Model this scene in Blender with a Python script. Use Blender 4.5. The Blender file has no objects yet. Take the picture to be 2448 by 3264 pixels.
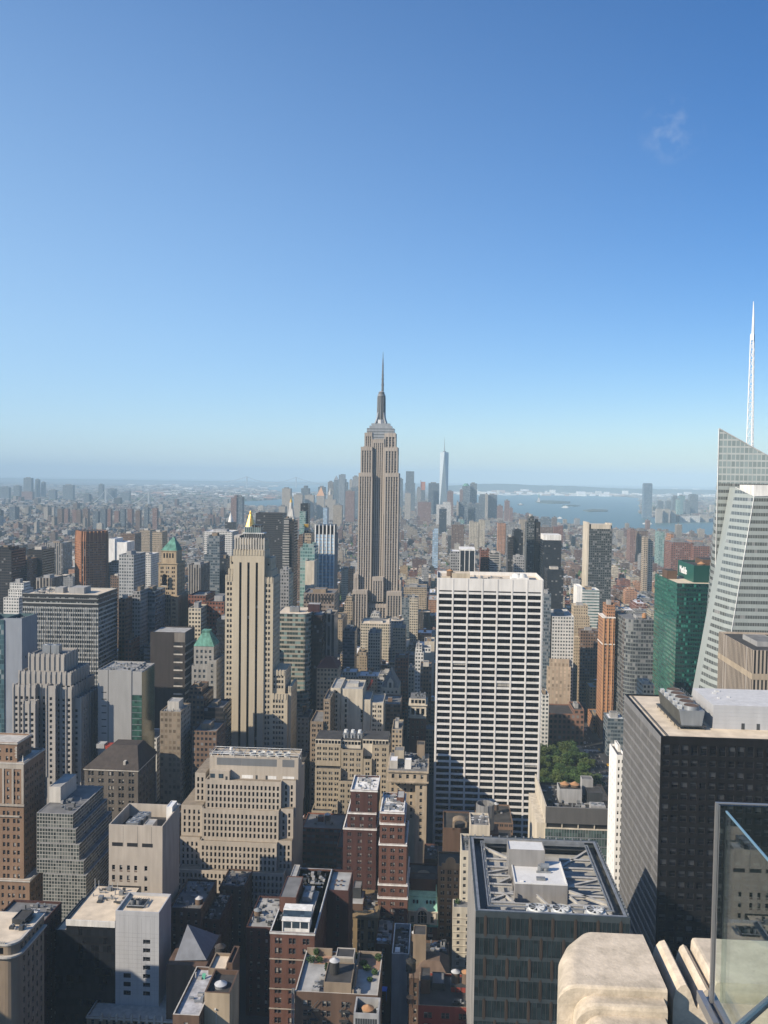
import bpy, math, random
from mathutils import Matrix, Vector
rnd = random.Random(7)
S = bpy.context.scene
COL = S.collection
R = math.radians

# ------------------------------------------------------------------ camera, sky, sun, exposure
EYE = 256.0
FPX, CX, CY = 2734.0, 1224.0, 1632.0
YAW, PITCH, ROLL = 3.62, 2.325, 0.80
cam = bpy.data.cameras.new('camera'); camo = bpy.data.objects.new('camera', cam); COL.objects.link(camo)
cam.sensor_fit = 'VERTICAL'; cam.sensor_height = 36.0; cam.lens = 36.0 * FPX / 3264.0
cam.clip_start = 0.1; cam.clip_end = 90000.0
CM = Matrix.Rotation(R(YAW), 3, 'Z') @ Matrix.Rotation(R(90 - PITCH), 3, 'X') @ Matrix.Rotation(R(ROLL), 3, 'Z')
camo.matrix_world = Matrix.Translation((0, 0, EYE)) @ CM.to_4x4()
S.camera = camo

SUN_LEFT, SUN_EL = 124.0, 31.0           # degrees left of the avenue direction, elevation
W = bpy.data.worlds.new('World'); S.world = W; W.use_nodes = True
nt = W.node_tree; nt.nodes.clear()
sky = nt.nodes.new('ShaderNodeTexSky'); sky.sky_type = 'NISHITA'; sky.sun_disc = False
sky.sun_elevation = R(SUN_EL); sky.sun_rotation = R(-SUN_LEFT)
sky.air_density = 1.0; sky.dust_density = 0.35; sky.ozone_density = 4.0; sky.altitude = 50
bg = nt.nodes.new('ShaderNodeBackground'); bg.inputs['Strength'].default_value = 0.102
wo = nt.nodes.new('ShaderNodeOutputWorld')
hs = nt.nodes.new('ShaderNodeHueSaturation'); hs.inputs['Saturation'].default_value = 1.26; hs.inputs['Hue'].default_value = 0.503
nt.links.new(sky.outputs[0], hs.inputs['Color']); tn = nt.nodes.new('ShaderNodeMix'); tn.data_type = 'RGBA'; tn.blend_type = 'MULTIPLY'; tn.inputs[0].default_value = 1.0; tn.inputs[7].default_value = (.96, 1.0, 1.10, 1)
nt.links.new(hs.outputs[0], tn.inputs[6]); tc = nt.nodes.new('ShaderNodeTexCoord'); dp = nt.nodes.new('ShaderNodeVectorMath'); dp.operation = 'DISTANCE'   # one faint wisp of cloud, high at the right
wd = (CM @ Vector(((2140 - CX) / FPX, -(415 - CY) / FPX, -1))).normalized(); dp.inputs[1].default_value = wd
wn = nt.nodes.new('ShaderNodeTexNoise'); wn.inputs['Scale'].default_value = 55; wn.inputs['Detail'].default_value = 5
nt.links.new(tc.outputs['Generated'], dp.inputs[0]); nt.links.new(tc.outputs['Generated'], wn.inputs['Vector'])
r1 = nt.nodes.new('ShaderNodeMapRange'); r1.inputs[1].default_value = .035; r1.inputs[2].default_value = .005; nt.links.new(dp.outputs['Value'], r1.inputs[0])
r2 = nt.nodes.new('ShaderNodeMapRange'); r2.inputs[1].default_value = .48; r2.inputs[2].default_value = .75; r2.inputs[4].default_value = .3; nt.links.new(wn.outputs[0], r2.inputs[0])
mm = nt.nodes.new('ShaderNodeMath'); mm.operation = 'MULTIPLY'; nt.links.new(r1.outputs[0], mm.inputs[0]); nt.links.new(r2.outputs[0], mm.inputs[1])
cm = nt.nodes.new('ShaderNodeMix'); cm.data_type = 'RGBA'; cm.inputs[7].default_value = (4.2, 4.6, 5.2, 1); nt.links.new(mm.outputs[0], cm.inputs[0]); sp = nt.nodes.new('ShaderNodeSeparateXYZ'); nt.links.new(tc.outputs['Generated'], sp.inputs[0])      # the air is brighter and milkier towards the sun's side
def rmp(i, a, b, c, d):
 r = nt.nodes.new('ShaderNodeMapRange'); nt.links.new(i, r.inputs[0])
 for k, v in zip((1, 2, 3, 4), (a, b, c, d)): r.inputs[k].default_value = v
 return r.outputs[0]
ml = nt.nodes.new('ShaderNodeMix'); ml.data_type = 'RGBA'; ml.blend_type = 'MULTIPLY'; ml.inputs[0].default_value = 1; nt.links.new(tn.outputs[2], ml.inputs[6]); nt.links.new(rmp(sp.outputs[0], .35, -.3, .78, 1.0), ml.inputs[7])
mf = nt.nodes.new('ShaderNodeMath'); mf.operation = 'MULTIPLY'; nt.links.new(rmp(sp.outputs[0], .35, -.47, 0.06, 1), mf.inputs[0]); nt.links.new(rmp(sp.outputs[2], .5, .15, .2, .52), mf.inputs[1])
mp_ = nt.nodes.new('ShaderNodeMix'); mp_.data_type = 'RGBA'; mp_.inputs[7].default_value = (3.5, 5.1, 6.6, 1); nt.links.new(mf.outputs[0], mp_.inputs[0]); nt.links.new(ml.outputs[2], mp_.inputs[6])
nt.links.new(mp_.outputs[2], cm.inputs[6]); nt.links.new(cm.outputs[2], bg.inputs['Color']); nt.links.new(bg.outputs[0], wo.inputs['Surface'])
sl = bpy.data.lights.new('sun', 'SUN'); sl.energy = 5.0; sl.angle = R(0.5); sl.color = (1.0, 0.87, 0.69)
so = bpy.data.objects.new('sun', sl); COL.objects.link(so)
sdir = Vector((-math.sin(R(SUN_LEFT)) * math.cos(R(SUN_EL)), math.cos(R(SUN_LEFT)) * math.cos(R(SUN_EL)), math.sin(R(SUN_EL))))
so.rotation_euler = sdir.to_track_quat('Z', 'Y').to_euler(); so.location = (0, 0, 700)
S.view_settings.view_transform = 'Standard'; S.view_settings.look = 'None'
S.view_settings.exposure = 0.60; S.view_settings.gamma = 1.0
S.render.engine = 'CYCLES'
S.cycles.use_denoising = True
S.cycles.max_bounces = 6; S.cycles.diffuse_bounces = 2; S.cycles.glossy_bounces = 3
S.cycles.transparent_max_bounces = 12; S.cycles.volume_bounces = 1
S.cycles.caustics_reflective = False; S.cycles.caustics_refractive = False
S.cycles.sample_clamp_indirect = 6.0

# ------------------------------------------------------------------ from a place in the view to a place in the city
def ray(x, y):
 return CM @ Vector(((x - CX) / FPX, -(y - CY) / FPX, -1.0))
def at(x, y, Y):                          # the point Y metres down the avenue seen at (x, y)
 d = ray(x, y); k = Y / d.y
 return Vector((d.x * k, Y, EYE + d.z * k))
def atz(x, y, z):                         # the point at height z seen at (x, y)
 d = ray(x, y); k = (z - EYE) / d.z
 return Vector((d.x * k, d.y * k, z))
CMI = CM.transposed()
def proj(p):
 q = CMI @ (Vector(p) - Vector((0, 0, EYE)))
 if q.z > -0.5: return None
 return (CX + FPX * q.x / -q.z, CY - FPX * q.y / -q.z)

# ------------------------------------------------------------------ materials
def nd(t, kind, **kw):
 n = t.nodes.new(kind)
 for k, v in kw.items(): setattr(n, k, v)
 return n
def mth(t, op, a, b=None):
 n = nd(t, 'ShaderNodeMath', operation=op)
 for i, v in ((0, a), (1, b)):
  if v is None: continue
  if isinstance(v, (int, float)): n.inputs[i].default_value = v
  else: t.links.new(v, n.inputs[i])
 return n.outputs[0]
def mixc(t, fac, a, b, bt='MIX'):
 n = nd(t, 'ShaderNodeMix', data_type='RGBA', blend_type=bt)
 for i, v in ((0, fac), (6, a), (7, b)):
  if isinstance(v, (int, float)): n.inputs[i].default_value = v
  elif isinstance(v, tuple): n.inputs[i].default_value = (*v[:3], 1)
  else: t.links.new(v, n.inputs[i])
 return n.outputs[2]
ALB = 0.70
def alb(c):                                # lowers every base colour, bright ones least, to deepen the shaded walls
 k = ALB + .16 * min(1, max(0, (max(c) - .5) / .3)); return tuple(v * k for v in c)
def grime(t, col, amt, scale, stretch=1.0):
 g = nd(t, 'ShaderNodeNewGeometry'); mp = nd(t, 'ShaderNodeMapping'); mp.inputs['Scale'].default_value = (scale, scale, scale * stretch)
 n = nd(t, 'ShaderNodeTexNoise'); n.inputs['Detail'].default_value = 4.0; n.inputs['Scale'].default_value = 1.0
 t.links.new(g.outputs['Position'], mp.inputs['Vector']); t.links.new(mp.outputs[0], n.inputs['Vector'])
 rr = nd(t, 'ShaderNodeMapRange'); t.links.new(n.outputs[0], rr.inputs[0])
 rr.inputs[1].default_value = 0.3; rr.inputs[2].default_value = 0.7
 rr.inputs[3].default_value = 1 - amt; rr.inputs[4].default_value = 1 + amt
 col = mixc(t, 1.0, col, rr.outputs[0], 'MULTIPLY')
 if stretch < .9:                      # rain streaks down the walls
  m2 = nd(t, 'ShaderNodeMapping'); m2.inputs['Scale'].default_value = (.55, .55, .035); n2 = nd(t, 'ShaderNodeTexNoise'); n2.inputs['Detail'].default_value = 3.0; n2.inputs['Scale'].default_value = 1.0
  t.links.new(g.outputs['Position'], m2.inputs['Vector']); t.links.new(m2.outputs[0], n2.inputs['Vector']); r2 = nd(t, 'ShaderNodeMapRange'); t.links.new(n2.outputs[0], r2.inputs[0])
  r2.inputs[1].default_value = .35; r2.inputs[2].default_value = .7; r2.inputs[3].default_value = 1 + amt * .5; r2.inputs[4].default_value = 1 - amt * 1.3
  col = mixc(t, 1.0, col, r2.outputs[0], 'MULTIPLY')
 return col
MATS = {}
def newmat(name):
 m = bpy.data.materials.new(name); m.use_nodes = True; MATS[name] = m
 t = m.node_tree; b = t.nodes['Principled BSDF']
 return m, t, b
def mat(name, col, rough=0.85, metal=0.0, amt=0.14, scale=0.25, stretch=0.35, spec=0.3):
 if name in MATS: return MATS[name]
 m, t, b = newmat(name)
 c = nd(t, 'ShaderNodeRGB'); c.outputs[0].default_value = (*alb(col), 1)
 t.links.new(grime(t, c.outputs[0], amt, scale, stretch), b.inputs['Base Color'])
 b.inputs['Roughness'].default_value = rough; b.inputs['Metallic'].default_value = metal
 b.inputs['Specular IOR Level'].default_value = spec
 return m
def glass(name, col, rough=0.08, spec=0.4, var=0.5):
 """window glass seen from outside: dark, glossy, a little different from pane to pane"""
 if name in MATS: return MATS[name]
 m, t, b = newmat(name)
 oi = nd(t, 'ShaderNodeObjectInfo')
 g = nd(t, 'ShaderNodeNewGeometry'); wn = nd(t, 'ShaderNodeTexWhiteNoise', noise_dimensions='4D')
 mp = nd(t, 'ShaderNodeVectorMath', operation='SNAP'); mp.inputs[1].default_value = (1.7, 1.7, 1.9)
 t.links.new(g.outputs['Position'], mp.inputs[0]); t.links.new(mp.outputs[0], wn.inputs['Vector']); t.links.new(oi.outputs['Random'], wn.inputs['W'])
 f = mth(t, 'ADD', mth(t, 'MULTIPLY', wn.outputs[0], 2 * var), 1 - var)
 t.links.new(mixc(t, 1.0, col, f, 'MULTIPLY'), b.inputs['Base Color'])
 b.inputs['Roughness'].default_value = rough; b.inputs['Specular IOR Level'].default_value = spec
 return m
def wallwin(name, wall, gl, u=(0.25, 0.75), v=(0.25, 0.75), blind=0.15, rough=0.85, grough=0.15, amt=0.12, scale=0.1,
   blindc=None, pair=False, spec=0.35, metal=0.0, var=.9):
 """a wall whose windows lie on the integer cells of its UV map (one cell = one bay by one storey)"""
 if name in MATS: return MATS[name]
 m, t, b = newmat(name)
 uv = nd(t, 'ShaderNodeUVMap'); sx = nd(t, 'ShaderNodeSeparateXYZ'); t.links.new(uv.outputs[0], sx.inputs[0])
 fu = mth(t, 'FRACT', sx.outputs[0]); fv = mth(t, 'FRACT', sx.outputs[1])
 mu = mth(t, 'MULTIPLY', mth(t, 'GREATER_THAN', fu, u[0]), mth(t, 'LESS_THAN', fu, u[1]))
 if pair:
  mid = (u[0] + u[1]) / 2
  mu = mth(t, 'MULTIPLY', mu, mth(t, 'GREATER_THAN', mth(t, 'ABSOLUTE', mth(t, 'SUBTRACT', fu, mid)), 0.05))
 mv = mth(t, 'MULTIPLY', mth(t, 'GREATER_THAN', fv, v[0]), mth(t, 'LESS_THAN', fv, v[1]))
 msk = mth(t, 'MULTIPLY', mu, mv)
 msk = mth(t, 'MULTIPLY', msk, mth(t, 'GREATER_THAN', sx.outputs[1], 0.0))
 cmb = nd(t, 'ShaderNodeCombineXYZ')
 t.links.new(mth(t, 'FLOOR', sx.outputs[0]), cmb.inputs[0]); t.links.new(mth(t, 'FLOOR', sx.outputs[1]), cmb.inputs[1])
 oi = nd(t, 'ShaderNodeObjectInfo'); t.links.new(mth(t, 'MULTIPLY', oi.outputs['Random'], 97.0), cmb.inputs[2])
 wn = nd(t, 'ShaderNodeTexWhiteNoise'); t.links.new(cmb.outputs[0], wn.inputs['Vector'])
 gv = mth(t, 'ADD', mth(t, 'MULTIPLY', wn.outputs[0], var), .95 - var / 2)
 gc = mixc(t, 1.0, gl, gv, 'MULTIPLY')
 gc = mixc(t, mth(t, 'GREATER_THAN', wn.outputs[0], 1 - blind), gc, blindc or tuple(min(1, c * 0.5 + 0.16) for c in gl))
 if wall == 'object': wc = oi.outputs['Color']
 elif wall == 'attr':
  a = nd(t, 'ShaderNodeAttribute', attribute_name='Col'); wc = a.outputs['Color']
 else:
  c = nd(t, 'ShaderNodeRGB'); c.outputs[0].default_value = (*alb(wall), 1); wc = c.outputs[0]
 wc = grime(t, wc, amt, scale, 0.3)
 t.links.new(mixc(t, msk, wc, gc), b.inputs['Base Color'])
 t.links.new(mth(t, 'ADD', mth(t, 'MULTIPLY', msk, grough - rough), rough), b.inputs['Roughness'])
 t.links.new(mth(t, 'ADD', mth(t, 'MULTIPLY', msk, spec - 0.25), 0.25), b.inputs['Specular IOR Level'])
 b.inputs['Metallic'].default_value = metal
 return m

# ------------------------------------------------------------------ meshes
class MB:
 def __init__(s): s.v = []; s.f = []; s.m = []; s.uv = []; s.c = []; s.cur = None
 def face(s, pts, mi=0, uv=None):
  n = len(s.v); s.v.extend([tuple(p) for p in pts]); s.f.append(tuple(range(n, n + len(pts)))); s.m.append(mi)
  s.uv.extend(uv if uv else [(-1.0, -1.0)] * len(pts)); s.c.append(s.cur)
 def box(s, x0, x1, y0, y1, z0, z1, mi=0, top=None, pw=0, fh=0, bottom=False, cap=True, zoff=0.0):
  """four walls and a top; pw / fh lay storeys and bays on the walls"""
  def w(a, b, L):
   if pw:
    n = max(1, round(L / pw)); k = max(1, round((z1 - z0) / fh))
    uv = [(0, zoff), (n, zoff), (n, k), (0, k)]
   else: uv = None
   s.face([(a[0], a[1], z0), (b[0], b[1], z0), (b[0], b[1], z1), (a[0], a[1], z1)], mi, uv)
  w((x0, y0), (x1, y0), x1 - x0); w((x1, y0), (x1, y1), y1 - y0); w((x1, y1), (x0, y1), x1 - x0); w((x0, y1), (x0, y0), y1 - y0)
  if cap: s.face([(x0, y0, z1), (x1, y0, z1), (x1, y1, z1), (x0, y1, z1)], mi if top is None else top)
  if bottom: s.face([(x0, y0, z0), (x0, y1, z0), (x1, y1, z0), (x1, y0, z0)], mi)
 def prism(s, pts, z0, z1, mi=0, top=None, cap=True, pw=0, fh=0):
  n = len(pts)
  for i in range(n):
   a, b = pts[i], pts[(i + 1) % n]
   L = math.hypot(b[0] - a[0], b[1] - a[1]); uv = None
   if pw:
    k = max(1, round(L / pw)); h = max(1, round((z1 - z0) / fh)); uv = [(0, 0), (k, 0), (k, h), (0, h)]
   s.face([(a[0], a[1], z0), (b[0], b[1], z0), (b[0], b[1], z1), (a[0], a[1], z1)], mi, uv)
  if cap: s.face([(p[0], p[1], z1) for p in pts], mi if top is None else top)
 def frustum(s, b0, z0, b1, z1, mi=0, cap=True, pw=0, fh=0):
  """two rectangles (x0,x1,y0,y1) joined"""
  A = [(b0[0], b0[2], z0), (b0[1], b0[2], z0), (b0[1], b0[3], z0), (b0[0], b0[3], z0)]
  B = [(b1[0], b1[2], z1), (b1[1], b1[2], z1), (b1[1], b1[3], z1), (b1[0], b1[3], z1)]
  for i in range(4):
   j = (i + 1) % 4; uv = None
   if pw:
    L = math.dist(A[i], A[j]); k = max(1, round(L / pw)); h = max(1, round((z1 - z0) / fh)); uv = [(0, 0), (k, 0), (k, h), (0, h)]
   s.face([A[i], A[j], B[j], B[i]], mi, uv)
  if cap: s.face(B, mi)
 def cyl(s, cx, cy, z0, z1, r0, r1=None, n=14, mi=0, cap=True):
  r1 = r0 if r1 is None else r1
  c = [(math.cos(2 * math.pi * i / n), math.sin(2 * math.pi * i / n)) for i in range(n)]
  for i in range(n):
   j = (i + 1) % n
   if r1 > 1e-4:
    s.face([(cx + c[i][0] * r0, cy + c[i][1] * r0, z0), (cx + c[j][0] * r0, cy + c[j][1] * r0, z0), (cx + c[j][0] * r1, cy + c[j][1] * r1, z1), (cx + c[i][0] * r1, cy + c[i][1] * r1, z1)], mi)
   else:
    s.face([(cx + c[i][0] * r0, cy + c[i][1] * r0, z0), (cx + c[j][0] * r0, cy + c[j][1] * r0, z0), (cx, cy, z1)], mi)
  if cap and r1 > 1e-4: s.face([(cx + a * r1, cy + b * r1, z1) for a, b in c], mi)
 def bar(s, p, q, r, n=4, mi=0, r1=None):
  p, q = Vector(p), Vector(q); d = (q - p)
  if d.length < 1e-6: return
  d.normalize(); a = d.orthogonal().normalized(); b = d.cross(a); r1 = r if r1 is None else r1
  A = [p + (a * math.cos(2 * math.pi * i / n + .785) + b * math.sin(2 * math.pi * i / n + .785)) * r for i in range(n)]
  B = [q + (a * math.cos(2 * math.pi * i / n + .785) + b * math.sin(2 * math.pi * i / n + .785)) * r1 for i in range(n)]
  for i in range(n):
   j = (i + 1) % n; s.face([A[i], A[j], B[j], B[i]], mi)
  s.face(A, mi); s.face(B, mi)
 def build(s, name, mats, parent=None, off=(0, 0, 0), smooth=False):
  if not s.f: return None
  me = bpy.data.meshes.new(name)
  ox, oy, oz = off
  me.from_pydata([(v[0] - ox, v[1] - oy, v[2] - oz) for v in s.v], [], s.f)
  if not isinstance(mats, (list, tuple)): mats = [mats]
  for m in mats: me.materials.append(m)
  me.polygons.foreach_set('material_index', s.m)
  ul = me.uv_layers.new(name='UVMap'); ul.data.foreach_set('uv', [c for p in s.uv for c in p])
  if s.cur is not None:
   ca = me.color_attributes.new('Col', 'FLOAT_COLOR', 'CORNER')
   buf = []
   for f, c in zip(s.f, s.c):
    buf.extend([c[0], c[1], c[2], 1.0] * len(f))
   ca.data.foreach_set('color', buf)
  if smooth: me.polygons.foreach_set('use_smooth', [True] * len(me.polygons))
  me.update()
  o = bpy.data.objects.new(name, me); COL.objects.link(o)
  if parent: o.parent = parent
  else: o.location = off
  return o
def tag(o, label=None, cat=None, group=None, kind=None):
 if label: o['label'] = label
 if cat: o['category'] = cat
 if group: o['group'] = group
 if kind: o['kind'] = kind
 return o
def root(name, loc, label, cat, group=None, rz=0.0):
 o = bpy.data.objects.new(name, None); COL.objects.link(o); o.location = loc; o.rotation_euler = (0, 0, rz)
 o.empty_display_size = 3.0
 return tag(o, label, cat, group)

# ------------------------------------------------------------------ windows with real reveals
M_FRAME = mat('window_frame', (0.30, 0.29, 0.27), 0.6)
M_FRAMED = mat('window_frame_dark', (0.05, 0.05, 0.055), 0.5)
M_BLIND = mat('window_blind', (0.42, 0.40, 0.36), 0.8)
M_GL = glass('window_glass', (0.020, 0.022, 0.026))
M_GLB = glass('window_glass_blue', (0.03, 0.045, 0.06), 0.06, 0.6)
M_GLK = glass('window_glass_black', (0.008, 0.009, 0.012), 0.10, 0.25)
WCACHE = {}
def pane_into(mb, o, ex, ez, en, w, h, var, style):
 """one window: glass, frame and perhaps a blind; o centre, ex along the wall, en outwards"""
 def q(a0, a1, b0, b1, d, mi):
  mb.face([o + ex * a0 + ez * b0 + en * d, o + ex * a1 + ez * b0 + en * d, o + ex * a1 + ez * b1 + en * d, o + ex * a0 + ez * b1 + en * d], mi)
 W2, H2 = w / 2, h / 2
 q(-W2, W2, -H2, H2, 0, 0)
 t = min(0.09, w * 0.07)
 if style != 'plain':
  q(-W2, -W2 + t, -H2, H2, 0.05, 1); q(W2 - t, W2, -H2, H2, 0.05, 1)
  q(-W2 + t, W2 - t, -H2, -H2 + t, 0.05, 1); q(-W2 + t, W2 - t, H2 - t, H2, 0.05, 1)
 if style == 'sash': q(-W2 + t, W2 - t, -0.04, 0.04, 0.06, 1)
 if style == 'band':
  k = max(2, round(w / 1.6))
  for i in range(1, k):
   a = -W2 + w * i / k; q(a - 0.05, a + 0.05, -H2 + t, H2 - t, 0.05, 1)
 if var: q(-W2 + t, W2 - t, H2 - t - (h - 2 * t) * (0, 0.3, 0.5, 0.85)[var], H2 - t, 0.025, 2)
def blind_var(p=0.35):
 r = rnd.random()
 return 0 if r > p else rnd.choice((1, 1, 2, 2, 3))
EZ = Vector((0, 0, 1))
def cols_of(a0, a1, sp):
 L = a1 - a0; mg = sp.get('mg', 1.0); ww = sp['ww']; pw = sp['pw']
 n = sp.get('n') or max(1, int((L - 2 * mg) / pw)); pt = (L - 2 * mg) / n
 out = []
 for i in range(n):
  c = a0 + mg + pt * (i + .5)
  if sp.get('pair'):
   g = sp['pair']; out += [(c - g / 2 - ww, c - g / 2), (c + g / 2, c + g / 2 + ww)]
  elif sp.get('fill'): out.append((c - pt / 2 + sp['fill'] / 2, c + pt / 2 - sp['fill'] / 2))
  else: out.append((c - ww / 2, c + ww / 2))
 return out
def rows_of(z0, z1, sp):
 out = []; z = z1 - sp.get('top', 2.0)
 while z - sp['wh'] > z0 + sp.get('bot', 0.3):
  out.append((z - sp['wh'], z)); z -= sp['fh']
 return out
def facade(wb, panes, side, c, a0, a1, z0, z1, sp, zb=None, mi=0, cols=None, rows=None):
 """wall on the plane c with recessed openings; side f (faces the viewer), r, l; openings go to panes"""
 rec = sp.get('rec', 0.35)
 if side == 'f': P = lambda a, z, d: (a, c + d, z); ex, en = Vector((1, 0, 0)), Vector((0, -1, 0))
 elif side == 'r': P = lambda a, z, d: (c - d, a, z); ex, en = Vector((0, 1, 0)), Vector((1, 0, 0))
 else: P = lambda a, z, d: (c + d, a, z); ex, en = Vector((0, -1, 0)), Vector((-1, 0, 0))
 zb = max(z0, zb) if zb is not None else z0
 cols = cols_of(a0, a1, sp) if cols is None else cols; rows = rows_of(zb, z1, sp) if rows is None else rows
 def q(u0, u1, w0, w1, m=mi): wb.face([P(u0, w0, 0), P(u1, w0, 0), P(u1, w1, 0), P(u0, w1, 0)], m)
 if not cols or not rows: q(a0, a1, z0, z1); return
 zt = z1
 sm = sp.get('sill')
 for (w0, w1) in rows:
  q(a0, a1, w1, zt); zt = w0
  u = a0
  for (c0, c1) in cols:
   if c0 > u + 1e-3: q(u, c0, w0, w1)
   u = c1
   A, B, C, D = P(c0, w0, 0), P(c1, w0, 0), P(c1, w1, 0), P(c0, w1, 0)
   a, b, cc, d = P(c0, w0, rec), P(c1, w0, rec), P(c1, w1, rec), P(c0, w1, rec)
   wb.face([A, B, b, a], mi); wb.face([B, C, cc, b], mi); wb.face([C, D, d, cc], mi); wb.face([D, A, a, d], mi)
   if sm:      # projecting sill
    s0, s1 = P(c0 - .1, w0 - .16, -.12), P(c1 + .1, w0 - .16, -.12); s2, s3 = P(c1 + .1, w0, -.12), P(c0 - .1, w0, -.12)
    wb.face([s0, s1, s2, s3], sm); wb.face([s3, s2, P(c1 + .1, w0, 0), P(c0 - .1, w0, 0)], sm)
   panes.append((Vector(P((c0 + c1) / 2, (w0 + w1) / 2, rec)), ex, en, c1 - c0, w1 - w0, side))
  if u < a1 - 1e-3: q(u, a1, w0, w1)
 q(a0, a1, z0, zt)
def put_windows(rt, panes, gm, style='sash', cap=100, blinds=0.35, fm=None, name='window', bm=None):
 """up to cap windows are parts of their own, the rest one part"""
 fm = fm or M_FRAME; bm = bm or M_BLIND
 panes = sorted(panes, key=lambda p: (p[5] != 'f', -p[0].z, p[0].x))
 L = rt.location; rest = MB()
 for i, (o, ex, en, w, h, side) in enumerate(panes):
  var = blind_var(blinds)
  if i < cap:
   key = (round(w, 2), round(h, 2), var, style, gm.name, fm.name)
   me = WCACHE.get(key)
   if me is None:
    mb = MB(); pane_into(mb, Vector((0, 0, 0)), Vector((1, 0, 0)), EZ, Vector((0, -1, 0)), w, h, var, style)
    t = mb.build(name, [gm, fm, bm]); me = WCACHE[key] = t.data; bpy.data.objects.remove(t)
   ob = bpy.data.objects.new(name, me); COL.objects.link(ob); ob.parent = rt
   ob.location = o - L; ob.rotation_euler = (0, 0, {'f': 0, 'r': math.pi / 2, 'l': -math.pi / 2}[side])
  else: pane_into(rest, o, ex, EZ, en, w, h, var, style)
 if rest.f: tag(rest.build(name, [gm, fm, bm], rt, L), kind='stuff')

# ------------------------------------------------------------------ buildings
FOOT = []                                   # footprints already taken
HERO = []                                   # (label phrase, image box) of the named buildings
def T(xl, xr, yt, Y, D, yb=None, z0=None):
 """a block: its front wall spans xl..xr with the roof line at yt, Y metres down the avenue and D metres deep"""
 a, b = at(xl, yt, Y), at(xr, yt, Y)
 zt = at((xl + xr) / 2, yt, Y).z
 return dict(x0=a.x, x1=b.x, y0=Y, y1=Y + D, z0=z0, z1=zt, zb=(at((xl + xr) / 2, yb, Y).z if yb else None))
def parapet(wb, x0, x1, y0, y1, z, h, mi, t=0.45, cm=None):
 cm = mi if cm is None else cm
 wb.face([(x0, y0, z), (x1, y0, z), (x1 - t, y0 + t, z), (x0 + t, y0 + t, z)], cm)
 wb.face([(x1, y0, z), (x1, y1, z), (x1 - t, y1 - t, z), (x1 - t, y0 + t, z)], cm)
 wb.face([(x1, y1, z), (x0, y1, z), (x0 + t, y1 - t, z), (x1 - t, y1 - t, z)], cm)
 wb.face([(x0, y1, z), (x0, y0, z), (x0 + t, y0 + t, z), (x0 + t, y1 - t, z)], cm)
 wb.box(x0 + t, x1 - t, y0 + t, y1 - t, z - h, z, mi, cap=False)
def tower(name, label, cat, tiers, wm, rm, sp=None, gm=None, style='sash', uvw=None, group=None, cap=100, blinds=0.35,
          fm=None, trim=None, ph=1.0, sides=None, foot=True, wname='window', cornice=0.0):
 """tiers from the bottom up; sp cuts windows into the walls, uvw=(bay, storey) lets the wall material draw them"""
 t0 = tiers[0]
 rt = root(name, ((t0['x0'] + t0['x1']) / 2, (t0['y0'] + t0['y1']) / 2, 0), label, cat, group); L = rt.location
 wb, rb, panes = MB(), MB(), []
 prev = 0.0; mats = [wm, trim or wm]
 for t in tiers:
  z0 = t['z0'] if t['z0'] is not None else prev
  x0, x1, y0, y1, z1 = t['x0'], t['x1'], t['y0'], t['y1'], t['z1']
  if foot: FOOT.append((x0, x1, y0, y1))
  s = t.get('sp', sp)
  if s and not t.get('plain'):
   facade(wb, panes, 'f', y0, x0, x1, z0, z1, s, t['zb'])
   ss = sides or s
   if x1 < 2: facade(wb, panes, 'r', x1, y0, y1, z0, z1, t.get('ssp', ss), t['zb'])
   else: wb.face([(x1, y0, z0), (x1, y1, z0), (x1, y1, z1), (x1, y0, z1)])
   if x0 > -2: facade(wb, panes, 'l', x0, y0, y1, z0, z1, t.get('ssp', ss), t['zb'])
   else: wb.face([(x0, y0, z0), (x0, y1, z0), (x0, y1, z1), (x0, y0, z1)])
   wb.face([(x0, y1, z0), (x1, y1, z0), (x1, y1, z1), (x0, y1, z1)])
  elif uvw and not t.get('plain'): wb.box(x0, x1, y0, y1, z0, z1, 0, cap=False, pw=uvw[0], fh=uvw[1])
  else: wb.box(x0, x1, y0, y1, z0, z1, 0, cap=False)
  if t.get('cornice', cornice):
   k = t.get('cornice', cornice); wb.box(x0 - k, x1 + k, y0 - k, y1 + k, z1 - .9, z1 - .25, 1, bottom=True, cap=False)
   parapet(wb, x0 - k, x1 + k, y0 - k, y1 + k, z1 - .25, 0.02, 1, k + 0.02, 1)
  h = t.get('ph', ph)
  parapet(wb, x0, x1, y0, y1, z1, h, 0, 0.4, 1)
  rb.face([(x0 + .4, y0 + .4, z1 - h), (x1 - .4, y0 + .4, z1 - h), (x1 - .4, y1 - .4, z1 - h), (x0 + .4, y1 - .4, z1 - h)])
  prev = z1 - h
 wb.build('wall', mats, rt, L); rb.build('roof', t0.get('rm', rm), rt, L)
 if panes: put_windows(rt, panes, gm or M_GL, style, cap, blinds, fm, wname)
 rt['_z'] = prev
 return rt
def part(rt, name, mats, fn, label=None, smooth=False):
 mb = MB(); fn(mb); o = mb.build(name, mats, rt, rt.location, smooth)
 if o and label: o['label'] = label
 return o
HAZE_D, HAZE_G = 7.0e-5, -0.2
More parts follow.
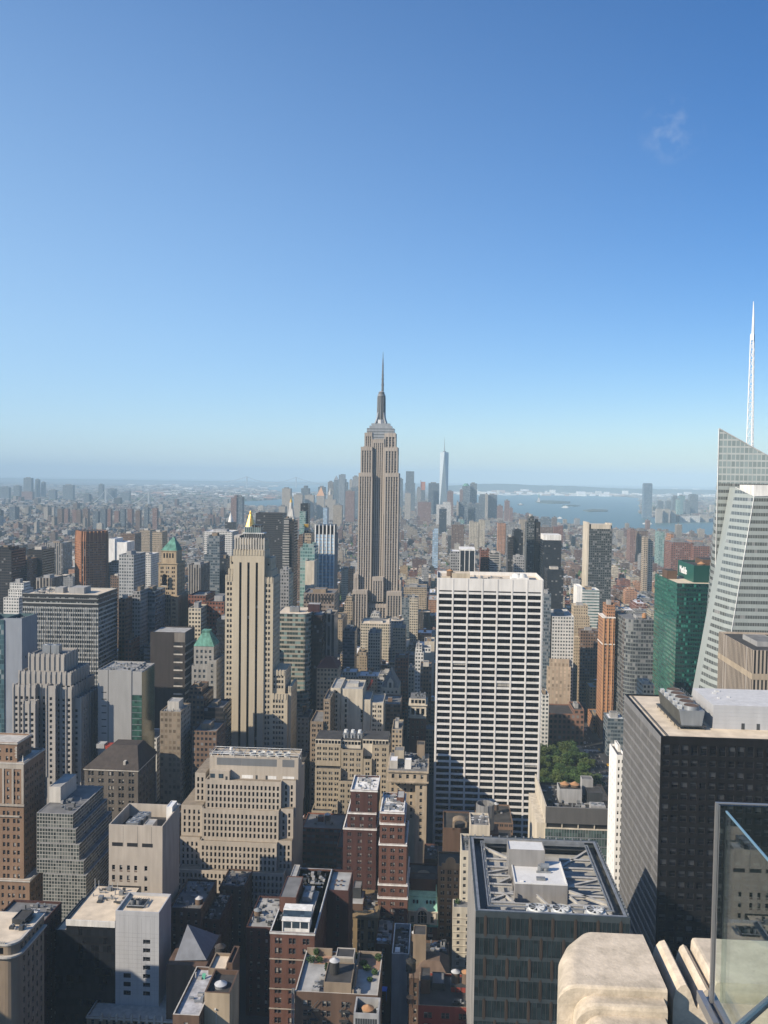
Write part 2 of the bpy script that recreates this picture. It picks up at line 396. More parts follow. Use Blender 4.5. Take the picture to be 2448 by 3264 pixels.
# ------------------------------------------------------------------ the setting: ground, streets, water, hills
M_GROUND = mat('ground_asphalt', (0.055, 0.056, 0.058), 0.9, amt=0.3, scale=0.01, stretch=1)
M_ROAD = mat('road_asphalt', (0.05, 0.05, 0.053), 0.85, amt=0.2, scale=0.08, stretch=1)
M_LAND = mat('far_land', (0.075, 0.085, 0.065), 0.95, amt=0.45, scale=0.002, stretch=1)
M_HILL = mat('hill_woods', (0.035, 0.05, 0.035), 0.95, amt=0.4, scale=0.002, stretch=1)
M_MARK = mat('road_paint', (0.75, 0.74, 0.70), 0.7)
M_PAVE = mat('pavement_concrete', (0.24, 0.23, 0.22), 0.9)
def sheet(name, pts, z, m):
 mb = MB(); mb.face([(p[0], p[1], z) for p in pts]); return tag(mb.build(name, m), kind='structure')
sheet('ground', [(-42000, -600), (42000, -600), (42000, 46000), (-42000, 46000)], 0.0, M_GROUND)
mw, t, b = newmat('bay_water')
b.inputs['Base Color'].default_value = (0.05, 0.105, 0.11, 1); b.inputs['Roughness'].default_value = 0.4; b.inputs['Specular IOR Level'].default_value = .3
n = nd(t, 'ShaderNodeTexNoise'); n.inputs['Scale'].default_value = 0.02; n.inputs['Detail'].default_value = 5
g = nd(t, 'ShaderNodeNewGeometry'); t.links.new(g.outputs['Position'], n.inputs['Vector'])
bp = nd(t, 'ShaderNodeBump'); bp.inputs['Strength'].default_value = 0.6; bp.inputs['Distance'].default_value = 8.0
t.links.new(n.outputs[0], bp.inputs['Height']); t.links.new(bp.outputs[0], b.inputs['Normal'])
def shore(pp, z): return [atz(x, y, z) for x, y in pp]
# the bay and the lower river, seen from x = 1400 to the right edge, and the east river strip on the left
WATER = [shore([(1370, 1600), (1392, 1568), (1440, 1567), (1530, 1569), (1640, 1574), (1760, 1577), (1900, 1580), (1985, 1584), (2040, 1588), (2046, 1640), (2085, 1648), (2140, 1655), (2200, 1660),
    (2290, 1665), (2480, 1672), (2480, 1734), (2290, 1722), (2200, 1714), (2110, 1706), (2010, 1699), (1930, 1693), (1860, 1684), (1790, 1676), (1740, 1668), (1690, 1656), (1640, 1643), (1580, 1632), (1480, 1622)], 1.0),
         shore([(700, 1606), (770, 1598), (830, 1596), (905, 1590), (960, 1588), (1040, 1590), (1050, 1606), (960, 1620), (880, 1622), (790, 1618), (740, 1614)], 1.0),
         shore([(840, 1556), (910, 1549), (1000, 1546), (1120, 1546), (1330, 1552), (1330, 1566), (1120, 1568), (1000, 1570), (930, 1572), (860, 1566)], 1.0)]
for w in WATER: sheet('water', w, 1.0, mw)
def inside(p, poly):
 x, y = p[0], p[1]; c = False; j = len(poly) - 1
 for i in range(len(poly)):
  xi, yi, xj, yj = poly[i][0], poly[i][1], poly[j][0], poly[j][1]
  if (yi > y) != (yj > y) and x < (xj - xi) * (y - yi) / (yj - yi) + xi: c = not c
  j = i
 return c
def island(pp, h, m, name='land'):
 pts = shore(pp, 1.0); mb = MB(); mb.prism([(p.x, p.y) for p in pts], 0.5, 1.0 + h, 0)
 return tag(mb.build(name, m), kind='structure')
island([(1706, 1600), (1730, 1597), (1775, 1598), (1818, 1601), (1815, 1605), (1770, 1606), (1720, 1604)], 9, M_HILL)
island([(1858, 1628), (1890, 1624), (1938, 1627), (1936, 1631), (1880, 1632)], 5, M_LAND)
island([(1790, 1612), (1830, 1610), (1850, 1613), (1830, 1615)], 4, M_HILL)
# wooded ridge beyond the bay and the low far shore
def ridge(prof, Y, D, m, name):
 mb = MB(); pr = [at(x, y, Y) for x, y in prof]
 for i in range(len(pr) - 1):
  a, c = pr[i], pr[i + 1]
  mb.face([(a.x, Y - D, -0.5), (c.x, Y - D, -0.5), (c.x, Y, c.z), (a.x, Y, a.z)])
  mb.face([(a.x, Y, a.z), (c.x, Y, c.z), (c.x * 1.15, Y + D * 2, -0.5), (a.x * 1.15, Y + D * 2, -0.5)])
 return tag(mb.build(name, m), kind='structure')
hr = random.Random(3)
ridge([(1380 + i * 18, 1549 - 10.0 * math.exp(-((1380 + i * 18 - 1585) / 120.0) ** 2) - 6.0 * math.exp(-((1380 + i * 18 - 1800) / 130.0) ** 2) + hr.uniform(-.8, .8) + i * 0.25) for i in range(64)], 17500, 1500, M_HILL, 'hills')
ridge([(-300 + i * 26, 1524 + (i * 26 - 300) * 0.0138 + hr.uniform(-1.0, 1.0)) for i in range(64)], 26000, 2500, M_HILL, 'hills')

# ------------------------------------------------------------------ palette
def pal(n, c, **k): return mat(n, c, **k)
TAN = pal('limestone_tan', (0.50, 0.44, 0.34)); CREAM = pal('stone_cream', (0.60, 0.54, 0.44)); PALE = pal('stone_pale', (0.56, 0.53, 0.48))
GREY = pal('stone_white_dimmed', (0.36, 0.35, 0.33)); CONC = pal('concrete_grey', (0.40, 0.40, 0.40)); WHITE = pal('white_panel', (0.76, 0.75, 0.72))
BRICK = pal('brick_red', (0.15, 0.072, 0.053)); BRICKD = pal('brick_dark', (0.085, 0.038, 0.032)); BROWN = pal('brick_brown', (0.14, 0.088, 0.062)); ORANGE = pal('brick_orange', (0.42, 0.20, 0.11))  # dark and brown bricks lowered further to deepen the blocks in shade
TANB = pal('brick_tan', (0.30, 0.235, 0.17)); BLACK = pal('granite_black', (0.022, 0.022, 0.025), rough=0.45, spec=.5); DKG = pal('metal_dark_grey', (0.06, 0.065, 0.07), rough=0.5)
STEEL = pal('steel_grey', (0.34, 0.36, 0.38), rough=0.45, metal=.4); STEELW = pal('steel_white', (0.62, 0.63, 0.62), rough=.5); COPPER = pal('copper_green', (0.13, 0.31, 0.25), amt=.25); GOLD = pal('gilded_roof', (0.80, 0.50, 0.10), rough=0.35, metal=.55)
R_BEIGE = pal('roof_beige_gravel', (0.68, 0.58, 0.45), amt=.18, scale=.2, stretch=1); R_GREY = pal('roof_grey', (0.20, 0.20, 0.20), amt=.25, scale=.2, stretch=1)
R_DARK = pal('roof_tar', (0.06, 0.058, 0.058), amt=.35, scale=.2, stretch=1); R_PALE = pal('roof_silver', (0.42, 0.42, 0.41), amt=.25, scale=.2, stretch=1); R_WHITE = pal('roof_white', (0.72, 0.73, 0.75), amt=.06)
WOOD = pal('tank_cedar', (0.16, 0.115, 0.085), amt=.2); TERRA = pal('tank_roof_terracotta', (0.48, 0.26, 0.13)); TANKW = pal('tank_roof_silver', (0.55, 0.56, 0.57), rough=.5)
MAROON = pal('panel_maroon', (0.06, 0.03, 0.035)); REDP = pal('paint_red', (0.38, 0.06, 0.04)); LEAF = pal('foliage_green', (0.05, 0.10, 0.025), amt=.4, scale=.15, stretch=1)

# ------------------------------------------------------------------ roof things
def water_tank(x, y, z, r=2.0, h=3.6, label='', roofm=None, body=None, legs=3.0, group='rooftop water tanks'):
 rt = root('water_tank', (x, y, z), label, 'water tank', group)
 part(rt, 'tank', body or WOOD, lambda m: (m.cyl(x, y, z + legs, z + legs + h, r, r * .97, 18), m.cyl(x, y, z + legs - .15, z + legs, r * 1.02, r * 1.02, 18)))
 part(rt, 'tank_roof', roofm or TERRA, lambda m: m.cyl(x, y, z + legs + h, z + legs + h + r * .62, r * 1.08, 0.0, 18))
 def lg(m):
  k = r * .62
  for sx in (-1, 1):
   m.bar((x - k, y + sx * k, z + legs - .3), (x + k, y + sx * k, z + legs - .3), .12); m.bar((x - k, y + sx * k, z), (x + k, y + sx * k, z + legs - .3), .06)
 if legs > .8:
  for sx in (-1, 1):
   for sy in (-1, 1):
    part(rt, 'leg', DKG, lambda m: m.bar((x + sx * r * .62, y + sy * r * .62, z), (x + sx * r * .62, y + sy * r * .62, z + legs - .15), .13))
  part(rt, 'brace', DKG, lg)
 return rt
def ac_unit(x0, x1, y0, y1, z, h, label, group='rooftop cooling units', fans=1, m=None):
 cx, cy = (x0 + x1) / 2, (y0 + y1) / 2
 rt = root('cooling_unit', (cx, cy, z), label, 'cooling unit', group)
 def bd(b):
  b.box(x0, x1, y0, y1, z + .3, z + h); b.box(x0 + .2, x1 - .2, y0 + .2, y1 - .2, z, z + .3, cap=False)
  for i in range(1, 6): zz = z + .3 + (h - .3) * i / 6; b.box(x0 - .03, x1 + .03, y0 - .03, y1 + .03, zz - .04, zz + .04)
 part(rt, 'casing', m or CONC, bd)
 for i in range(fans):
  fx = x0 + (x1 - x0) * (i + .5) / fans; r = min((x1 - x0) / fans, y1 - y0) * .4
  part(rt, 'fan_shroud', STEEL, lambda b: (b.cyl(fx, cy, z + h, z + h + .35, r, r * .94, 14, cap=False), b.cyl(fx, cy, z + h, z + h + .12, r * .9, r * .9, 14, 0)))
 return rt
def bulkhead(rt, x0, x1, y0, y1, z, h, m, rm, name='penthouse'):
 def f(b):
  b.box(x0, x1, y0, y1, z, z + h, 0, cap=False); parapet(b, x0, x1, y0, y1, z + h, .3, 0, .25)
  b.face([(x0 + .25, y0 + .25, z + h - .3), (x1 - .25, y0 + .25, z + h - .3), (x1 - .25, y1 - .25, z + h - .3), (x0 + .25, y1 - .25, z + h - .3)], 1)
 return part(rt, name, [m, rm], f)
def clutter(rt, x0, x1, y0, y1, z, n, seed):
 """ducts, vents and small machinery fixed to a roof, each a part of its own"""
 r = random.Random(seed)
 for _ in range(int(n * 1.6)):
  a, c = r.uniform(x0, x1), r.uniform(y0, y1); w, d, h = r.uniform(.5, 2.2), r.uniform(.5, 2.2), r.uniform(.4, 1.9); k = r.random(); m = (CONC, DKG, STEEL)[r.randrange(3)]; b = MB()
  if k < .5: b.box(a, min(x1, a + w), c, min(y1, c + d), z, z + h); b.build('roof_box', m, rt, rt.location)
  elif k < .75: b.cyl(a, c, z, z + h * 1.2, .3, .3, 8); b.build('vent_pipe', m, rt, rt.location)
  else:
   e = min(x1, a + w * 2.5); b.box(a, e, c, c + .5, z + .4, z + .9, bottom=True)
   b.box(a + .1, a + .25, c + .1, c + .3, z, z + .4); b.box(e - .25, e - .1, c + .1, c + .3, z, z + .4); b.build('duct', m, rt, rt.location)
# ------------------------------------------------------------------ the ledge of the tower we look from, and the glass
mst, t, b = newmat('limestone_weathered')
g = nd(t, 'ShaderNodeNewGeometry'); n1 = nd(t, 'ShaderNodeTexNoise'); n1.inputs['Scale'].default_value = 3.2; n1.inputs['Detail'].default_value = 7; n1.inputs['Roughness'].default_value = .74
n2 = nd(t, 'ShaderNodeTexNoise'); n2.inputs['Scale'].default_value = 26; n2.inputs['Detail'].default_value = 3
n3 = nd(t, 'ShaderNodeTexVoronoi'); n3.inputs['Scale'].default_value = 9
for n in (n1, n2, n3): t.links.new(g.outputs['Position'], n.inputs['Vector'])
r1 = nd(t, 'ShaderNodeValToRGB'); r1.color_ramp.elements[0].position = .34; r1.color_ramp.elements[0].color = (.33, .285, .22, 1); r1.color_ramp.elements[1].position = .60; r1.color_ramp.elements[1].color = (.58, .50, .395, 1)
t.links.new(n1.outputs[0], r1.inputs[0])
pit = mth(t, 'LESS_THAN', mth(t, 'ADD', n3.outputs['Distance'], mth(t, 'MULTIPLY', n2.outputs[0], .35)), .225)
c = mixc(t, mth(t, 'MULTIPLY', pit, .6), r1.outputs[0], (.22, .19, .15))
t.links.new(c, b.inputs['Base Color']); b.inputs['Roughness'].default_value = .9
bp = nd(t, 'ShaderNodeBump'); bp.inputs['Strength'].default_value = .35; bp.inputs['Distance'].default_value = .02
t.links.new(mth(t, 'ADD', mth(t, 'MULTIPLY', n2.outputs[0], .5), n1.outputs[0]), bp.inputs['Height']); t.links.new(bp.outputs[0], b.inputs['Normal'])
STONE = mst
ZS = EYE - 3.85                                            # top of the coping stones
def crop8(x, y): return 1800 + x / 2.56, 2750 + y / 2.56
def cs(x, y, z): p = atz(*crop8(x, y), z); return (p.x, p.y)
def arc(cx, cy, r, a0, a1, n=7): return [(cx + r * math.cos(R(a0 + (a1 - a0) * i / n)), cy + r * math.sin(R(a0 + (a1 - a0) * i / n))) for i in range(n + 1)]
lg = root('tower_parapet', (1.6, 6.6, ZS - 6), 'weathered limestone parapet of the tower we stand on, at the lower right corner', 'parapet')
FOOT.append((-5, 20, -80, 12))
def rounded(mb, poly, z0, z1, e=.05):
 """prism with a softened top edge"""
 n = len(poly); cx = sum(p[0] for p in poly) / n; cy = sum(p[1] for p in poly) / n
 mb.prism(poly, z0, z1 - e, 0, cap=False)
 prev, pz = poly, z1 - e
 for k in range(1, 4):
  a = k / 3 * math.pi / 2; ins, zz = e * (1 - math.cos(a)), z1 - e + e * math.sin(a)
  cur = []
  for i in range(n):
   p0, p1, p2 = Vector(poly[i - 1]), Vector(poly[i]), Vector(poly[(i + 1) % n])
   d1, d2 = (p1 - p0), (p2 - p1)
   n_1 = Vector((d1.y, -d1.x)).normalized(); n_2 = Vector((d2.y, -d2.x)).normalized(); nn = n_1 + n_2
   if nn.length < 1e-4: nn = n_1
   nn = nn / max(.5, nn.length_squared / 2)
   cur.append(tuple(p1 - nn * ins * 1.0))
  for i in range(n):
   j = (i + 1) % n
   mb.face([(*prev[i], pz), (*prev[j], pz), (*cur[j], zz), (*cur[i], zz)])
  prev, pz = cur, zz
 mb.face([(*p, z1) for p in prev])
A, Bk = cs(140, 560, ZS), cs(640, 588, ZS); Cf = cs(838, 1040, ZS); Dd = cs(165, 1005, ZS)
yb = (A[1] + Bk[1]) / 2; xr1 = (Bk[0] + Cf[0]) / 2; yf1 = (Cf[1] + Dd[1]) / 2; xl = at(1778, 3180, yf1).x
def arched(mb, secs, xr, z, r, e=.03):
 """a slab whose left shoulder is rounded; secs = (y, left edge), front edge softened"""
 rows = []
 y0, l0 = secs[0]
 for y, l, dz in [(y0, l0, e), (y0 + e * .3, l0, e * .3), (y0 + e, l0, 0)] + [(y, l, 0) for y, l in secs[1:]]:
  p = [(l, y, z - 5)] + [(l + r - r * math.cos(R(a)), y, z - r + r * math.sin(R(a)) - (dz if a > 45 else dz * a / 45)) for a in range(0, 91, 5)] + [(xr, y, z - dz), (xr, y, z - 5)]
  rows.append(p)
 for a, b in zip(rows, rows[1:]):
  for i in range(len(a) - 1): mb.face([a[i], a[i + 1], b[i + 1], b[i]])
 mb.face(rows[0]); mb.face(rows[-1])
def coping(mb):
 arched(mb, [(yf1, xl), (6.95, xl + .07), (7.12, xl + .14), (yb, A[0] - .06)], xr1, ZS, .15, .02)
 arched(mb, [(yf1 - .13, xl + .12), (yf1 - .002, xl + .12)], xr1 - .03, ZS - .065, .16)
 arched(mb, [(yf1 - .30, xl + .16), (yf1 - .132, xl + .16)], xr1 - .05, ZS - .135, .16)
 arched(mb, [(yf1 - .55, xl + .22), (yf1 - .302, xl + .22)], xr1 - .07, ZS - .225, .17)
 arched(mb, [(yf1 - .95, xl + .26), (yf1 - .552, xl + .26)], xr1 - .08, ZS - .34, .17)
part(lg, 'coping_stone', STONE, coping, smooth=False)
def fluted(mb):
 """the second stone: a flat slab with two rolls beside it, running away from the viewer"""
 y0 = cs(1240, 975, ZS)[1]; y1 = cs(1230, 620, ZS)[1]
 X = lambda x: cs(x, 990, ZS)[0]
 # x along the front edge, height below the slab top
 pr = [(X(905), -5), (X(905), -.16), (X(925), -.09), (X(960), -.045), (X(1005), -.03), (X(1040), -.08), (X(1085), -.20), (X(1105), -.22), (X(1118), -.16), (X(1140), -.085), (X(1170), -.06),
          (X(1200), -.075), (X(1228), -.12), (X(1236), -.10), (X(1240), -.03), (X(1252), -.004), (X(1275), 0), (X(2200), 0), (X(2240), -.02), (X(2240), -5)]
 for i in range(len(pr) - 1):
  (xa, za), (xb, zb) = pr[i], pr[i + 1]
  mb.face([(xa, y0, ZS + za), (xb, y0, ZS + zb), (xb, y1, ZS + zb), (xa, y1, ZS + za)])
 mb.face([(x, y0, ZS + z) for x, z in pr]); mb.face([(x, y1, ZS + z) for x, z in reversed(pr)])
part(lg, 'coping_stone', STONE, fluted)
LEDGE = mat('ledge_shade', (0.035, 0.033, 0.034), .8)  # near-black colour standing for the deep shade of the drop below
part(lg, 'gap_fill', LEDGE, lambda m: m.box(xl + .1, 8, yf1 - .5, yb - .1, ZS - 5, ZS - .75))  # dark filler added where the gap between the stones is in shade
part(lg, 'terrace_floor', LEDGE, lambda m: m.box(xl + .3, 8, 2.4, yf1 - .52, ZS - 5, ZS - 1.9))
part(lg, 'outer_wall', STONE, lambda m: m.box(xl + .05, 8, 2.6, yb - .2, ZS - 9, ZS - 5.01))
# glass safety screen: two panes meeting at a corner, a steel edge and a floor clip
mg, t, b = newmat('screen_glass'); t.nodes.remove(b)
tr = nd(t, 'ShaderNodeBsdfTransparent'); tr.inputs[0].default_value = (.90, .95, .93, 1); gl = nd(t, 'ShaderNodeBsdfGlossy'); gl.inputs['Roughness'].default_value = .01; gl.inputs[0].default_value = (.9, .95, 1, 1)
g = nd(t, 'ShaderNodeNewGeometry'); dt = nd(t, 'ShaderNodeVectorMath', operation='DOT_PRODUCT'); t.links.new(g.outputs['Normal'], dt.inputs[0]); t.links.new(g.outputs['Incoming'], dt.inputs[1])
frs = mth(t, 'ADD', mth(t, 'MULTIPLY', mth(t, 'POWER', mth(t, 'SUBTRACT', 1.0, mth(t, 'ABSOLUTE', dt.outputs['Value'])), 5.0), .9), .04); mx = nd(t, 'ShaderNodeMixShader')
t.links.new(frs, mx.inputs[0]); t.links.new(tr.outputs[0], mx.inputs[1]); t.links.new(gl.outputs[0], mx.inputs[2]); t.links.new(mx.outputs[0], t.nodes['Material Output'].inputs[0])
GEDGE = mat('glass_edge', (.20, .36, .48), .25, spec=.8); GFR = mat('brushed_steel', (.50, .50, .50), .35, .7, amt=.05)
YG = 6.0; pc = at(2284, 2566, YG); zg1 = pc.z; zg0 = at(2268, 3196, YG).z; xg = pc.x
gs = root('glass_screen', (xg, YG, zg0), 'clear glass safety screen with a blue polished edge, at the right edge of the view', 'glass screen')
part(gs, 'glass_pane', [mg], lambda m: m.box(xg + .03, xg + 1.4, YG, YG + .012, zg0, zg1, bottom=True))
part(gs, 'glass_pane', [mg], lambda m: m.box(xg + .045, xg + .057, YG - 3.2, YG - .05, zg0, zg1 - .03, bottom=True))
part(gs, 'edge_trim', GFR, lambda m: (m.box(xg - .006, xg + .012, YG - .008, YG + .018, zg0, zg1 + .008), m.box(xg + .016, xg + .024, YG - .004, YG + .014, zg0, zg1 - .002), m.box(xg - .006, xg + 1.4, YG - .004, YG + .016, zg1 + .009, zg1 + .017, bottom=True)))
part(gs, 'polished_edge', GEDGE, lambda m: m.box(xg + .045, xg + .057, YG - 3.2, YG - .05, zg1 - .029, zg1 - .018, bottom=True))
part(gs, 'clip', GFR, lambda m: (m.box(xg - .06, xg - .02, YG - .25, YG + .12, zg0 - .06, zg0 + .015), m.box(xg + .02, xg + .06, YG - .25, YG + .12, zg0 - .06, zg0 + .015), m.box(xg - .02, xg + .02, YG - .25, YG + .12, zg0 - .06, zg0 - .03)))
hr_ = root('handrail', at(2400, 3230, 4.3), 'grey metal handrail crossing the bottom right corner behind the glass', 'handrail'); part(hr_, 'rail', GFR, lambda m: m.bar(at(2330, 3296, 4.0), at(2500, 3146, 5.0), .021, 10))
# ------------------------------------------------------------------ the white grid tower in the middle
def grid_tower():
 t = T(1393, 1733, 1845, 561, 42, yb=2720)
 sp = dict(pw=9, ww=8, n=7, fill=1.2, mg=.9, fh=4.14, wh=2.75, top=10.5, rec=.5)
 sp2 = dict(pw=6, ww=4.6, fill=2.0, mg=.9, fh=4.14, wh=2.55, top=10.6, rec=.9)
 M = mat('travertine_white', (0.72, 0.70, 0.67), .7, amt=.07)
 rt = tower('office_tower', 'white stone tower faced with a grid of long black window bands', 'office tower', [dict(t, ph=2.5)], M, R_BEIGE, sp, M_GLK, 'band', fm=M_FRAMED, sides=sp2, blinds=.03, wname='window_band')
 x0, x1, y0, y1, z = t['x0'], t['x1'], t['y0'], t['y1'], t['z1']
 def seams(m):
  w = (x1 - x0 - 1.8) / 7
  for i in range(8):
   a = x0 + .9 + w * i; m.box(a - .4, a + .4, y0 - .2, y0 - .002, 40, z - .3, 0)
  for i in range(1, 3): m.box(x0, x1, y0 - .02, y0 - .001, z - 3 * i - .03, z - 3 * i + .03, 0)
 part(rt, 'pier', M, seams)
 part(rt, 'louvre_band', M_FRAMED, lambda m: [m.box(x0 + .9 + (x1 - x0 - 1.8) / 7 * i + .75, x0 + .9 + (x1 - x0 - 1.8) / 7 * (i + 1) - .75, y0 - .03, y0 - .002, z - 9.0, z - 8.1) for i in range(7)])
 bulkhead(rt, x0 + 10, x0 + 22, y0 + 14, y0 + 26, z - 2.5, 4.2, TAN, R_BEIGE); bulkhead(rt, x0 + 2.4, x0 + 9, y0 + 17, y0 + 34, z - 2.5, 1.6, CREAM, R_BEIGE)
 def drums(m):
  for cx in (x1 - 16, x1 - 12.4): m.cyl(cx, y0 + 15, z - 2.5, z + 1.6, 3.0, 3.0, 20, 0); m.cyl(cx, y0 + 15, z + 1.61, z + 2.2, 2.0, 2.0, 20, 0)
  m.box(x1 - 20, x1 - 8.5, y0 + 9, y0 + 22, z - 2.5, z - .2)
 part(rt, 'cooling_drum', WHITE, drums); part(rt, 'roof_well', BLACK, lambda m: (m.box(x1 - 24, x1 - 20.2, y0 + 8, y0 + 20, z - 2.48, z - 2.3), m.box(x1 - 8, x1 - 2, y0 + 6, y0 + 30, z - 2.48, z - 2.3)))
 clutter(rt, x0 + 22, x1 - 24, y0 + 6, y0 + 34, z - 2.5, 12, 5)
 water_tank(x0 + 8.6, y0 + 21, z - 2.5, 2.2, 3.4, 'cedar water tank on the white grid tower roof', legs=1.6)
grid_tower()

# ------------------------------------------------------------------ the glass tower with the open roof of fans
def fan_tower():
 X0, X1, Y0, Y1, Z = 14.0, 62.6, 270.0, 328.0, 118.0
 FOOT.append((X0, X1, Y0, Y1)); ZD = 112.5
 rt = root('glass_tower', ((X0 + X1) / 2, (Y0 + Y1) / 2, 0), 'dark glass tower with brown lozenge panels and an open roof of white beams', 'office tower'); L = rt.location
 G = glass('curtain_glass_teal', (0.015, 0.023, 0.026), .07, .3, .35); SP = mat('spandrel_slate', (.055, .07, .078), .4); LZ = mat('panel_bronze', (.06, .046, .037), .5)
 SD = mat('metal_panel_grey', (.38, .37, .36), .6, 0, amt=.15)
 ft = 6.8
 def shell(m):
  m.face([(X0, Y0, 0), (X0, Y1, 0), (X0, Y1, Z), (X0, Y0, Z)], 0); m.face([(X1, Y0, 0), (X1, Y1, 0), (X1, Y1, Z), (X1, Y0, Z)], 0); m.face([(X0, Y1, 0), (X1, Y1, 0), (X1, Y1, Z), (X0, Y1, Z)], 0)
  m.face([(X0, Y0, 0), (X1, Y0, 0), (X1, Y0, 20), (X0, Y0, 20)], 1)
  for a, b, c, d in ((X0, X1, Y0, Y0 + .6), (X0, X1, Y1 - .6, Y1), (X0, X0 + .6, Y0 + .6, Y1 - .6), (X1 - .6, X1, Y0 + .6, Y1 - .6)):
   m.face([(a, c, Z), (b, c, Z), (b, d, Z), (a, d, Z)], 1)
  m.box(X0 + .6, X1 - .6, Y0 + .6, Y1 - .6, ZD - 1, Z, 1, cap=False)
  # faceted joints on the sun side
  for k in range(14):
   z = Z - 3 - k * 7; m.box(X0 - .05, X0 - .002, Y0 + .2, Y1 - .2, z, z + .12, 0)
  for k in range(22):
   y = Y0 + 1.3 + k * 2.6; m.box(X0 - .25, X0 - .003, y, y + .35, 20, Z - .5, 0)
 part(rt, 'wall', [SD, SP], shell)
 z = Z - 1.9; k = 0
 n = 34; w = (X1 - X0) / n
 while z > 24:
  h = ft - 1.35
  def fl(m):
   m.face([(X0, Y0, z - h), (X1, Y0, z - h), (X1, Y0, z), (X0, Y0, z)], 0)
   for i in range(n + 1): a = X0 + w * i; m.box(max(X0, a - .06), min(X1, a + .06), Y0 - .1, Y0 - .002, z - h, z, 1)
  part(rt, 'window_band', [G, DKG], fl)
  z -= ft; k += 1
 def spn(m):
  zz = Z
  m.face([(X0, Y0 - .05, Z - 1.9), (X1, Y0 - .05, Z - 1.9), (X1, Y0 - .05, Z), (X0, Y0 - .05, Z)], 0)
  for j in range(14):
   b = Z - 1.9 - ft * j - (ft - 1.35); m.box(X0, X1, Y0 - .06, Y0 - .003, b - 1.35, b, 0, bottom=True)
 part(rt, 'spandrel', SP, spn)
 for j in range(9):
  for i in range(8):
   cx = X0 + 3.2 + 7.1 * i + (0 if j % 2 == 0 else -3.55); cz = Z - 1.9 - (ft - 1.35) / 2 - ft * j
   if not X0 + .8 < cx < X1 - .8: continue
   part(rt, 'lozenge_panel', LZ, lambda m: (m.face([(cx - .5, Y0 - .16, cz + 2.9), (cx, Y0 - .24, cz + 3.7), (cx + .5, Y0 - .16, cz + 2.9), (cx + .5, Y0 - .16, cz - 2.9), (cx, Y0 - .24, cz - 3.7), (cx - .5, Y0 - .16, cz - 2.9)]),
    m.face([(cx - .5, Y0 - .07, cz + 2.9), (cx - .5, Y0 - .16, cz + 2.9), (cx - .5, Y0 - .16, cz - 2.9), (cx - .5, Y0 - .07, cz - 2.9)])))
 def deck(m): m.face([(X0 + .6, Y0 + .6, ZD), (X1 - .6, Y0 + .6, ZD), (X1 - .6, Y1 - .6, ZD), (X0 + .6, Y1 - .6, ZD)])
 part(rt, 'roof', R_PALE, deck)
 def track(m):
  for o, w_, zz, mi in ((.7, .9, Z - .1, 0), (1.7, 2.3, Z - 2.2, 1), (4.1, .35, Z - .05, 0), (4.8, .3, Z - .25, 0)):
   a, b, c, d = X0 + o, X1 - o, Y0 + o, Y1 - o
   for q in ((a, b, c, c + w_), (a, b, d - w_, d), (a, a + w_, c + w_ + .01, d - w_ - .01), (b - w_, b, c + w_ + .01, d - w_ - .01)):
    m.box(q[0], q[1], q[2], q[3], zz - .35, zz, mi, bottom=True)
  for i in range(15):      # lamp-like brackets along the rim
   for yy in (Y1 - .5,): m.box(X0 + 2 + i * 3.1, X0 + 2.5 + i * 3.1, yy - .3, yy + .3, Z + .002, Z + .6, 0)
  for i in range(24): m.box(X1 - .5, X1 - .1, Y0 + 1.5 + i * 2.3, Y0 + 1.9 + i * 2.3, Z + .002, Z + .55, 0)
 part(rt, 'roof_track', [STEEL, DKG], track)
 def rails(m):
  a, b, c, d = X0 + 5.4, X1 - 5.4, Y0 + 5.2, Y1 - 5.4
  for zz in (Z - .3, Z + .1, Z + .5):
   for p, q in (((a, c), (b, c)), ((b, c), (b, d)), ((b, d), (a, d)), ((a, d), (a, c))): m.bar((*p, zz), (*q, zz), .05)
  for i in range(20): m.bar((a + (b - a) * i / 19, d, Z - .4), (a + (b - a) * i / 19, d, Z + .5), .05); m.bar((a + (b - a) * i / 19, c, Z - .4), (a + (b - a) * i / 19, c, Z + .5), .05)
  for i in range(1, 8):
   for yy in (d + .8, d + 1.6): m.bar((a, yy, Z + i * .12), (b, yy, Z + i * .12), .05)
 part(rt, 'railing', STEEL, rails)
 BM = mat('beam_white', (.50, .48, .44), .6)
 def ibeam(m, p, q, wd=.55, h=.9):
  p, q = Vector(p), Vector(q); d = (q - p).normalized(); s = Vector((-d.y, d.x, 0)) * wd
  for zz in (0, -h): m.face([p + s + EZ * zz, q + s + EZ * zz, q - s + EZ * zz, p - s + EZ * zz]); m.face([p + s + EZ * (zz - .12), q + s + EZ * (zz - .12), q - s + EZ * (zz - .12), p - s + EZ * (zz - .12)])
  for k in (s, -s):
   for zz in (0, -h): m.face([p + k + EZ * zz, q + k + EZ * zz, q + k + EZ * (zz - .12), p + k + EZ * (zz - .12)])
  m.face([p, q, q - EZ * h, p - EZ * h])
 xl_, xr_ = X0 + 5.2, X1 - 5.2; pl, pr = 27.2, 46.2
 zb = Z - .6
 for y in (278, 284, 290.5, 297, 303.5, 310): part(rt, 'beam', BM, lambda m: ibeam(m, (xl_, y, zb), (pl, y, zb)))
 for y in (278, 284.5, 291, 298, 305, 312): part(rt, 'beam', BM, lambda m: ibeam(m, (pr, y, zb), (xr_, y, zb)))
 for p, q in (((xl_, 279, zb), (pl, 286, zb - .2)), ((xl_, 320, zb), (pl + 1, 311, zb)), ((pl - 4, 292, zb), (pl, 296, zb)), ((xr_, 280, zb), (pr, 288, zb)), ((xr_, 320, zb), (pr, 306, zb)), ((xr_, 297, zb), (pr, 291.5, zb - .2)), ((xl_, 299, zb), (pl, 303, zb - .2))): part(rt, 'beam', BM, lambda m: ibeam(m, p, q, .45))
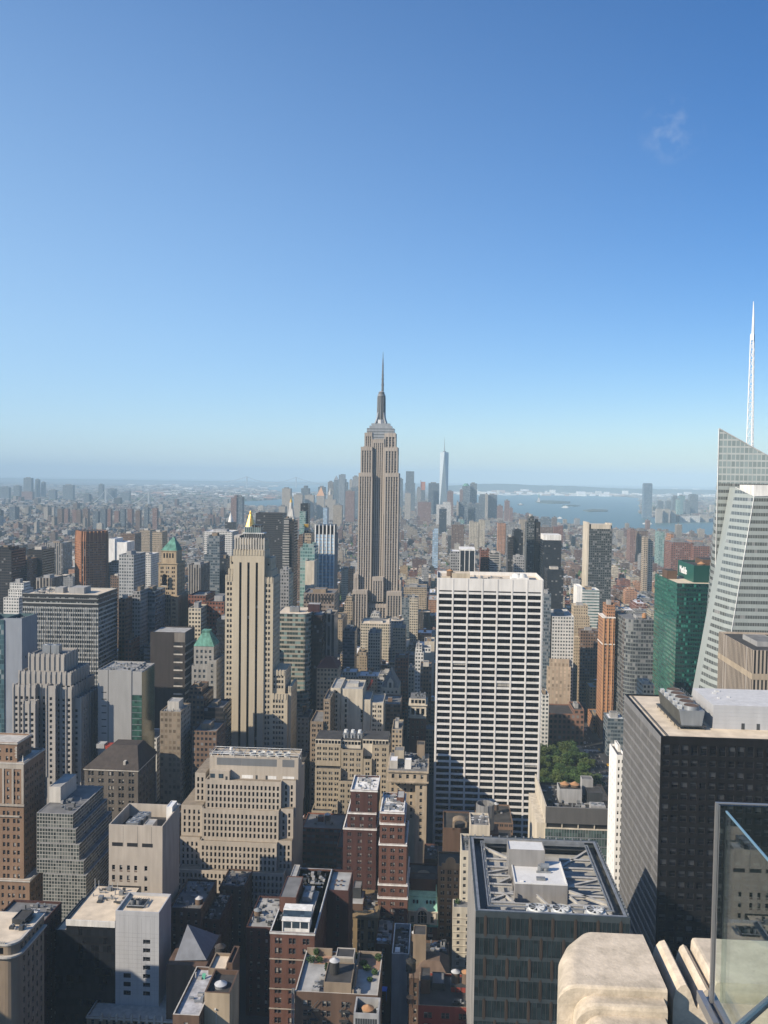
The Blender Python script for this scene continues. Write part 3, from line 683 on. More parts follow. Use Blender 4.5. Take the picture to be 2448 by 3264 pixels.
 part(rt, 'beam', BM, lambda m: ibeam(m, (xl_, 277.2, zb + .2), (xr_, 277.2, zb + .2), .35))
 for i in range(6):
  a = xl_ + 8 + i * 5.4
  part(rt, 'beam', BM, lambda m: ibeam(m, (a, 277.2, zb + .1), (a + (3.6 if i % 2 else -3.0), 271.6 if i % 2 else 284, zb + .1), .3))
 PW = mat('penthouse_white', (.70, .70, .69), .6, amt=.05); PG = mat('penthouse_grey', (.30, .29, .28), .7)
 def ph(m):
  m.box(28, 45.7, 287.7, 306, ZD, 119, 1, cap=False); m.face([(28, 287.7, 119), (45.7, 287.7, 119), (45.7, 306, 119), (28, 306, 119)], 0)
  for a, b, c, d in ((28, 45.7, 287.7, 288.0), (28, 28.3, 288.0, 301), (45.4, 45.7, 288.0, 306)): m.box(a, b, c, d, 119.003, 119.5, 0)
 part(rt, 'penthouse', [PW, PG], ph)
 def ph2(m):
  m.box(26.9, 39.6, 301, 309, ZD, 125, 1, cap=False); m.face([(26.9, 301, 124.7), (39.6, 301, 124.7), (39.6, 309, 124.7), (26.9, 309, 124.7)], 0); parapet(m, 26.9, 39.6, 301, 309, 125, .3, 1, .25)
 part(rt, 'penthouse', [PW, PG], ph2)
 part(rt, 'hatch', STEEL, lambda m: m.box(35.6, 38.6, 290.6, 292.2, 119.003, 119.8)); part(rt, 'hatch', WHITE, lambda m: m.box(30, 31, 288.6, 289.4, 119.003, 119.6))
 def duct(m):
  m.cyl(37.6, 297.6, 119.0, 121.2, .9, .9, 14); m.cyl(39.6, 297.9, 119.0, 121.4, .9, .9, 14); m.bar((37.6, 297.6, 121.0), (40.6, 297.9, 121.0), .95, 12); m.box(36.2, 41.2, 296.4, 296.9, 119.003, 119.6)
 part(rt, 'duct', STEEL, duct)
 for fx in (33.9, 41.6, 52.4):
  fan = part(rt, 'fan', [STEELW, DKG], lambda m: (m.box(fx - 3.3, fx + 3.3, 270.9, 276.9, Z - 4, Z - .25, 0, bottom=True), m.cyl(fx, 273.9, Z - .24, Z + .35, 2.75, 2.65, 28, 0, cap=False), m.cyl(fx, 273.9, Z - .24, Z - .1, 2.6, 2.6, 28, 1)))
  def blades(m):
   m.cyl(fx, 273.9, Z - .05, Z + .25, .5, .5, 14)
   for i in range(8):
    a = i * math.pi / 4 + .2; c, s_ = math.cos(a), math.sin(a); u = Vector((c, s_, 0)); v = Vector((-s_, c, 0)); o = Vector((fx, 273.9, Z + .12))
    m.face([o + u * .45 - v * .18, o + u * 2.45 - v * .5, o + u * 2.45 + v * .5 + EZ * .25, o + u * .45 + v * .18 + EZ * .1])
  mb = MB(); blades(mb); mb.build('fan_blade', STEELW, fan, L)
fan_tower()

# ------------------------------------------------------------------ the black granite block at the right edge
def dark_block():
 X0, X1, Y0, Y1, Z = 85.0, 141.0, 325.0, 389.0, 160.0
 FOOT.append((X0, X1, Y0, Y1))
 rt = root('office_block', ((X0 + X1) / 2, (Y0 + Y1) / 2, 0), 'massive black granite office block with a beige gravel roof', 'office tower'); L = rt.location
 GR = mat('granite_charcoal', (.014, .0135, .015), .6, amt=.18, scale=.15, spec=.06); SP = mat('spandrel_metal_grey', (.26, .26, .265), .5, .1, amt=.1)
 wb, fp, lp = MB(), [], []
 sp = dict(pw=3.3, ww=2.45, mg=.5, fh=4.25, wh=2.5, top=8.2, rec=.55)
 facade(wb, fp, 'f', Y0, X0, X1, 0, Z, sp, zb=40, rows=[(Z - 6.9, Z - 3.0)] + rows_of(40, Z, dict(sp, top=8.6)))
 s2 = dict(pw=1.6, ww=1.42, mg=.3, fh=4.25, wh=3.25, top=3.0, rec=.3)
 facade(wb, lp, 'l', X0, Y0, Y1, 0, Z, s2, zb=60, mi=1)
 wb.face([(X1, Y0, 0), (X1, Y1, 0), (X1, Y1, Z), (X1, Y0, Z)]); wb.face([(X0, Y1, 0), (X1, Y1, 0), (X1, Y1, Z), (X0, Y1, Z)])
 parapet(wb, X0, X1, Y0, Y1, Z, .5, 0, 1.1); wb.build('wall', [GR, SP], rt, L)
 put_windows(rt, fp, M_GLK, 'sash', 100, .55, M_FRAMED, bm=mat('window_blind_dark', (.05, .054, .06), .7))
 rest = MB()
 for o, ex, en, w, h, s_ in lp: pane_into(rest, o, ex, EZ, en, w, h, blind_var(.15), 'plain')
 tag(rest.build('side_window', [glass('window_glass_side', (.012, .013, .015), .4, .08), M_FRAME, M_BLIND], rt, L), kind='stuff')
 part(rt, 'roof', R_BEIGE, lambda m: (m.face([(X0 + 1.1, Y0 + 1.1, Z - .5), (X1 - 1.1, Y0 + 1.1, Z - .5), (X1 - 1.1, Y1 - 1.1, Z - .5), (X0 + 1.1, Y1 - 1.1, Z - .5)])))
 part(rt, 'roof_rail', DKG, lambda m: [m.box(X0 + o, X0 + o + .12, Y0 + 2, Y1 - 2, Z - .5, Z - .2) for o in (2.6, 3.2)])
 PGY = mat('penthouse_pale_grey', (.50, .51, .53), .6, amt=.05)
 def ph(m):
  m.box(108.6, 140, 339.6, 367, Z - .5, 168.8, 1, cap=False); m.face([(108.6, 339.6, 168.8), (140, 339.6, 168.8), (140, 367, 168.8), (108.6, 367, 168.8)], 0)
  for i in range(1, 6): m.box(108.6, 140, 339.56, 339.598, Z + i * 1.5, Z + i * 1.5 + .04, 1)
 p = part(rt, 'penthouse', [mat('penthouse_roof_white', (.62, .62, .62), .7, amt=.08), PGY], ph)
 for a in (119.5, 125.3):
  mb = MB(); mb.box(a, a + 1.2, 339.5, 339.57, Z - .5, Z + 1.9); mb.build('door', DKG, p, L)
 for a, c, w in ((114, 358, 1.6), (118, 352, 1), (113.5, 350, 1), (116, 361.5, 2)): part(rt, 'hatch', STEELW, lambda m: m.box(a, a + w, c, c + .8, 168.803, 169.3))
 # cooling tower on a steel frame
 cx0, cx1, cy0, cy1 = 94.8, 104.6, 337.0, 369.0
 ct = root('cooling_tower', ((cx0 + cx1) / 2, (cy0 + cy1) / 2, Z - .5), 'long galvanised cooling tower with five fans on black steel legs, on the beige gravel roof', 'cooling tower')
 def body(m):
  A = [(cx0 + 1.0, 0), (cx1 - 1.0, 0), (cx1, 5.8), (cx0, 5.8)]
  z0 = Z + 1.1
  for i in range(4):
   a, b = A[i], A[(i + 1) % 4]; m.face([(a[0], cy0, z0 + a[1]), (b[0], cy0, z0 + b[1]), (b[0], cy1, z0 + b[1]), (a[0], cy1, z0 + a[1])], 1 if i == 3 else 0)
  m.face([(a[0], cy0, z0 + a[1]) for a in A]); m.face([(a[0], cy1, z0 + a[1]) for a in A])
  for k in range(9):
   f = (k + .5) / 9; m.box(cx0 + 1 - f - .05, cx0 + 1 - f + .35, cy0 + .1, cy1 - .1, z0 + 5.8 * f - .08, z0 + 5.8 * f + .08, 1, bottom=True)
 part(ct, 'casing', [STEEL, mat('louvre_dark', (.10, .10, .09), .7)], body)
 for i in range(5):
  yy = cy0 + 3.2 + i * 6.4; xx = (cx0 + cx1) / 2 + .6
  f = part(ct, 'fan_shroud', [STEEL, BROWN], lambda m: (m.cyl(xx, yy, Z + 6.9, Z + 8.4, 3.0, 2.8, 24, 0, cap=False), m.cyl(xx, yy, Z + 6.9, Z + 8.25, 2.72, 2.72, 24, 1)))
  part(ct, 'motor_box', STEELW, lambda m: m.box(cx0 + .3, cx0 + 1.7, yy - .9, yy + .9, Z + 6.9, Z + 8.3))
 part(ct, 'platform', DKG, lambda m: m.box(cx0 - .6, cx1 + .6, cy0 - .6, cy1 + .6, Z + .75, Z + 1.1, bottom=True))
 for i in range(7):
  for a in (cx0 - .3, cx1 + .1): part(ct, 'leg', DKG, lambda m: m.box(a, a + .25, cy0 + i * 5.2, cy0 + i * 5.2 + .25, Z - .5, Z + .75))
 def rl(m):
  for a in (cx0 + .1, cx1 - .1):
   for zz in (7.6, 8.3): m.bar((a, cy0, Z + zz), (a, cy1, Z + zz), .04)
   for i in range(12): m.bar((a, cy0 + i * 2.9, Z + 6.9), (a, cy0 + i * 2.9, Z + 8.3), .04)
 part(ct, 'railing', STEEL, rl)
dark_block()

# ------------------------------------------------------------------ slim white tower beside it
t = T(1966, 1993, 2407, 400, 17, yb=2960)
rt = tower('apartment_tower', 'slim bright white tower squeezed beside the black granite block', 'apartment tower', [t], mat('white_brick', (.80, .79, .76), .8, amt=.04), R_GREY, dict(pw=1.75, ww=.8, n=2, mg=.25, fh=3.45, wh=1.7, top=2.2, rec=.3), M_GL, 'plain', sides=dict(pw=4.2, ww=.9, mg=1.5, fh=3.45, wh=1.5, top=2.4, rec=.15), cap=60)
part(rt, 'antenna', STEEL, lambda m: m.bar((t['x0'] + .5, t['y1'] - 3, t['z1'] - 1), (t['x0'] + .5, t['y1'] - 3, t['z1'] + 7), .12)); bulkhead(rt, t['x0'] + 2.2, t['x1'] - .6, t['y0'] + 8, t['y1'] - .6, t['z1'] - 1, 3, WHITE, R_GREY)
# ------------------------------------------------------------------ low block with the ribbed screen
def screen_block():
 t = T(1739, 1946, 2620, 440, 48); t['z1'] = at(1800, 2575, 440).z
 x0, x1, y0, y1, z = t['x0'], t['x1'], t['y0'], t['y1'], t['z1']; FOOT.append((x0, x1, y0, y1))
 rt = root('office_block', ((x0 + x1) / 2, (y0 + y1) / 2, 0), 'low office block with a ribbed grey metal screen over a band of green glass', 'office block'); L = rt.location
 zs = z - 8.2
 part(rt, 'wall', [CREAM, CONC], lambda m: (m.box(x0, x1, y0 + 1.2, y1, 0, z - 5.5, 0, cap=False), m.box(x0 - 4, x0 - .01, y0 + 2, y1 - 4, 0, z - 9, 0), m.box(x0 - .3, x0 + .5, y0 + .6, y1, z - 5.5, z + .6, 0)))
 part(rt, 'roof', R_DARK, lambda m: m.face([(x0, y0 + 1.2, z - 5.6), (x1, y0 + 1.2, z - 5.6), (x1, y1, z - 5.6), (x0, y1, z - 5.6)]))
 def scr(m):
  n = 68; w = (x1 - x0) / n
  for i in range(n): a = x0 + w * i; m.box(a, a + w * .55, y0 - .25, y0 + .1, zs, z, 0, bottom=True)
  m.box(x0, x1, y0 + .11, y0 + .5, zs, z - .05, 0, bottom=True); m.box(x0, x1, y0 - .3, y0 + .55, z + .002, z + .35, 0)
 part(rt, 'screen', mat('screen_metal', (.19, .185, .18), .6, amt=.06), scr)
 zz = zs - 2.6
 part(rt, 'loggia', [BLACK, CREAM], lambda m: (m.face([(x0, y0 + 1.15, zz), (x1, y0 + 1.15, zz), (x1, y0 + 1.15, zs), (x0, y0 + 1.15, zs)], 0), [m.box(x0 + (x1 - x0) * i / 4, x0 + (x1 - x0) * i / 4 + .5, y0 + .4, y0 + .9, zz, zs, 1) for i in range(4)], m.box(x0, x1, y0 + .2, y0 + 1.1, zz - .5, zz, 1)))
 G = glass('curtain_glass_green', (.06, .09, .085), .1, .6)
 for r in range(8):
  zt = zz - .55 - r * 4.4
  part(rt, 'window_band', [G, STEEL], lambda m: (m.face([(x0, y0 + .5, zt - 4.0), (x1, y0 + .5, zt - 4.0), (x1, y0 + .5, zt), (x0, y0 + .5, zt)], 0), [m.box(x0 + (x1 - x0) * i / 24 - .08, x0 + (x1 - x0) * i / 24 + .08, y0 + .35, y0 + .49, zt - 4.0, zt, 1) for i in range(1, 24)], m.box(x0, x1, y0 + .3, y0 + .48, zt - 4.4, zt - 4.01, 1, bottom=True)))
 clutter(rt, x0 + 2, x1 - 6, y0 + 4, y1 - 4, z - 5.6, 46, 8)
 bulkhead(rt, x0 + 10, x0 + 22, y0 + 22, y0 + 32, z - 5.6, 7.5, CONC, R_DARK); bulkhead(rt, x0 + 25, x0 + 33, y0 + 22, y0 + 30, z - 5.6, 6, DKG, R_DARK)
 bulkhead(rt, x1 - 9, x1 - 3, y0 + 34, y0 + 40, z - 5.6, 9, CONC, R_GREY, 'lift_house')
 water_tank(x0 + 13.5, y0 + 27, z + 1.8, 2.5, 1.0, 'first of two squat terracotta topped tanks in a grey enclosure on the ribbed screen block', legs=.2)
 water_tank(x0 + 18.9, y0 + 27, z + 1.8, 2.5, 1.0, 'second of two squat terracotta topped tanks in a grey enclosure on the ribbed screen block', legs=.2)
 ac_unit(x0 + 24.5, x0 + 32, y0 + 8, y0 + 14, z - 5.6, 4, 'grey cooling unit on the dark roof of the ribbed screen block', fans=2)
screen_block()

# ------------------------------------------------------------------ the faceted white glass tower and its spire
def crystal():
 WG = wallwin('facet_glass', (.40, .445, .435), (.09, .10, .10), (.05, .95), (.30, .76), var=.35, blind=.04, rough=.30, grough=.08, amt=.05, spec=.7)
 WT = wallwin('facet_glass_top', (.52, .56, .55), (.22, .27, .275), (.09, .91), (.12, .88), var=.3, blind=.0, rough=.2, grough=.06, amt=.05, spec=.8)
 c0 = at(2300, 1900, 600)
 rt = root('glass_tower', (c0.x + 25, 620, 0), 'faceted white glass tower with a slanting peak, at the right edge', 'office tower'); L = rt.location
 FOOT.append((165, 270, 565, 660))
 G = lambda x, y, Y: at(x, y, Y)
 def ground(p, q): k = p.z / (p.z - q.z); return p + (q - p) * k
 def facet(m, a, b, c, d, pw=1.55, fh=4.75, mi=0):
  """a top-left, b top-right, c bottom-right, d bottom-left; storeys stay level"""
  def U(p, o): return ((p - o).xy.length / pw, p.z / fh)
  o = Vector(d); m.face([d, c, b, a], mi, [(0.0, d.z / fh), ((c.xy - d.xy).length / pw, c.z / fh), ((b.xy - d.xy).length / pw, b.z / fh), ((a.xy - d.xy).length / pw * (1 if (a.xy - d.xy).dot(c.xy - d.xy) > 0 else -1), a.z / fh)])
 # rear crystal
 a = G(2292, 1366, 606); d = ground(a, G(2270, 2200, 606)); b = G(2500, 1482, 606); c = ground(b, G(2500, 2200, 606)); e = ground(a, G(2234, 2160, 650)); f0 = Vector((b.x, 655, b.z - 4)); f1 = Vector((c.x, 655, 0)); a2 = Vector((a.x * 650 / 606 + .6, 650, a.z - 6))
 def split(p, q, z): return p + (q - p) * ((z - p.z) / (q.z - p.z))
 zs = 255
 def up(m): facet(m, a, b, split(b, c, zs), split(a, d, zs), 2.9, 4.75); m.face([a, split(a, d, zs), split(a2, e, zs), a2], 0, [(0, 0), (0, 9), (3, 9), (2, 0)])
 part(rt, 'crown_glass', WT, up)
 part(rt, 'facade', WG, lambda m: (facet(m, split(a, d, zs), split(b, c, zs), c, d), facet(m, split(a2, e, zs), split(a, d, zs), d, e), m.face([b, c, f1, f0]), m.face([a2, f0, f1, e]), m.face([a, b, f0, a2])))
 part(rt, 'ridge_trim', STEELW, lambda m: (m.bar(a, b, .5), m.bar(a, d, .35)))
 # front crystal
 p = G(2345, 1554, 592); q = G(2404, 1582, 566); q1 = ground(q, G(2303, 2183, 566)); p1 = ground(p, G(2229, 2183, 592)); r_ = G(2520, 1580, 566); r1 = Vector((r_.x + 2, 566, 0)); bk = Vector((r_.x, 604, r_.z)); bl = Vector((p.x, 604, p.z)); bl1 = Vector((p1.x, 604, 0))
 part(rt, 'facade', WG, lambda m: (facet(m, p, q, q1, p1), facet(m, q, r_, r1, q1), m.face([p, q, r_, bk, bl]), m.face([p, p1, bl1, bl]), m.face([r_, r1, Vector((r1.x, 604, 0)), bk])))
 part(rt, 'ridge_trim', STEELW, lambda m: (m.bar(p, q, .35), m.bar(q, r_, .35), m.bar(q, q1, .3)))
 s0 = G(2388, 1560, 580)
 part(rt, 'plant_screen', WHITE, lambda m: m.box(s0.x, s0.x + 40, 572, 598, p.z - 8, G(2388, 1546, 575).z))
 # lattice spire
 sb, stp = G(2392, 1420, 625), G(2402, 961, 625)
 sp_ = root('spire', sb - EZ * 18, 'white lattice spire on the slanting peak of the faceted glass tower', 'spire')
 def lat(m):
  zt = G(2400, 1064, 625).z; n = 16; z0 = sb.z - 18
  prev = None
  for i in range(n + 1):
   f = i / n; z = z0 + (zt - z0) * f; r = 2.9 - 1.5 * f; ctr = sb + (stp - sb) * ((z - sb.z) / (stp.z - sb.z))
   ring = [Vector((ctr.x + r * math.cos(k * 2.094 + .5), ctr.y + r * math.sin(k * 2.094 + .5), z)) for k in range(3)]
   for k in range(3): m.bar(ring[k], ring[(k + 1) % 3], .16)
   if prev:
    for k in range(3): m.bar(prev[k], ring[k], .34); m.bar(prev[k], ring[(k + 1) % 3], .18)
   prev = ring
 part(sp_, 'lattice', mat('spire_white', (.80, .80, .80), .5, amt=.02), lat)
 za = G(2400, 1066, 625)
 part(sp_, 'needle', MATS['spire_white'], lambda m: (m.cyl(za.x, 625, za.z - 4, za.z + 12, 1.1, .75, 10), m.bar((za.x, 625, za.z + 12), (stp.x, 625, stp.z), .7, 8, 0, .25)))
crystal()

# ------------------------------------------------------------------ the green glass tower with the sign
def green_tower():
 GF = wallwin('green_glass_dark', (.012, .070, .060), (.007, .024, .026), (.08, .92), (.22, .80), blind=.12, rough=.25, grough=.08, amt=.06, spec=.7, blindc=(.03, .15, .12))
 GL_ = wallwin('green_glass_sunlit', (.025, .135, .105), (.014, .06, .052), (.05, .95), (.30, .80), blind=.5, rough=.3, grough=.1, amt=.10, scale=.03, spec=.7, blindc=(.04, .17, .12))  # lighter copy of the green glass: sunlight put into the colour
 p = at(2159, 1859, 690); x0, z = p.x, p.z; x1, y0, y1 = x0 + 48, 690.0, 760.0; FOOT.append((x0, x1, y0, y1))
 rt = root('glass_tower', (x0 + 24, 725, 0), 'emerald green glass tower with a white sign on its rooftop block', 'office tower'); L = rt.location
 n = round(z / 3.55)
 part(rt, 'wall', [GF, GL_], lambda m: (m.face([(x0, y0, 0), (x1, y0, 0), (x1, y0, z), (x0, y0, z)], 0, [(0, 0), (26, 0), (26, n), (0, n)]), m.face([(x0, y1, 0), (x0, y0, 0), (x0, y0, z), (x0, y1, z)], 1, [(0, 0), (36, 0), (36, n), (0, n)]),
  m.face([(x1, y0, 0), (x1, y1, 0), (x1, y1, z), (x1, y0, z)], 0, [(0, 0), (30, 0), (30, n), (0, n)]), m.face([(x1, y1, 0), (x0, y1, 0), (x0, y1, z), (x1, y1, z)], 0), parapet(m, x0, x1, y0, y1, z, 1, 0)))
 part(rt, 'roof', R_BEIGE, lambda m: m.face([(x0 + .4, y0 + .4, z - 1), (x1 - .4, y0 + .4, z - 1), (x1 - .4, y1 - .4, z - 1), (x0 + .4, y1 - .4, z - 1)]))
 s = at(2212, 1802, 706); sx, sz = s.x, s.z
 GS = mat('green_panel_sunlit', (.02, .115, .09), .4, amt=.05); GD = mat('green_panel', (.012, .07, .058), .4, amt=.05)  # the sun side panel is a lighter copy with sunlight painted in
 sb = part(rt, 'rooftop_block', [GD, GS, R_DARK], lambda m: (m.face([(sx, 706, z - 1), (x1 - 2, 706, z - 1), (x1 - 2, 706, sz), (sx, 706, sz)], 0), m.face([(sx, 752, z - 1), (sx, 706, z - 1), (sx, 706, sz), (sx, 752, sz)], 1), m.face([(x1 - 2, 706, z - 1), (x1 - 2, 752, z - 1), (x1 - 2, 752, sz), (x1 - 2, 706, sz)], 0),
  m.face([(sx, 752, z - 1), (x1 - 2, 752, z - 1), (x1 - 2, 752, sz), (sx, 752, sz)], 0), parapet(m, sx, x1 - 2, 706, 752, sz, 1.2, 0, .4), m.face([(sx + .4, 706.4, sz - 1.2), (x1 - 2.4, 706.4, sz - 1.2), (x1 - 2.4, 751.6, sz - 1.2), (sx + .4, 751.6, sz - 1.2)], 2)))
 cu = bpy.data.curves.new('lettering', 'FONT'); cu.body = 'MetLife'; cu.size = 8.6; cu.extrude = .15; cu.space_character = 1.0; cu.offset = .10
 to = bpy.data.objects.new('lettering', cu); COL.objects.link(to); dg = bpy.context.evaluated_depsgraph_get(); me = bpy.data.meshes.new_from_object(to.evaluated_get(dg)); bpy.data.objects.remove(to)
 sg = bpy.data.objects.new('sign_lettering', me); COL.objects.link(sg); me.materials.clear(); me.materials.append(mat('sign_white', (.85, .85, .85), .5, amt=0))
 sg.parent = sb; wd = max(v.co.x for v in me.vertices)
 # local x runs from the back towards the viewer: reading left to right on the sunlit side
 sg.matrix_basis = Matrix.Translation(Vector((sx - .25, 729 + wd / 2 + 4, sz - 9.6)) - L) @ Matrix(((0, 0, -1, 0), (-1, 0, 0, 0), (0, 1, 0, 0), (0, 0, 0, 1)))
 sg.scale = (.80, .95, 1)
 part(rt, 'roof_plant', [BROWN, R_DARK], lambda m: (m.box(x0 + 2, x0 + 10, 728, 744, z - 1, z + 6, 0, top=1), m.box(sx + 12, sx + 26, 722, 744, sz - 1.2, sz + 3.4, 0, top=1)))
 water_tank(sx + 8, 714, sz - 1.2, 3.2, 1.6, 'low terracotta topped tank on the green tower with the white sign', legs=.2)
green_tower()
# ------------------------------------------------------------------ the tall stepped skyscraper with the mast
def skyscraper():
 LS = mat('limestone_warm_grey', (0.48, 0.425, 0.37), .85, amt=.08, scale=.03)
 ST = wallwin('window_strip_dark', (.20, .185, .18), (.02, .022, .028), (.08, .92), (0.30, .86), blind=.10, amt=.05)
 t0 = T(1118, 1283, 1975, 1262, 60)
 rt = root('skyscraper', (at(1208, 1980, 1290).x, 1300, 0), 'tallest stepped limestone skyscraper, with a silver mast and antenna', 'skyscraper'); L = rt.location
 wb, sb = MB(), MB(); strips = []
 def block(xl, xr, yt, Y, D, z0, n, pier=1.75, edge=2.2, arch=True):
  a, b = at(xl, yt, Y), at(xr, yt, Y); z1 = a.z; x0, x1 = a.x, b.x
  w = (x1 - x0 - 2 * edge + pier) / n; cols = [(x0 + edge + w * i, x0 + edge + w * i + w - pier) for i in range(n)]
  pn = []
  facade(wb, pn, 'f', Y, x0, x1, z0, z1, dict(rec=.9), cols=cols, rows=[(z0 + .3, z1 - 5.5)])
  m = max(2, int(D / (w * 1.05))); w2 = (D - 2 * edge + pier) / m
  facade(wb, pn, 'r', x1, Y, Y + D, z0, z1, dict(rec=.9), cols=[(Y + edge + w2 * i, Y + edge + w2 * i + w2 - pier) for i in range(m)], rows=[(z0 + .3, z1 - 5.5)])
  wb.face([(x0, Y, z0), (x0, Y + D, z0), (x0, Y + D, z1), (x0, Y, z1)]); wb.face([(x0, Y + D, z0), (x1, Y + D, z0), (x1, Y + D, z1), (x0, Y + D, z1)]); wb.face([(x0, Y, z1), (x1, Y, z1), (x1, Y + D, z1), (x0, Y + D, z1)])
  for c in cols:      # small finials at the parapet
   wb.box(c[1], min(x1, c[1] + pier), Y - .25, Y + .6, z1 - 6, z1 + 1.0)
  strips.extend(pn); FOOT.append((x0, x1, Y, Y + D)); return z1
 block(1123, 1171, 1882, 1264, 60, 0, 5); block(1232, 1281, 1887, 1264, 60, 0, 5)
 block(1171.3, 1231.7, 1925, 1272, 40, 0, 6); block(1186, 1222, 1840, 1273, 40, 70, 4)
 block(1127, 1142.5, 1831, 1276, 45, 0, 2); block(1272.5, 1279, 1850, 1277, 45, 0, 1, 1, 1.2)
 block(1143, 1187, 1507, 1281, 40, 60, 5); block(1225.5, 1272, 1508, 1281, 40, 60, 5)
 block(1187.3, 1225.2, 1400, 1289, 34, 60, 5)
 block(1150, 1187, 1424, 1285, 34, 200, 4); block(1225.5, 1268, 1426, 1285, 34, 200, 4)
 block(1162, 1187, 1379, 1290, 28, 280, 3); block(1225.5, 1262, 1381, 1290, 28, 280, 3)
 wb.build('wall', LS, rt, L)
 strips.sort(key=lambda p: (p[5] != 'f', -p[0].z)); rest = MB()
 for i, (o, ex, en, w, h, side) in enumerate(strips):
  mb = MB() if i < 100 else rest; k = round(h / 3.7)
  c = [o - ex * w / 2 - EZ * h / 2, o + ex * w / 2 - EZ * h / 2, o + ex * w / 2 + EZ * h / 2, o - ex * w / 2 + EZ * h / 2]
  mb.face(c, 0, [(i * 7, 0), (i * 7 + 2, 0), (i * 7 + 2, k), (i * 7, k)])
  if i < 100: mb.build('window_strip', ST, rt, L)
 if rest.f: tag(rest.build('window_strip', ST, rt, L), kind='stuff')
 MT = mat('mast_aluminium', (.46, .47, .48), .35, .35, amt=.08); MD = mat('mast_dark', (.12, .125, .13), .45)
 c = at(1214, 1370, 1300); cx, cy = c.x, 1304.0; zz = lambda y: at(1214, y, 1300).z
 def crown(m):
  for hw, ya, yb2 in ((20.5, 1400, 1366), (17, 1366, 1358), (14, 1358, 1350)): m.box(cx - hw, cx + hw, cy - hw * .62, cy + hw * .62, zz(ya), zz(yb2), 0)
  for k in range(4): m.box(cx - 20.7, cx + 20.7, cy - 13, cy + 13, zz(1396 - k * 9), zz(1396 - k * 9) + .8, 1)
 part(rt, 'crown', [MT, MD], crown)
 def mast(m):
  m.cyl(cx, cy, zz(1350), zz(1262), 6.4, 6.0, 12, 1); m.cyl(cx, cy, zz(1352), zz(1338), 9.0, 8.2, 12, 0)
  for i in range(4):
   a = i * math.pi / 2 + math.pi / 4; u = Vector((math.cos(a), math.sin(a), 0)); v = Vector((-u.y, u.x, 0)) * 1.25; o = Vector((cx, cy, 0))
   A = [o + u * 5 + EZ * zz(1350), o + u * 12.5 + EZ * zz(1350), o + u * 9.0 + EZ * zz(1334), o + u * 7.2 + EZ * zz(1316), o + u * 4.5 + EZ * zz(1312)]
   m.face([p + v for p in A], 0); m.face([p - v for p in A], 0)
   for j in range(len(A)): m.face([A[j] - v, A[j] + v, A[(j + 1) % 5] + v, A[(j + 1) % 5] - v], 0)
  for i in range(12):
   a = i * math.pi / 6; m.bar((cx + 6.7 * math.cos(a), cy + 6.7 * math.sin(a), zz(1350)), (cx + 6.1 * math.cos(a), cy + 6.1 * math.sin(a), zz(1264)), .3, 4, 0)
  for ya, r in ((1262, 6.2), (1258, 5.6)): m.cyl(cx, cy, zz(ya), zz(ya) + 1.2, r, r, 16, 0)
  m.cyl(cx, cy, zz(1259), zz(1250), 4.8, 4.4, 16, 1); m.cyl(cx, cy, zz(1250), zz(1246), 4.6, 2.6, 16, 0)
 part(rt, 'mast', [MT, MD], mast)
 AD = mat('antenna_grey', (.16, .165, .175), .6)
 def ant(m):
  ys = (1246, 1215, 1190, 1165, 1145, 1121); rs = (1.9, 1.5, 1.25, .9, .6, .25)
  for i in range(5): m.cyl(cx + 1.5, cy, zz(ys[i]), zz(ys[i + 1]), rs[i], rs[i + 1], 8)
  r = random.Random(4)
  for k in range(16):
   y = 1240 - k * 6.2; a = r.random() * 6.28; q = r.uniform(1.6, 2.6) * (1 - k / 30)
   m.box(cx + 1.5 - q, cx + 1.5 + q, cy - .35, cy + .35, zz(y), zz(y) + r.uniform(.5, 1.6), bottom=True)
 part(rt, 'antenna', AD, ant)
skyscraper()

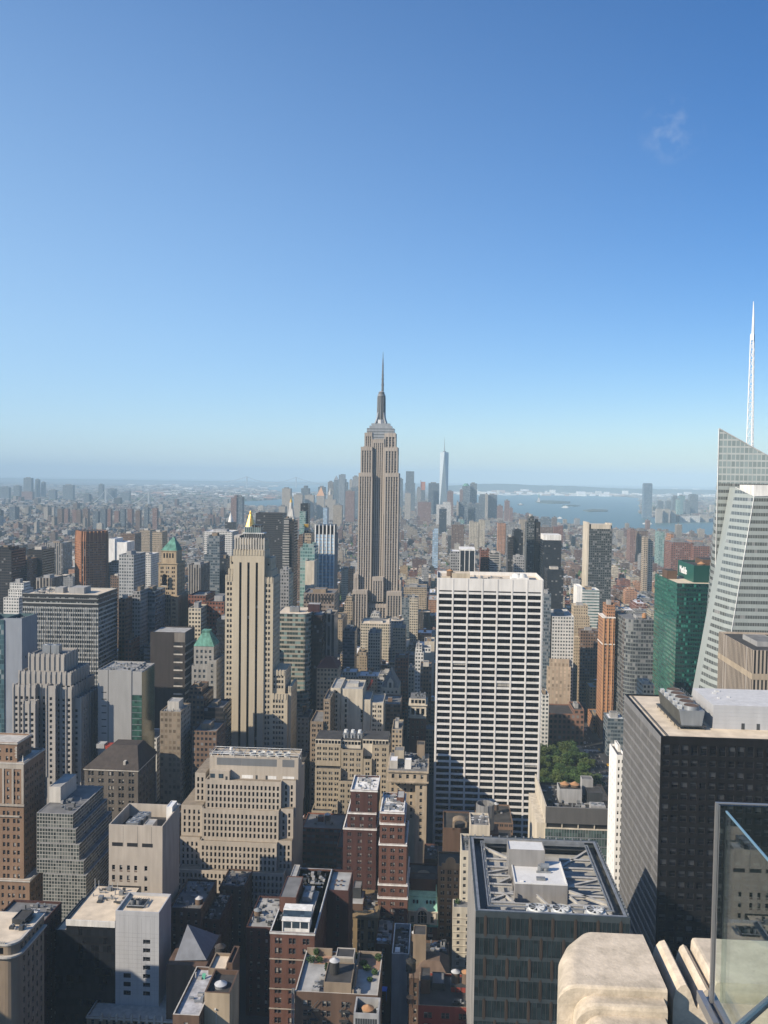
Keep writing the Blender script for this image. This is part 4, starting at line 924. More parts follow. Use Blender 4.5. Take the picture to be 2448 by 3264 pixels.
# ------------------------------------------------------------------ the limestone tower with three black stripes
def stripe_tower():
 LS = mat('limestone_buff', (0.54, 0.475, 0.365), .85, amt=.07, scale=.05)
 Y = 640
 rt = root('office_tower', (at(790, 2300, Y).x, Y + 18, 0), 'pale limestone tower with three long black vertical stripes', 'office tower'); L = rt.location
 wb, pn, stp = MB(), [], []
 def zz(y): return at(790, y, Y).z
 def X(x, y=2000): return at(x, y, Y).x
 sp = dict(pw=4, ww=1.45, fh=4.05, wh=2.3, top=5, rec=.55, mg=.8)
 def blk(x0, x1, y0, y1, z0, z1, cols, strip=None, zb=None, top=4.5, sides=True):
  FOOT.append((x0, x1, y0, y1)); s = dict(sp, top=top)
  if strip: facade(wb, stp, 'f', y0, x0, x1, z0, z1, dict(rec=.9), cols=strip, rows=[(z0 + .1, z1 - 9)])
  elif cols: facade(wb, pn, 'f', y0, x0, x1, z0, z1, s, zb, cols=cols)
  else: wb.face([(x0, y0, z0), (x1, y0, z0), (x1, y0, z1), (x0, y0, z1)])
  if sides: facade(wb, pn, 'r', x1, y0, y1, z0, z1, dict(s, pw=3.6, mg=1.2), zb)
  else: wb.face([(x1, y0, z0), (x1, y1, z0), (x1, y1, z1), (x1, y0, z1)])
  wb.face([(x0, y0, z0), (x0, y1, z0), (x0, y1, z1), (x0, y0, z1)]); wb.face([(x0, y1, z0), (x1, y1, z0), (x1, y1, z1), (x0, y1, z1)]); wb.face([(x0, y0, z1), (x1, y0, z1), (x1, y1, z1), (x0, y1, z1)])
  n = max(2, round((x1 - x0) / 2.2))
  for i in range(n): a = x0 + (x1 - x0) * i / n; wb.box(a + .15, a + (x1 - x0) / n * .62, y0 - .28, y0 + .5, z1 - 3.6, z1 + .9)
 a, b = X(742), X(841); zt = zz(1755)
 sw = 1.8; sc = [X(765), X(790.5), X(817)]
 blk(a, b, Y, Y + 22, 0, zt, None, strip=[(c - sw / 2, c + sw / 2) for c in sc])
 # flanking masses with paired windows, stepping back as they rise
 def pairs(x0, x1, n):
  w = (x1 - x0) / n; o = []
  for i in range(n):
   c = x0 + w * (i + .5); o += [(c - 1.9, c - .35), (c + .35, c + 1.9)]
  return o
 lw = X(716); blk(lw, a - .01, Y + 1.0, Y + 26, 0, zz(1838), pairs(lw + .8, a - .4, 1), zb=20)
 blk(X(724), a - .01, Y + 2.2, Y + 26, zz(1838), zz(1818), None); blk(X(728), a - .01, Y + 3, Y + 24, zz(1818), zz(1778), [(X(733), X(740))], top=3)
 rw = X(869); blk(b + .01, rw, Y + 1.0, Y + 30, 0, zz(1842), pairs(b + .4, rw - 1.8, 1), zb=20)
 blk(b + .01, X(862), Y + 4, Y + 28, zz(1842), zz(1820), None); blk(b + .01, X(858), Y + 6, Y + 26, zz(1820), zz(1782), [(X(846), X(852))], top=3)
 # lower right wing
 r0, r1 = rw + .01, X(918); blk(r0, r1, Y + .6, Y + 34, 0, zz(2212), pairs(r0 + .3, r1 - 2.6, 2), zb=15, top=4)
 blk(r0, X(908), Y + 3, Y + 30, zz(2212), zz(2139), pairs(r0 + .3, X(908) - 1.2, 2), top=3)
 blk(r1 + .01, r1 + 2.4, Y + 3, Y + 30, 0, zz(2190), None)
 # lower left steps
 blk(X(697), lw - .01, Y + 4, Y + 24, 0, zz(2335), None); blk(X(684), X(697) - .01, Y + 6, Y + 24, 0, zz(2368), None)
 # fluted crown and the dark lantern
 blk(X(744), X(839), Y + 2, Y + 20, zt, zz(1722), None)
 wb.build('wall', LS, rt, L)
 put_windows(rt, pn, M_GL, 'sash', 100, .3)
 for o, ex, en, w, h, s_ in stp:
  mb = MB(); k = round(h / 4.05); mb.face([o - ex * w / 2 - EZ * h / 2, o + ex * w / 2 - EZ * h / 2, o + ex * w / 2 + EZ * h / 2, o - ex * w / 2 + EZ * h / 2], 0, [(0, 0), (1, 0), (1, k), (0, k)])
  mb.build('black_stripe', wallwin('stripe_black', (.012, .012, .013), (.02, .02, .022), (.05, .95), (.35, .9), blind=.04, amt=.03), rt, L)
 def crown(m):
  n = 11; x0, x1, z1 = X(746), X(838), zz(1722)
  for i in range(n + 1): a_ = x0 + (x1 - x0) * i / n; m.box(a_ - .5, a_ + .5, Y + 1.4, Y + 2.4, zt - 2, z1 + 1.8)
  m.box(x0 - 1.2, x0 + 3, Y + 3, Y + 18, z1, z1 + 3.2)
 part(rt, 'crown', PALE, crown)
 def lantern(m):
  cx = X(800); z = zz(1722)
  m.box(cx - 7.5, cx + 6.5, Y + 6, Y + 16, z, z + 4.6, 0); m.box(cx - 8.4, cx + 8.4, Y + 5, Y + 17, z + 4.6, z + 5.3, 2); m.box(cx - 7, cx + 5.5, Y + 7, Y + 15, z + 5.3, z + 9.4, 1); m.box(cx - 1.5, cx + 5.6, Y + 7.1, Y + 14.9, z + 9.4, z + 11.2, 0)
  for i in range(9): m.bar((cx - 6.4 + i * 1.6, Y + 5, z + .2), (cx - 6.4 + i * 1.6, Y + 5, z + 4.6), .16, 4, 2); m.bar((cx - 7 + i * 1.5, Y + 6.9, z + 5.3), (cx - 7 + i * 1.5, Y + 6.9, z + 9.6 + (i % 3) * .8), .12, 4, 2)
  m.face([(cx + 7, Y + 2, z - 1), (cx + 15, Y + 6, z + 2.5), (cx + 15, Y + 18, z + 2.5), (cx + 7, Y + 18, z - 1)], 0)
 part(rt, 'lantern', [BLACK, mat('lantern_glass', (.12, .19, .20), .2), STEELW], lantern)
stripe_tower()

# ------------------------------------------------------------------ the setback block with the open fan roof
def setback_block():
 M = mat('limestone_pinkish', (0.52, 0.46, 0.385), .85, amt=.10, scale=.06)
 Y = 470; sp = dict(pw=2.22, ww=1.15, fh=3.55, wh=2.45, top=1.8, rec=.45, mg=.6)
 main = [T(637, 882, 2685, Y - 8, 44, z0=0), T(644, 888, 2582, Y - 4.5, 40), T(655, 896, 2489, Y - 1.5, 36)]
 base = T(562, 905, 2778, Y - 12, 52, yb=2990)
 for k, t in enumerate(main): t['sp'] = dict(sp, top=(2.6, 2.6, 2.6)[k])
 rt = tower('office_block', 'stepped pinkish limestone block with an open frame of round fans on its roof', 'office block', [base] + main, M, mat('terrace_roof', (.30, .25, .19), .9), sp, M_GLK, 'sash', cap=100, blinds=.04, fm=M_FRAMED, ph=.8)
 L = rt.location; tp = main[-1]; zr = tp['z1'] - .8
 # right hand bay stands a little behind, left wings step down
 pn = []
 for (xl, xr, yt, yy, d, x) in ((882, 930, 2680, Y - 5, 40, 0), (889, 935, 2578, Y - 1.5, 36, 0), (897, 943, 2488, Y + 1.5, 32, 0), (574, 637, 2668, Y - 4, 40, 1), (578, 645, 2566, Y - 2, 40, 1), (622, 655, 2463, Y + 4, 26, 1)):
  wb = MB(); t = T(xl, xr, yt, yy, d); x0, x1 = t['x0'], t['x1']
  if x: x1 = min(x1, main[(2680 - yt) // 95 if yt > 2500 else 2]['x0'] - .02)
  else: x0 = max(x0, main[0 if yt > 2600 else (1 if yt > 2500 else 2)]['x1'] + .02)
  z0 = 0 if yt > 2600 else at(700, yt + 102, yy).z - 1.2
  facade(wb, pn, 'f', yy, x0, x1, z0, t['z1'], dict(sp, top=2.6), zb=at(700, 2775, yy).z)
  facade(wb, [], 'r', x1, yy, yy + d, z0, t['z1'], dict(rec=0), cols=[], rows=[])
  wb.face([(x0, yy, z0), (x0, yy + d, z0), (x0, yy + d, t['z1']), (x0, yy, t['z1'])]); wb.face([(x0, yy, t['z1']), (x1, yy, t['z1']), (x1, yy + d, t['z1']), (x0, yy + d, t['z1'])], 1)
  wb.face([(x0, yy + d, z0), (x1, yy + d, z0), (x1, yy + d, t['z1']), (x0, yy + d, t['z1'])]); FOOT.append((x0, x1, yy, yy + d)); wb.build('wing_wall', [M, MATS['terrace_roof']], rt, L)
 put_windows(rt, pn, M_GLK, 'sash', 0, .04, M_FRAMED)
 # plain machine storey with grey panels
 a, b = at(668, 2440, Y + 4).x, at(951, 2440, Y + 4).x; z1 = at(800, 2411, Y + 4).z
 hb = MB(); hb.box(a, b, Y + 4, Y + 17, zr, z1, 0, cap=False); parapet(hb, a, b, Y + 4, Y + 17, z1, 3.2, 0, .5); hb.face([(a + .5, Y + 4.5, z1 - 3.2), (b - .5, Y + 4.5, z1 - 3.2), (b - .5, Y + 16.5, z1 - 3.2), (a + .5, Y + 16.5, z1 - 3.2)], 1)
 hb.build('machine_storey', [M, R_DARK], rt, L)
 part(rt, 'machine_storey', M, lambda m: m.box(a + 1.0, at(732, 2460, Y + 1).x, Y + .5, Y + 3.9, zr, zr + 5.2))
 GP = mat('louvre_panel_grey', (.20, .21, .22), .6, amt=.06)
 for xa, xb in ((691, 770), (771, 882), (900, 938)): part(rt, 'louvre_panel', GP, lambda m: m.box(at(xa, 2440, Y + 4).x, at(xb, 2440, Y + 4).x, Y + 3.93, Y + 3.998, at(800, 2441, Y + 4).z, at(800, 2418, Y + 4).z))
 for xa, xb in ((771, 806), (855, 881), (901, 938)): part(rt, 'louvre_panel', WHITE, lambda m: m.box(at(xa, 2470, Y + 4).x, at(xb, 2470, Y + 4).x, Y + 3.93, Y + 3.998, zr + .3, zr + 2.2))
 for xa in (670, 697): part(rt, 'window', [M_GLB], lambda m: m.box(at(xa, 2470, Y + .5).x, at(xa + 15, 2470, Y + .5).x, Y + .43, Y + .498, zr + 1.2, zr + 3.6))
 for xa in (718, 810, 842): part(rt, 'door', DKG, lambda m: m.box(at(xa, 2470, Y).x, at(xa + 6, 2470, Y).x, Y + .40 if xa < 730 else Y + 3.9, Y + .46 if xa < 730 else Y + 3.96, zr, zr + 2.3))
 def frame(m):
  zt = z1 + .9
  for i in range(9):
   x = a + (b - a) * i / 8; m.bar((x, Y + 4.4, z1), (x, Y + 4.4, zt), .14); m.bar((x, Y + 4.4, zt), (x, Y + 16.6, zt), .16); m.bar((x, Y + 6, zt), (x + 1.6, Y + 3.4, zt - 1.2), .12)
  for y in (Y + 4.4, Y + 8, Y + 16.6): m.bar((a, y, zt), (b, y, zt), .2)
  for i in range(6): m.bar((a + 1 + i * 1.5, Y + 6, zt - .4), (a + 8 + i * 1.7, Y + 15.5 - i * 1.5, zt - .2), .22)
 part(rt, 'roof_frame', STEELW, frame)
 for i in range(5):
  fx = at(805 + i * 27.3, 2400, Y + 10).x
  part(rt, 'fan', [STEELW, DKG], lambda m: (m.cyl(fx, Y + 11, z1 - 2.2, z1 + .6, 1.75, 2.1, 18, 0, cap=False), m.cyl(fx, Y + 11, z1 - 2.2, z1 - .3, 1.7, 1.8, 18, 1), m.cyl(fx, Y + 11, z1 - .28, z1 + .1, .45, .45, 10, 0)))
 part(rt, 'vent_cowl', TERRA, lambda m: m.cyl(at(697, 2410, Y + 8).x, Y + 8, z1 - 3.2, z1 + .6, 2.2, 0, 14)); part(rt, 'dome', WHITE, lambda m: m.cyl(at(737, 2385, Y + 13).x, Y + 13, z1 - 3, z1 + 2.0, 1.2, .8, 12))
 clutter(rt, a + 9, a + 20, Y + 6, Y + 15, z1 - 3.2, 16, 3)
setback_block()

PW2 = dict(pw=3.3, ww=1.15, pair=.35, fh=3.6, wh=1.95, top=2.0, rec=.35, mg=.7)
# tan stepped block with the cooling plant
t1 = T(993, 1058, 2585, 552, 30, yb=2745, z0=0); t2 = T(1059.5, 1076, 2555, 553, 28, yb=2745, z0=0); t3 = T(1004, 1086, 2450, 558, 26, z0=0); t4 = T(1087.5, 1157, 2390, 561, 26, z0=0); t5 = T(1005, 1086, 2372, 563.5, 24, z0=t3['z1'] - .02); t6 = T(1158.5, 1185, 2420, 560, 26, z0=0); t7 = T(1186.5, 1240, 2375, 562, 26, z0=0)
t8 = T(1077.2, 1130, 2490, 555, 26, yb=2700, z0=0)
tb = mat('brick_buff', (0.44, 0.375, 0.28), .85, amt=.12, scale=.08)
rt = tower('office_block', 'buff brick block of many stepped masses with steaming cooling plant on top', 'office block', [t1, t2, t3, t4, t5, t6, t7, t8], tb, R_DARK, PW2, M_GLK, 'sash', cap=100, blinds=.3, fm=mat('window_frame_grey', (.22, .22, .21), .6))
L = rt.location; z = t4['z1']
def pent(m):
 for xl, xr, yt, yy in ((1005, 1086, 2356, 565), (1088, 1150, 2360, 567), (1156, 1238, 2357, 567)):
  t = T(xl, xr, yt, yy, 20); m.box(t['x0'], t['x1'], yy, yy + 20, z - 6, t['z1'], 0, top=1); n = max(4, round((t['x1'] - t['x0']) / 2.2)); w = (t['x1'] - t['x0']) / n
  for i in range(n): m.box(t['x0'] + w * i + .3, t['x0'] + w * (i + 1) - .2, yy - .06, yy - .002, t['z1'] - 2.9, t['z1'] - .9, 2)
part(rt, 'penthouse', [CREAM, R_DARK, M_GLK], pent)
for i in range(3):
 q = at(1103 + i * 22, 2330, 574)
 part(rt, 'cooling_stack', [STEEL, STEELW], lambda m: (m.box(q.x - 1.9, q.x + 1.9, 572, 578, z + 1, z + 7.5, 0), m.cyl(q.x, 575, z + 7.5, z + 9.4, 1.4, 1.2, 12, 1), m.bar((q.x - .6, 571.5, z + 1), (q.x - .6, 571.5, z + 6.8), .3, 6, 1)))
clutter(rt, t5['x0'] + 3, t4['x1'], 566, 582, z + .2, 40, 12); clutter(rt, t7['x0'], t7['x1'], 568, 582, t7['z1'], 16, 13)
# shaded grey-tan neighbour and the cream block with the blank wall
t = T(989, 1030, 2300, 610, 30, z0=0); t2 = T(1031.5, 1053, 2228, 612, 30, z0=0)
rt = tower('office_block', 'grey tan block in the shade beside the buff stepped block', 'office block', [t, t2], TANB, R_GREY, PW2, M_GLK, 'sash', cap=60, foot=True); clutter(rt, t2['x0'], t2['x1'], 614, 636, t2['z1'] - 1, 8, 2)
t = T(1054, 1086, 2193, 640, 34, z0=0); t2 = dict(T(1087.5, 1156, 2196, 641, 30, z0=0), plain=True); t3 = dict(T(1157.2, 1181, 2230, 642, 28, z0=0), plain=True); t4 = T(1182, 1222, 2240, 643, 28, z0=0)
rt = tower('stone_building', 'cream block with a big blank wall and a single column of openings', 'office block', [t, t2, t3, t4], CREAM, R_PALE, PW2, M_GLK, 'plain', cap=60)
L = rt.location
part(rt, 'slot_window', M_GLK, lambda m: ([m.box(at(1100, 2200, 641).x, at(1106, 2200, 641).x, 640.93, 640.998, at(1100, 2238 + i * 16, 641).z, at(1100, 2228 + i * 16, 641).z) for i in range(9)], [m.box(at(1153, 2200, 641).x - .5, at(1153, 2200, 641).x + .8, 640.93, 640.998, at(1100, 2272 + i * 14, 641).z, at(1100, 2262 + i * 14, 641).z) for i in range(3)]))
bulkhead(rt, t2['x0'] + 4, t2['x0'] + 12, 652, 664, t2['z1'] - 1, 2.5, PALE, R_PALE)
# red crane behind it
p0, p1 = at(1162, 2222, 690), at(1187, 2166, 690)
cr = root('crane', (p0.x, 690, p0.z - 8), 'slim red lattice crane jib sticking up behind the cream blank wall', 'crane')
def jib(m):
 q0, q1 = Vector((p0.x, 690, p0.z)), Vector((p1.x, 690, p1.z)); prev = None
 for i in range(9):
  c = q0 + (q1 - q0) * i / 8; ring = [c + Vector((0, .7, 0)), c + Vector((.5, -.5, -.4)), c + Vector((-.5, -.5, .4))]
  for k in range(3):
   m.bar(ring[k], ring[(k + 1) % 3], .1)
   if prev: m.bar(prev[k], ring[k], .2); m.bar(prev[k], ring[(k + 1) % 3], .1)
  prev = ring
part(cr, 'jib', REDP, jib); part(cr, 'mast', REDP, lambda m: m.bar((p0.x, 690, 0), (p0.x, 690, p0.z), .7))
# gothic tower with the gable
def gable_tower():
 t = T(1215, 1273, 2192, 720, 26, yb=2330); x0, x1, y0, y1, z = t['x0'], t['x1'], t['y0'], t['y1'], t['z1']
 rt = tower('stone_building', 'narrow gothic stone tower with a steep grey gabled roof', 'office tower', [t], CREAM, R_GREY, dict(pw=3.0, ww=1.5, fh=3.7, wh=2.3, top=2.4, rec=.6, mg=.8), M_GL, 'sash', cap=60)
 ap = at(1246, 2139, 722).z; cx = (x0 + x1) / 2
 part(rt, 'gabled_roof', [mat('slate_grey', (.22, .21, .20), .7), CREAM], lambda m: (m.face([(x0, y0 + .3, z - 1), (cx, y0 + 6, ap), (cx, y1 - 6, ap), (x0, y1, z - 1)], 0), m.face([(x1, y0 + .3, z - 1), (cx, y0 + 6, ap), (cx, y1 - 6, ap), (x1, y1, z - 1)], 0), m.face([(x0, y0 + .3, z - 1), (x1, y0 + .3, z - 1), (cx, y0 + 6, ap)], 0), m.face([(x0, y1, z - 1), (x1, y1, z - 1), (cx, y1 - 6, ap)], 0)))
 part(rt, 'dormer', [CREAM, M_GL, MATS['slate_grey']], lambda m: (m.face([(cx - 2.6, y0 - .2, z - 1), (cx + 2.6, y0 - .2, z - 1), (cx + 2.6, y0 - .2, z + 5), (cx, y0 - .2, z + 9), (cx - 2.6, y0 - .2, z + 5)], 0), m.box(cx - 1, cx + 1, y0 - .26, y0 - .21, z, z + 4.4, 1), m.face([(cx - 2.6, y0 - .2, z + 5), (cx, y0 - .2, z + 9), (cx, y0 + 7, z + 9), (cx - 2.6, y0 + 4, z + 5)], 2), m.face([(cx + 2.6, y0 - .2, z + 5), (cx, y0 - .2, z + 9), (cx, y0 + 7, z + 9), (cx + 2.6, y0 + 4, z + 5)], 2), m.face([(cx - 2.6, y0 - .2, z - 1), (cx - 2.6, y0 - .2, z + 5), (cx - 2.6, y0 + 4, z + 5), (cx - 2.6, y0 + 2, z - 1)], 0), m.face([(cx + 2.6, y0 - .2, z - 1), (cx + 2.6, y0 - .2, z + 5), (cx + 2.6, y0 + 4, z + 5), (cx + 2.6, y0 + 2, z - 1)], 0)))
gable_tower()
# narrow red tower with the cream loggia
def loggia_tower():
 t = T(1305, 1358, 2290, 690, 22, z0=0, yb=2370); t2 = T(1305, 1358, 2238, 690.01, 22); x0, x1, y0, z = t['x0'], t['x1'], t['y0'], t2['z1']
 rt = tower('brick_building', 'narrow red brick tower with a cream arcade and cornice at its top', 'office tower', [dict(t, ph=.02)], BRICK, R_GREY, dict(pw=4, ww=1.7, n=3, fh=4.2, wh=2.1, top=2, rec=.4, mg=1.2), M_GL, 'sash', fm=CREAM)
 zc = t['z1']
 def arc_(m):
  m.box(x0, x1, y0, y0 + 22, zc, zc + 2.2, 0); m.box(x0 - .3, x1 + .3, y0 - .3, y0 + 22, zc + 2.2, zc + 2.8, 0)
  m.box(x0 + .4, x1 - .4, y0 + .8, y0 + 21, zc + 2.8, zc + 8.2, 1)
  for i in range(4): a = x0 + (x1 - x0 - 1.4) * i / 3; m.box(a, a + 1.4, y0 + .05, y0 + 1.4, zc + 2.8, zc + 8.2, 0)
  m.box(x0, x1, y0, y0 + 22, zc + 8.2, zc + 10.5, 0); m.box(x0 - .9, x1 + .9, y0 - .9, y0 + 22.5, zc + 10.5, zc + 11.3, 0, bottom=True)
  m.box(x0 + .5, x1 - .5, y0 + .6, y0 + 20, zc + 11.3, zc + 16, 0, top=2); n = 4
  for i in range(n): a = x0 + .8 + (x1 - x0 - 1.6) * i / n; m.box(a + .4, a + (x1 - x0 - 1.6) / n - .4, y0 + .53, y0 + .59, zc + 12.3, zc + 15, 1)
 part(rt, 'arcade', [CREAM, M_GLK, R_GREY], arc_); clutter(rt, x0 + 1, x1 - 1, y0 + 3, y0 + 18, zc + 16, 14, 6)
loggia_tower()
# tan block with the ornamental attic and the narrow pilastered front
def attic_block():
 t = T(1237, 1361, 2490, 520, 34, z0=0); z = at(1300, 2457, 520).z; x0, x1, y0 = t['x0'], t['x1'], 520.0; xm = at(1322, 2600, 520).x
 FOOT.append((x0, x1, y0, y0 + 34))
 rt = root('stone_building', ((x0 + x1) / 2, y0 + 17, 0), 'tan stone block with a bracketed attic cornice and cluttered white roof boxes', 'office block'); L = rt.location
 wb, pn = MB(), []
 facade(wb, pn, 'f', y0, xm, x1, 0, z - 7, dict(pw=5, ww=1.6, n=1, fh=4.1, wh=2.2, top=2, rec=.4, mg=.5, sill=0), zb=28)
 facade(wb, pn, 'f', y0 + 6, x0, xm, 0, z - 7, dict(pw=3.4, ww=1.5, fh=4.1, wh=2.4, top=2, rec=.4, mg=.6), zb=40)
 wb.face([(xm, y0, 0), (xm, y0 + 6, 0), (xm, y0 + 6, z - 7), (xm, y0, z - 7)]); wb.box(x1 - .02, x1, y0, y0 + 34, 0, z - 7, cap=False); wb.box(x0, x0 + .02, y0 + 6, y0 + 34, 0, z - 7, cap=False)
 facade(wb, pn, 'f', y0 - .6, x0, x1, z - 6.2, z - .8, dict(pw=4.2, ww=1.7, n=5, fh=9, wh=2.6, top=1.3, rec=.5, mg=.8))
 wb.face([(x1, y0 - .6, z - 6.2), (x1, y0 + 34, z - 6.2), (x1, y0 + 34, z), (x1, y0 - .6, z)]); wb.face([(x0, y0 - .6, z - 6.2), (x0, y0 + 34, z - 6.2), (x0, y0 + 34, z), (x0, y0 - .6, z)]); wb.face([(x0, y0 + 34, 0), (x1, y0 + 34, 0), (x1, y0 + 34, z), (x0, y0 + 34, z)])
 for zz, k in ((z - 7, 1.0), (z - .8, .9)): wb.box(x0 - k, x1 + k, y0 - .6 - k, y0 + 34, zz, zz + .8, bottom=True)
 n = 26
 for i in range(n): a = x0 + (x1 - x0) * i / n; wb.box(a, a + .4, y0 - 1.3, y0 - .62, z - 7.7, z - 7.02, bottom=True)
 wb.build('wall', mat('stone_tan', (.47, .39, .29), .85), rt, L); put_windows(rt, pn, M_GL, 'sash', 90, .3)
 part(rt, 'roof', R_GREY, lambda m: m.face([(x0 + .1, y0, z + .02), (x1 - .1, y0, z + .02), (x1 - .1, y0 + 34, z + .02), (x0 + .1, y0 + 34, z + .02)]))
 bulkhead(rt, x0 + .6, x0 + 5.5, y0 + 3, y0 + 12, z, 5.0, PALE, R_WHITE); bulkhead(rt, x0 + 10, x0 + 14, y0 + 3, y0 + 6, z, 6, WHITE, R_WHITE); bulkhead(rt, x0 + 3, x0 + 9, y0 + 14, y0 + 22, z, 8, TAN, R_GREY); bulkhead(rt, x1 - 7, x1 - 2, y0 + 24, y0 + 32, z, 9, TANB, R_DARK)
 clutter(rt, x0 + 6, x1 - 1, y0 + 3, y0 + 32, z, 60, 21)
attic_block()

# ------------------------------------------------------------------ red brick pair with white bands
RW = dict(pw=4.2, ww=1.0, n=3, pair=.16, fh=3.55, wh=1.95, top=2.4, rec=.35, mg=.5)
def brick_tower():
 ts = [T(1204, 1299, 2860, 416.2, 34, z0=0, yb=2975), T(1205, 1298, 2818, 417.4, 32), T(1208, 1296, 2690, 418.6, 30), T(1211, 1290, 2624, 420, 28), T(1212, 1288, 2588, 420.6, 26)]
 for t in ts[:3]: t['sp'] = dict(RW)
 rt = tower('brick_building', 'slender lit red brick tower with white stone bands at each setback', 'apartment tower', ts, BRICK, R_PALE, dict(RW, mg=.3), M_GL, 'sash', trim=WHITE, cap=100, blinds=.5, cornice=.25)
 z, t = ts[-1]['z1'], ts[-1]
 clutter(rt, t['x0'] + 1, t['x1'] - 1, 424, 444, z - 1, 26, 4); bulkhead(rt, t['x1'] - 4.5, t['x1'] - .6, 436, 446, z - 1, 2.6, BRICK, R_PALE)
 # recessed dark wing to the left
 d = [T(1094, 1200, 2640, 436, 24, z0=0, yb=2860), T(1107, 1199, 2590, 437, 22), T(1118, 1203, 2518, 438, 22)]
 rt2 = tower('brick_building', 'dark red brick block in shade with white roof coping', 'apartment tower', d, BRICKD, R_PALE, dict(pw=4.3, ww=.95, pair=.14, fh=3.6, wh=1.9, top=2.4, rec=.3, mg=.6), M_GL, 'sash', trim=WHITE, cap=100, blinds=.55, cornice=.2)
 clutter(rt2, d[2]['x0'] + 2, d[2]['x1'] - 2, 441, 458, d[2]['z1'] - 1, 14, 9)
brick_tower()

# ------------------------------------------------------------------ brick block with the white penthouse
def penthouse_block():
 t = T(861, 1003, 2972, 330, 56, z0=0); x0, x1, y0, y1, z = t['x0'], t['x1'], t['y0'], t['y1'], t['z1']
 rt = tower('brick_building', 'red brick block with a glazed white penthouse on its pale roof', 'office block', [dict(t, ph=.9)], BRICK, R_PALE, dict(pw=5.2, ww=1.3, n=3, pair=.12, fh=4.05, wh=2.45, top=2.4, rec=.4, mg=.6), M_GL, 'sash', trim=STEELW, cap=100, blinds=.4, cornice=.22, sides=dict(pw=4, ww=1.3, fh=4.05, wh=2.2, top=2.6, rec=.3, mg=1))
 zr = z - .9
 for k in (9.2, 21.3, 29.4, 37.5): part(rt, 'string_course', mat('stone_band', (.45, .40, .34), .8), lambda m: m.box(x0 - .2, x1 + .2, y0 - .25, y0 - .003, z - 2.0 - k, z - 1.6 - k, bottom=True))
 a, b = x0 + 4.4, x1 - 2.5
 def ph(m):
  m.box(a, b, y0 + 2.2, y0 + 9, zr, zr + 4.4, 0, cap=False); m.box(a - .25, b + .25, y0 + 1.7, y0 + 9, zr + 4.4, zr + 4.7, 0, bottom=True); m.face([(a - .2, y0 + 4.8, zr + 4.72), (b + .2, y0 + 4.8, zr + 4.72), (b + .2, y0 + 6.2, zr + 6.6), (a - .2, y0 + 6.2, zr + 6.6)], 1)
  m.box(a - .3, b + .3, y0 + 6.2, y0 + 11, zr + 4.71, zr + 6.9, 0); m.box(a + .02, a + .4, y0 + 1.9, y0 + 2.15, zr, zr + 4.4, 0)
  for i in range(3): c = a + .6 + i * (b - a - .6) / 3; m.box(c, c + (b - a - .6) / 3 - .55, y0 + 2.1, y0 + 2.19, zr + 1.5, zr + 4.0, 1)
 part(rt, 'penthouse', [WHITE, M_GLB], ph)
 bulkhead(rt, x0 + .5, x0 + 7.5, y0 + 17, y0 + 36, zr, 6.4, BRICK, R_GREY, 'upper_storey')
 bulkhead(rt, x0 + 8.2, x1 - 3.0, y0 + 14, y0 + 34, zr, 1.2, PALE, R_PALE, 'raised_roof'); ac_unit(x0 + 9, x0 + 13, y0 + 24, y0 + 34, zr + 1.2, 2.2, 'grey cooling unit on the raised roof behind the white penthouse', m=CONC, fans=2)
 bulkhead(rt, x0 + .6, x0 + 3.2, y0 + 36.5, y0 + 54, zr, 3.2, PALE, R_PALE, 'stair_house'); clutter(rt, x0 + 5, x1 - 2, y0 + 37, y0 + 52, zr, 16, 8); clutter(rt, x0 + .8, x0 + 3.0, y0 + 9, y0 + 13, zr, 7, 2)
 # roof terrace at the back right
 g = atz(1045, 2768, z); tt = dict(x0=x1 + .02, x1=x1 + 9.5, y0=y0 + 38, y1=y0 + 58, z0=0, z1=z - 1.0, zb=None)
 r2 = tower('brick_building', 'dark brick block with a planted roof terrace of tables and a hedge', 'office block', [tt], BRICKD, R_PALE, dict(pw=4, ww=1.3, fh=4, wh=2.2, top=2.6, rec=.3, mg=1), M_GL, 'sash', cap=30)
 for k in range(4):
  px, py = tt['x0'] + 3 + (k % 2) * 2.4, tt['y0'] + 6 + (k // 2) * 4
  q = root('table', (px, py, z - 2), ('round brown terrace table nearest the roof edge', 'round brown terrace table at the back of the roof terrace', 'round brown terrace table near the hedge', 'round brown terrace table in the far corner of the terrace')[k], 'table', 'tables on the roof terrace')
  part(q, 'tabletop', BROWN, lambda m: m.cyl(px, py, z - 1.3, z - 1.22, .7, .7, 12)); part(q, 'leg', BROWN, lambda m: m.cyl(px, py, z - 2, z - 1.3, .08, .08, 6))
 return rt, x0, x1, y0, z
penthouse_block()
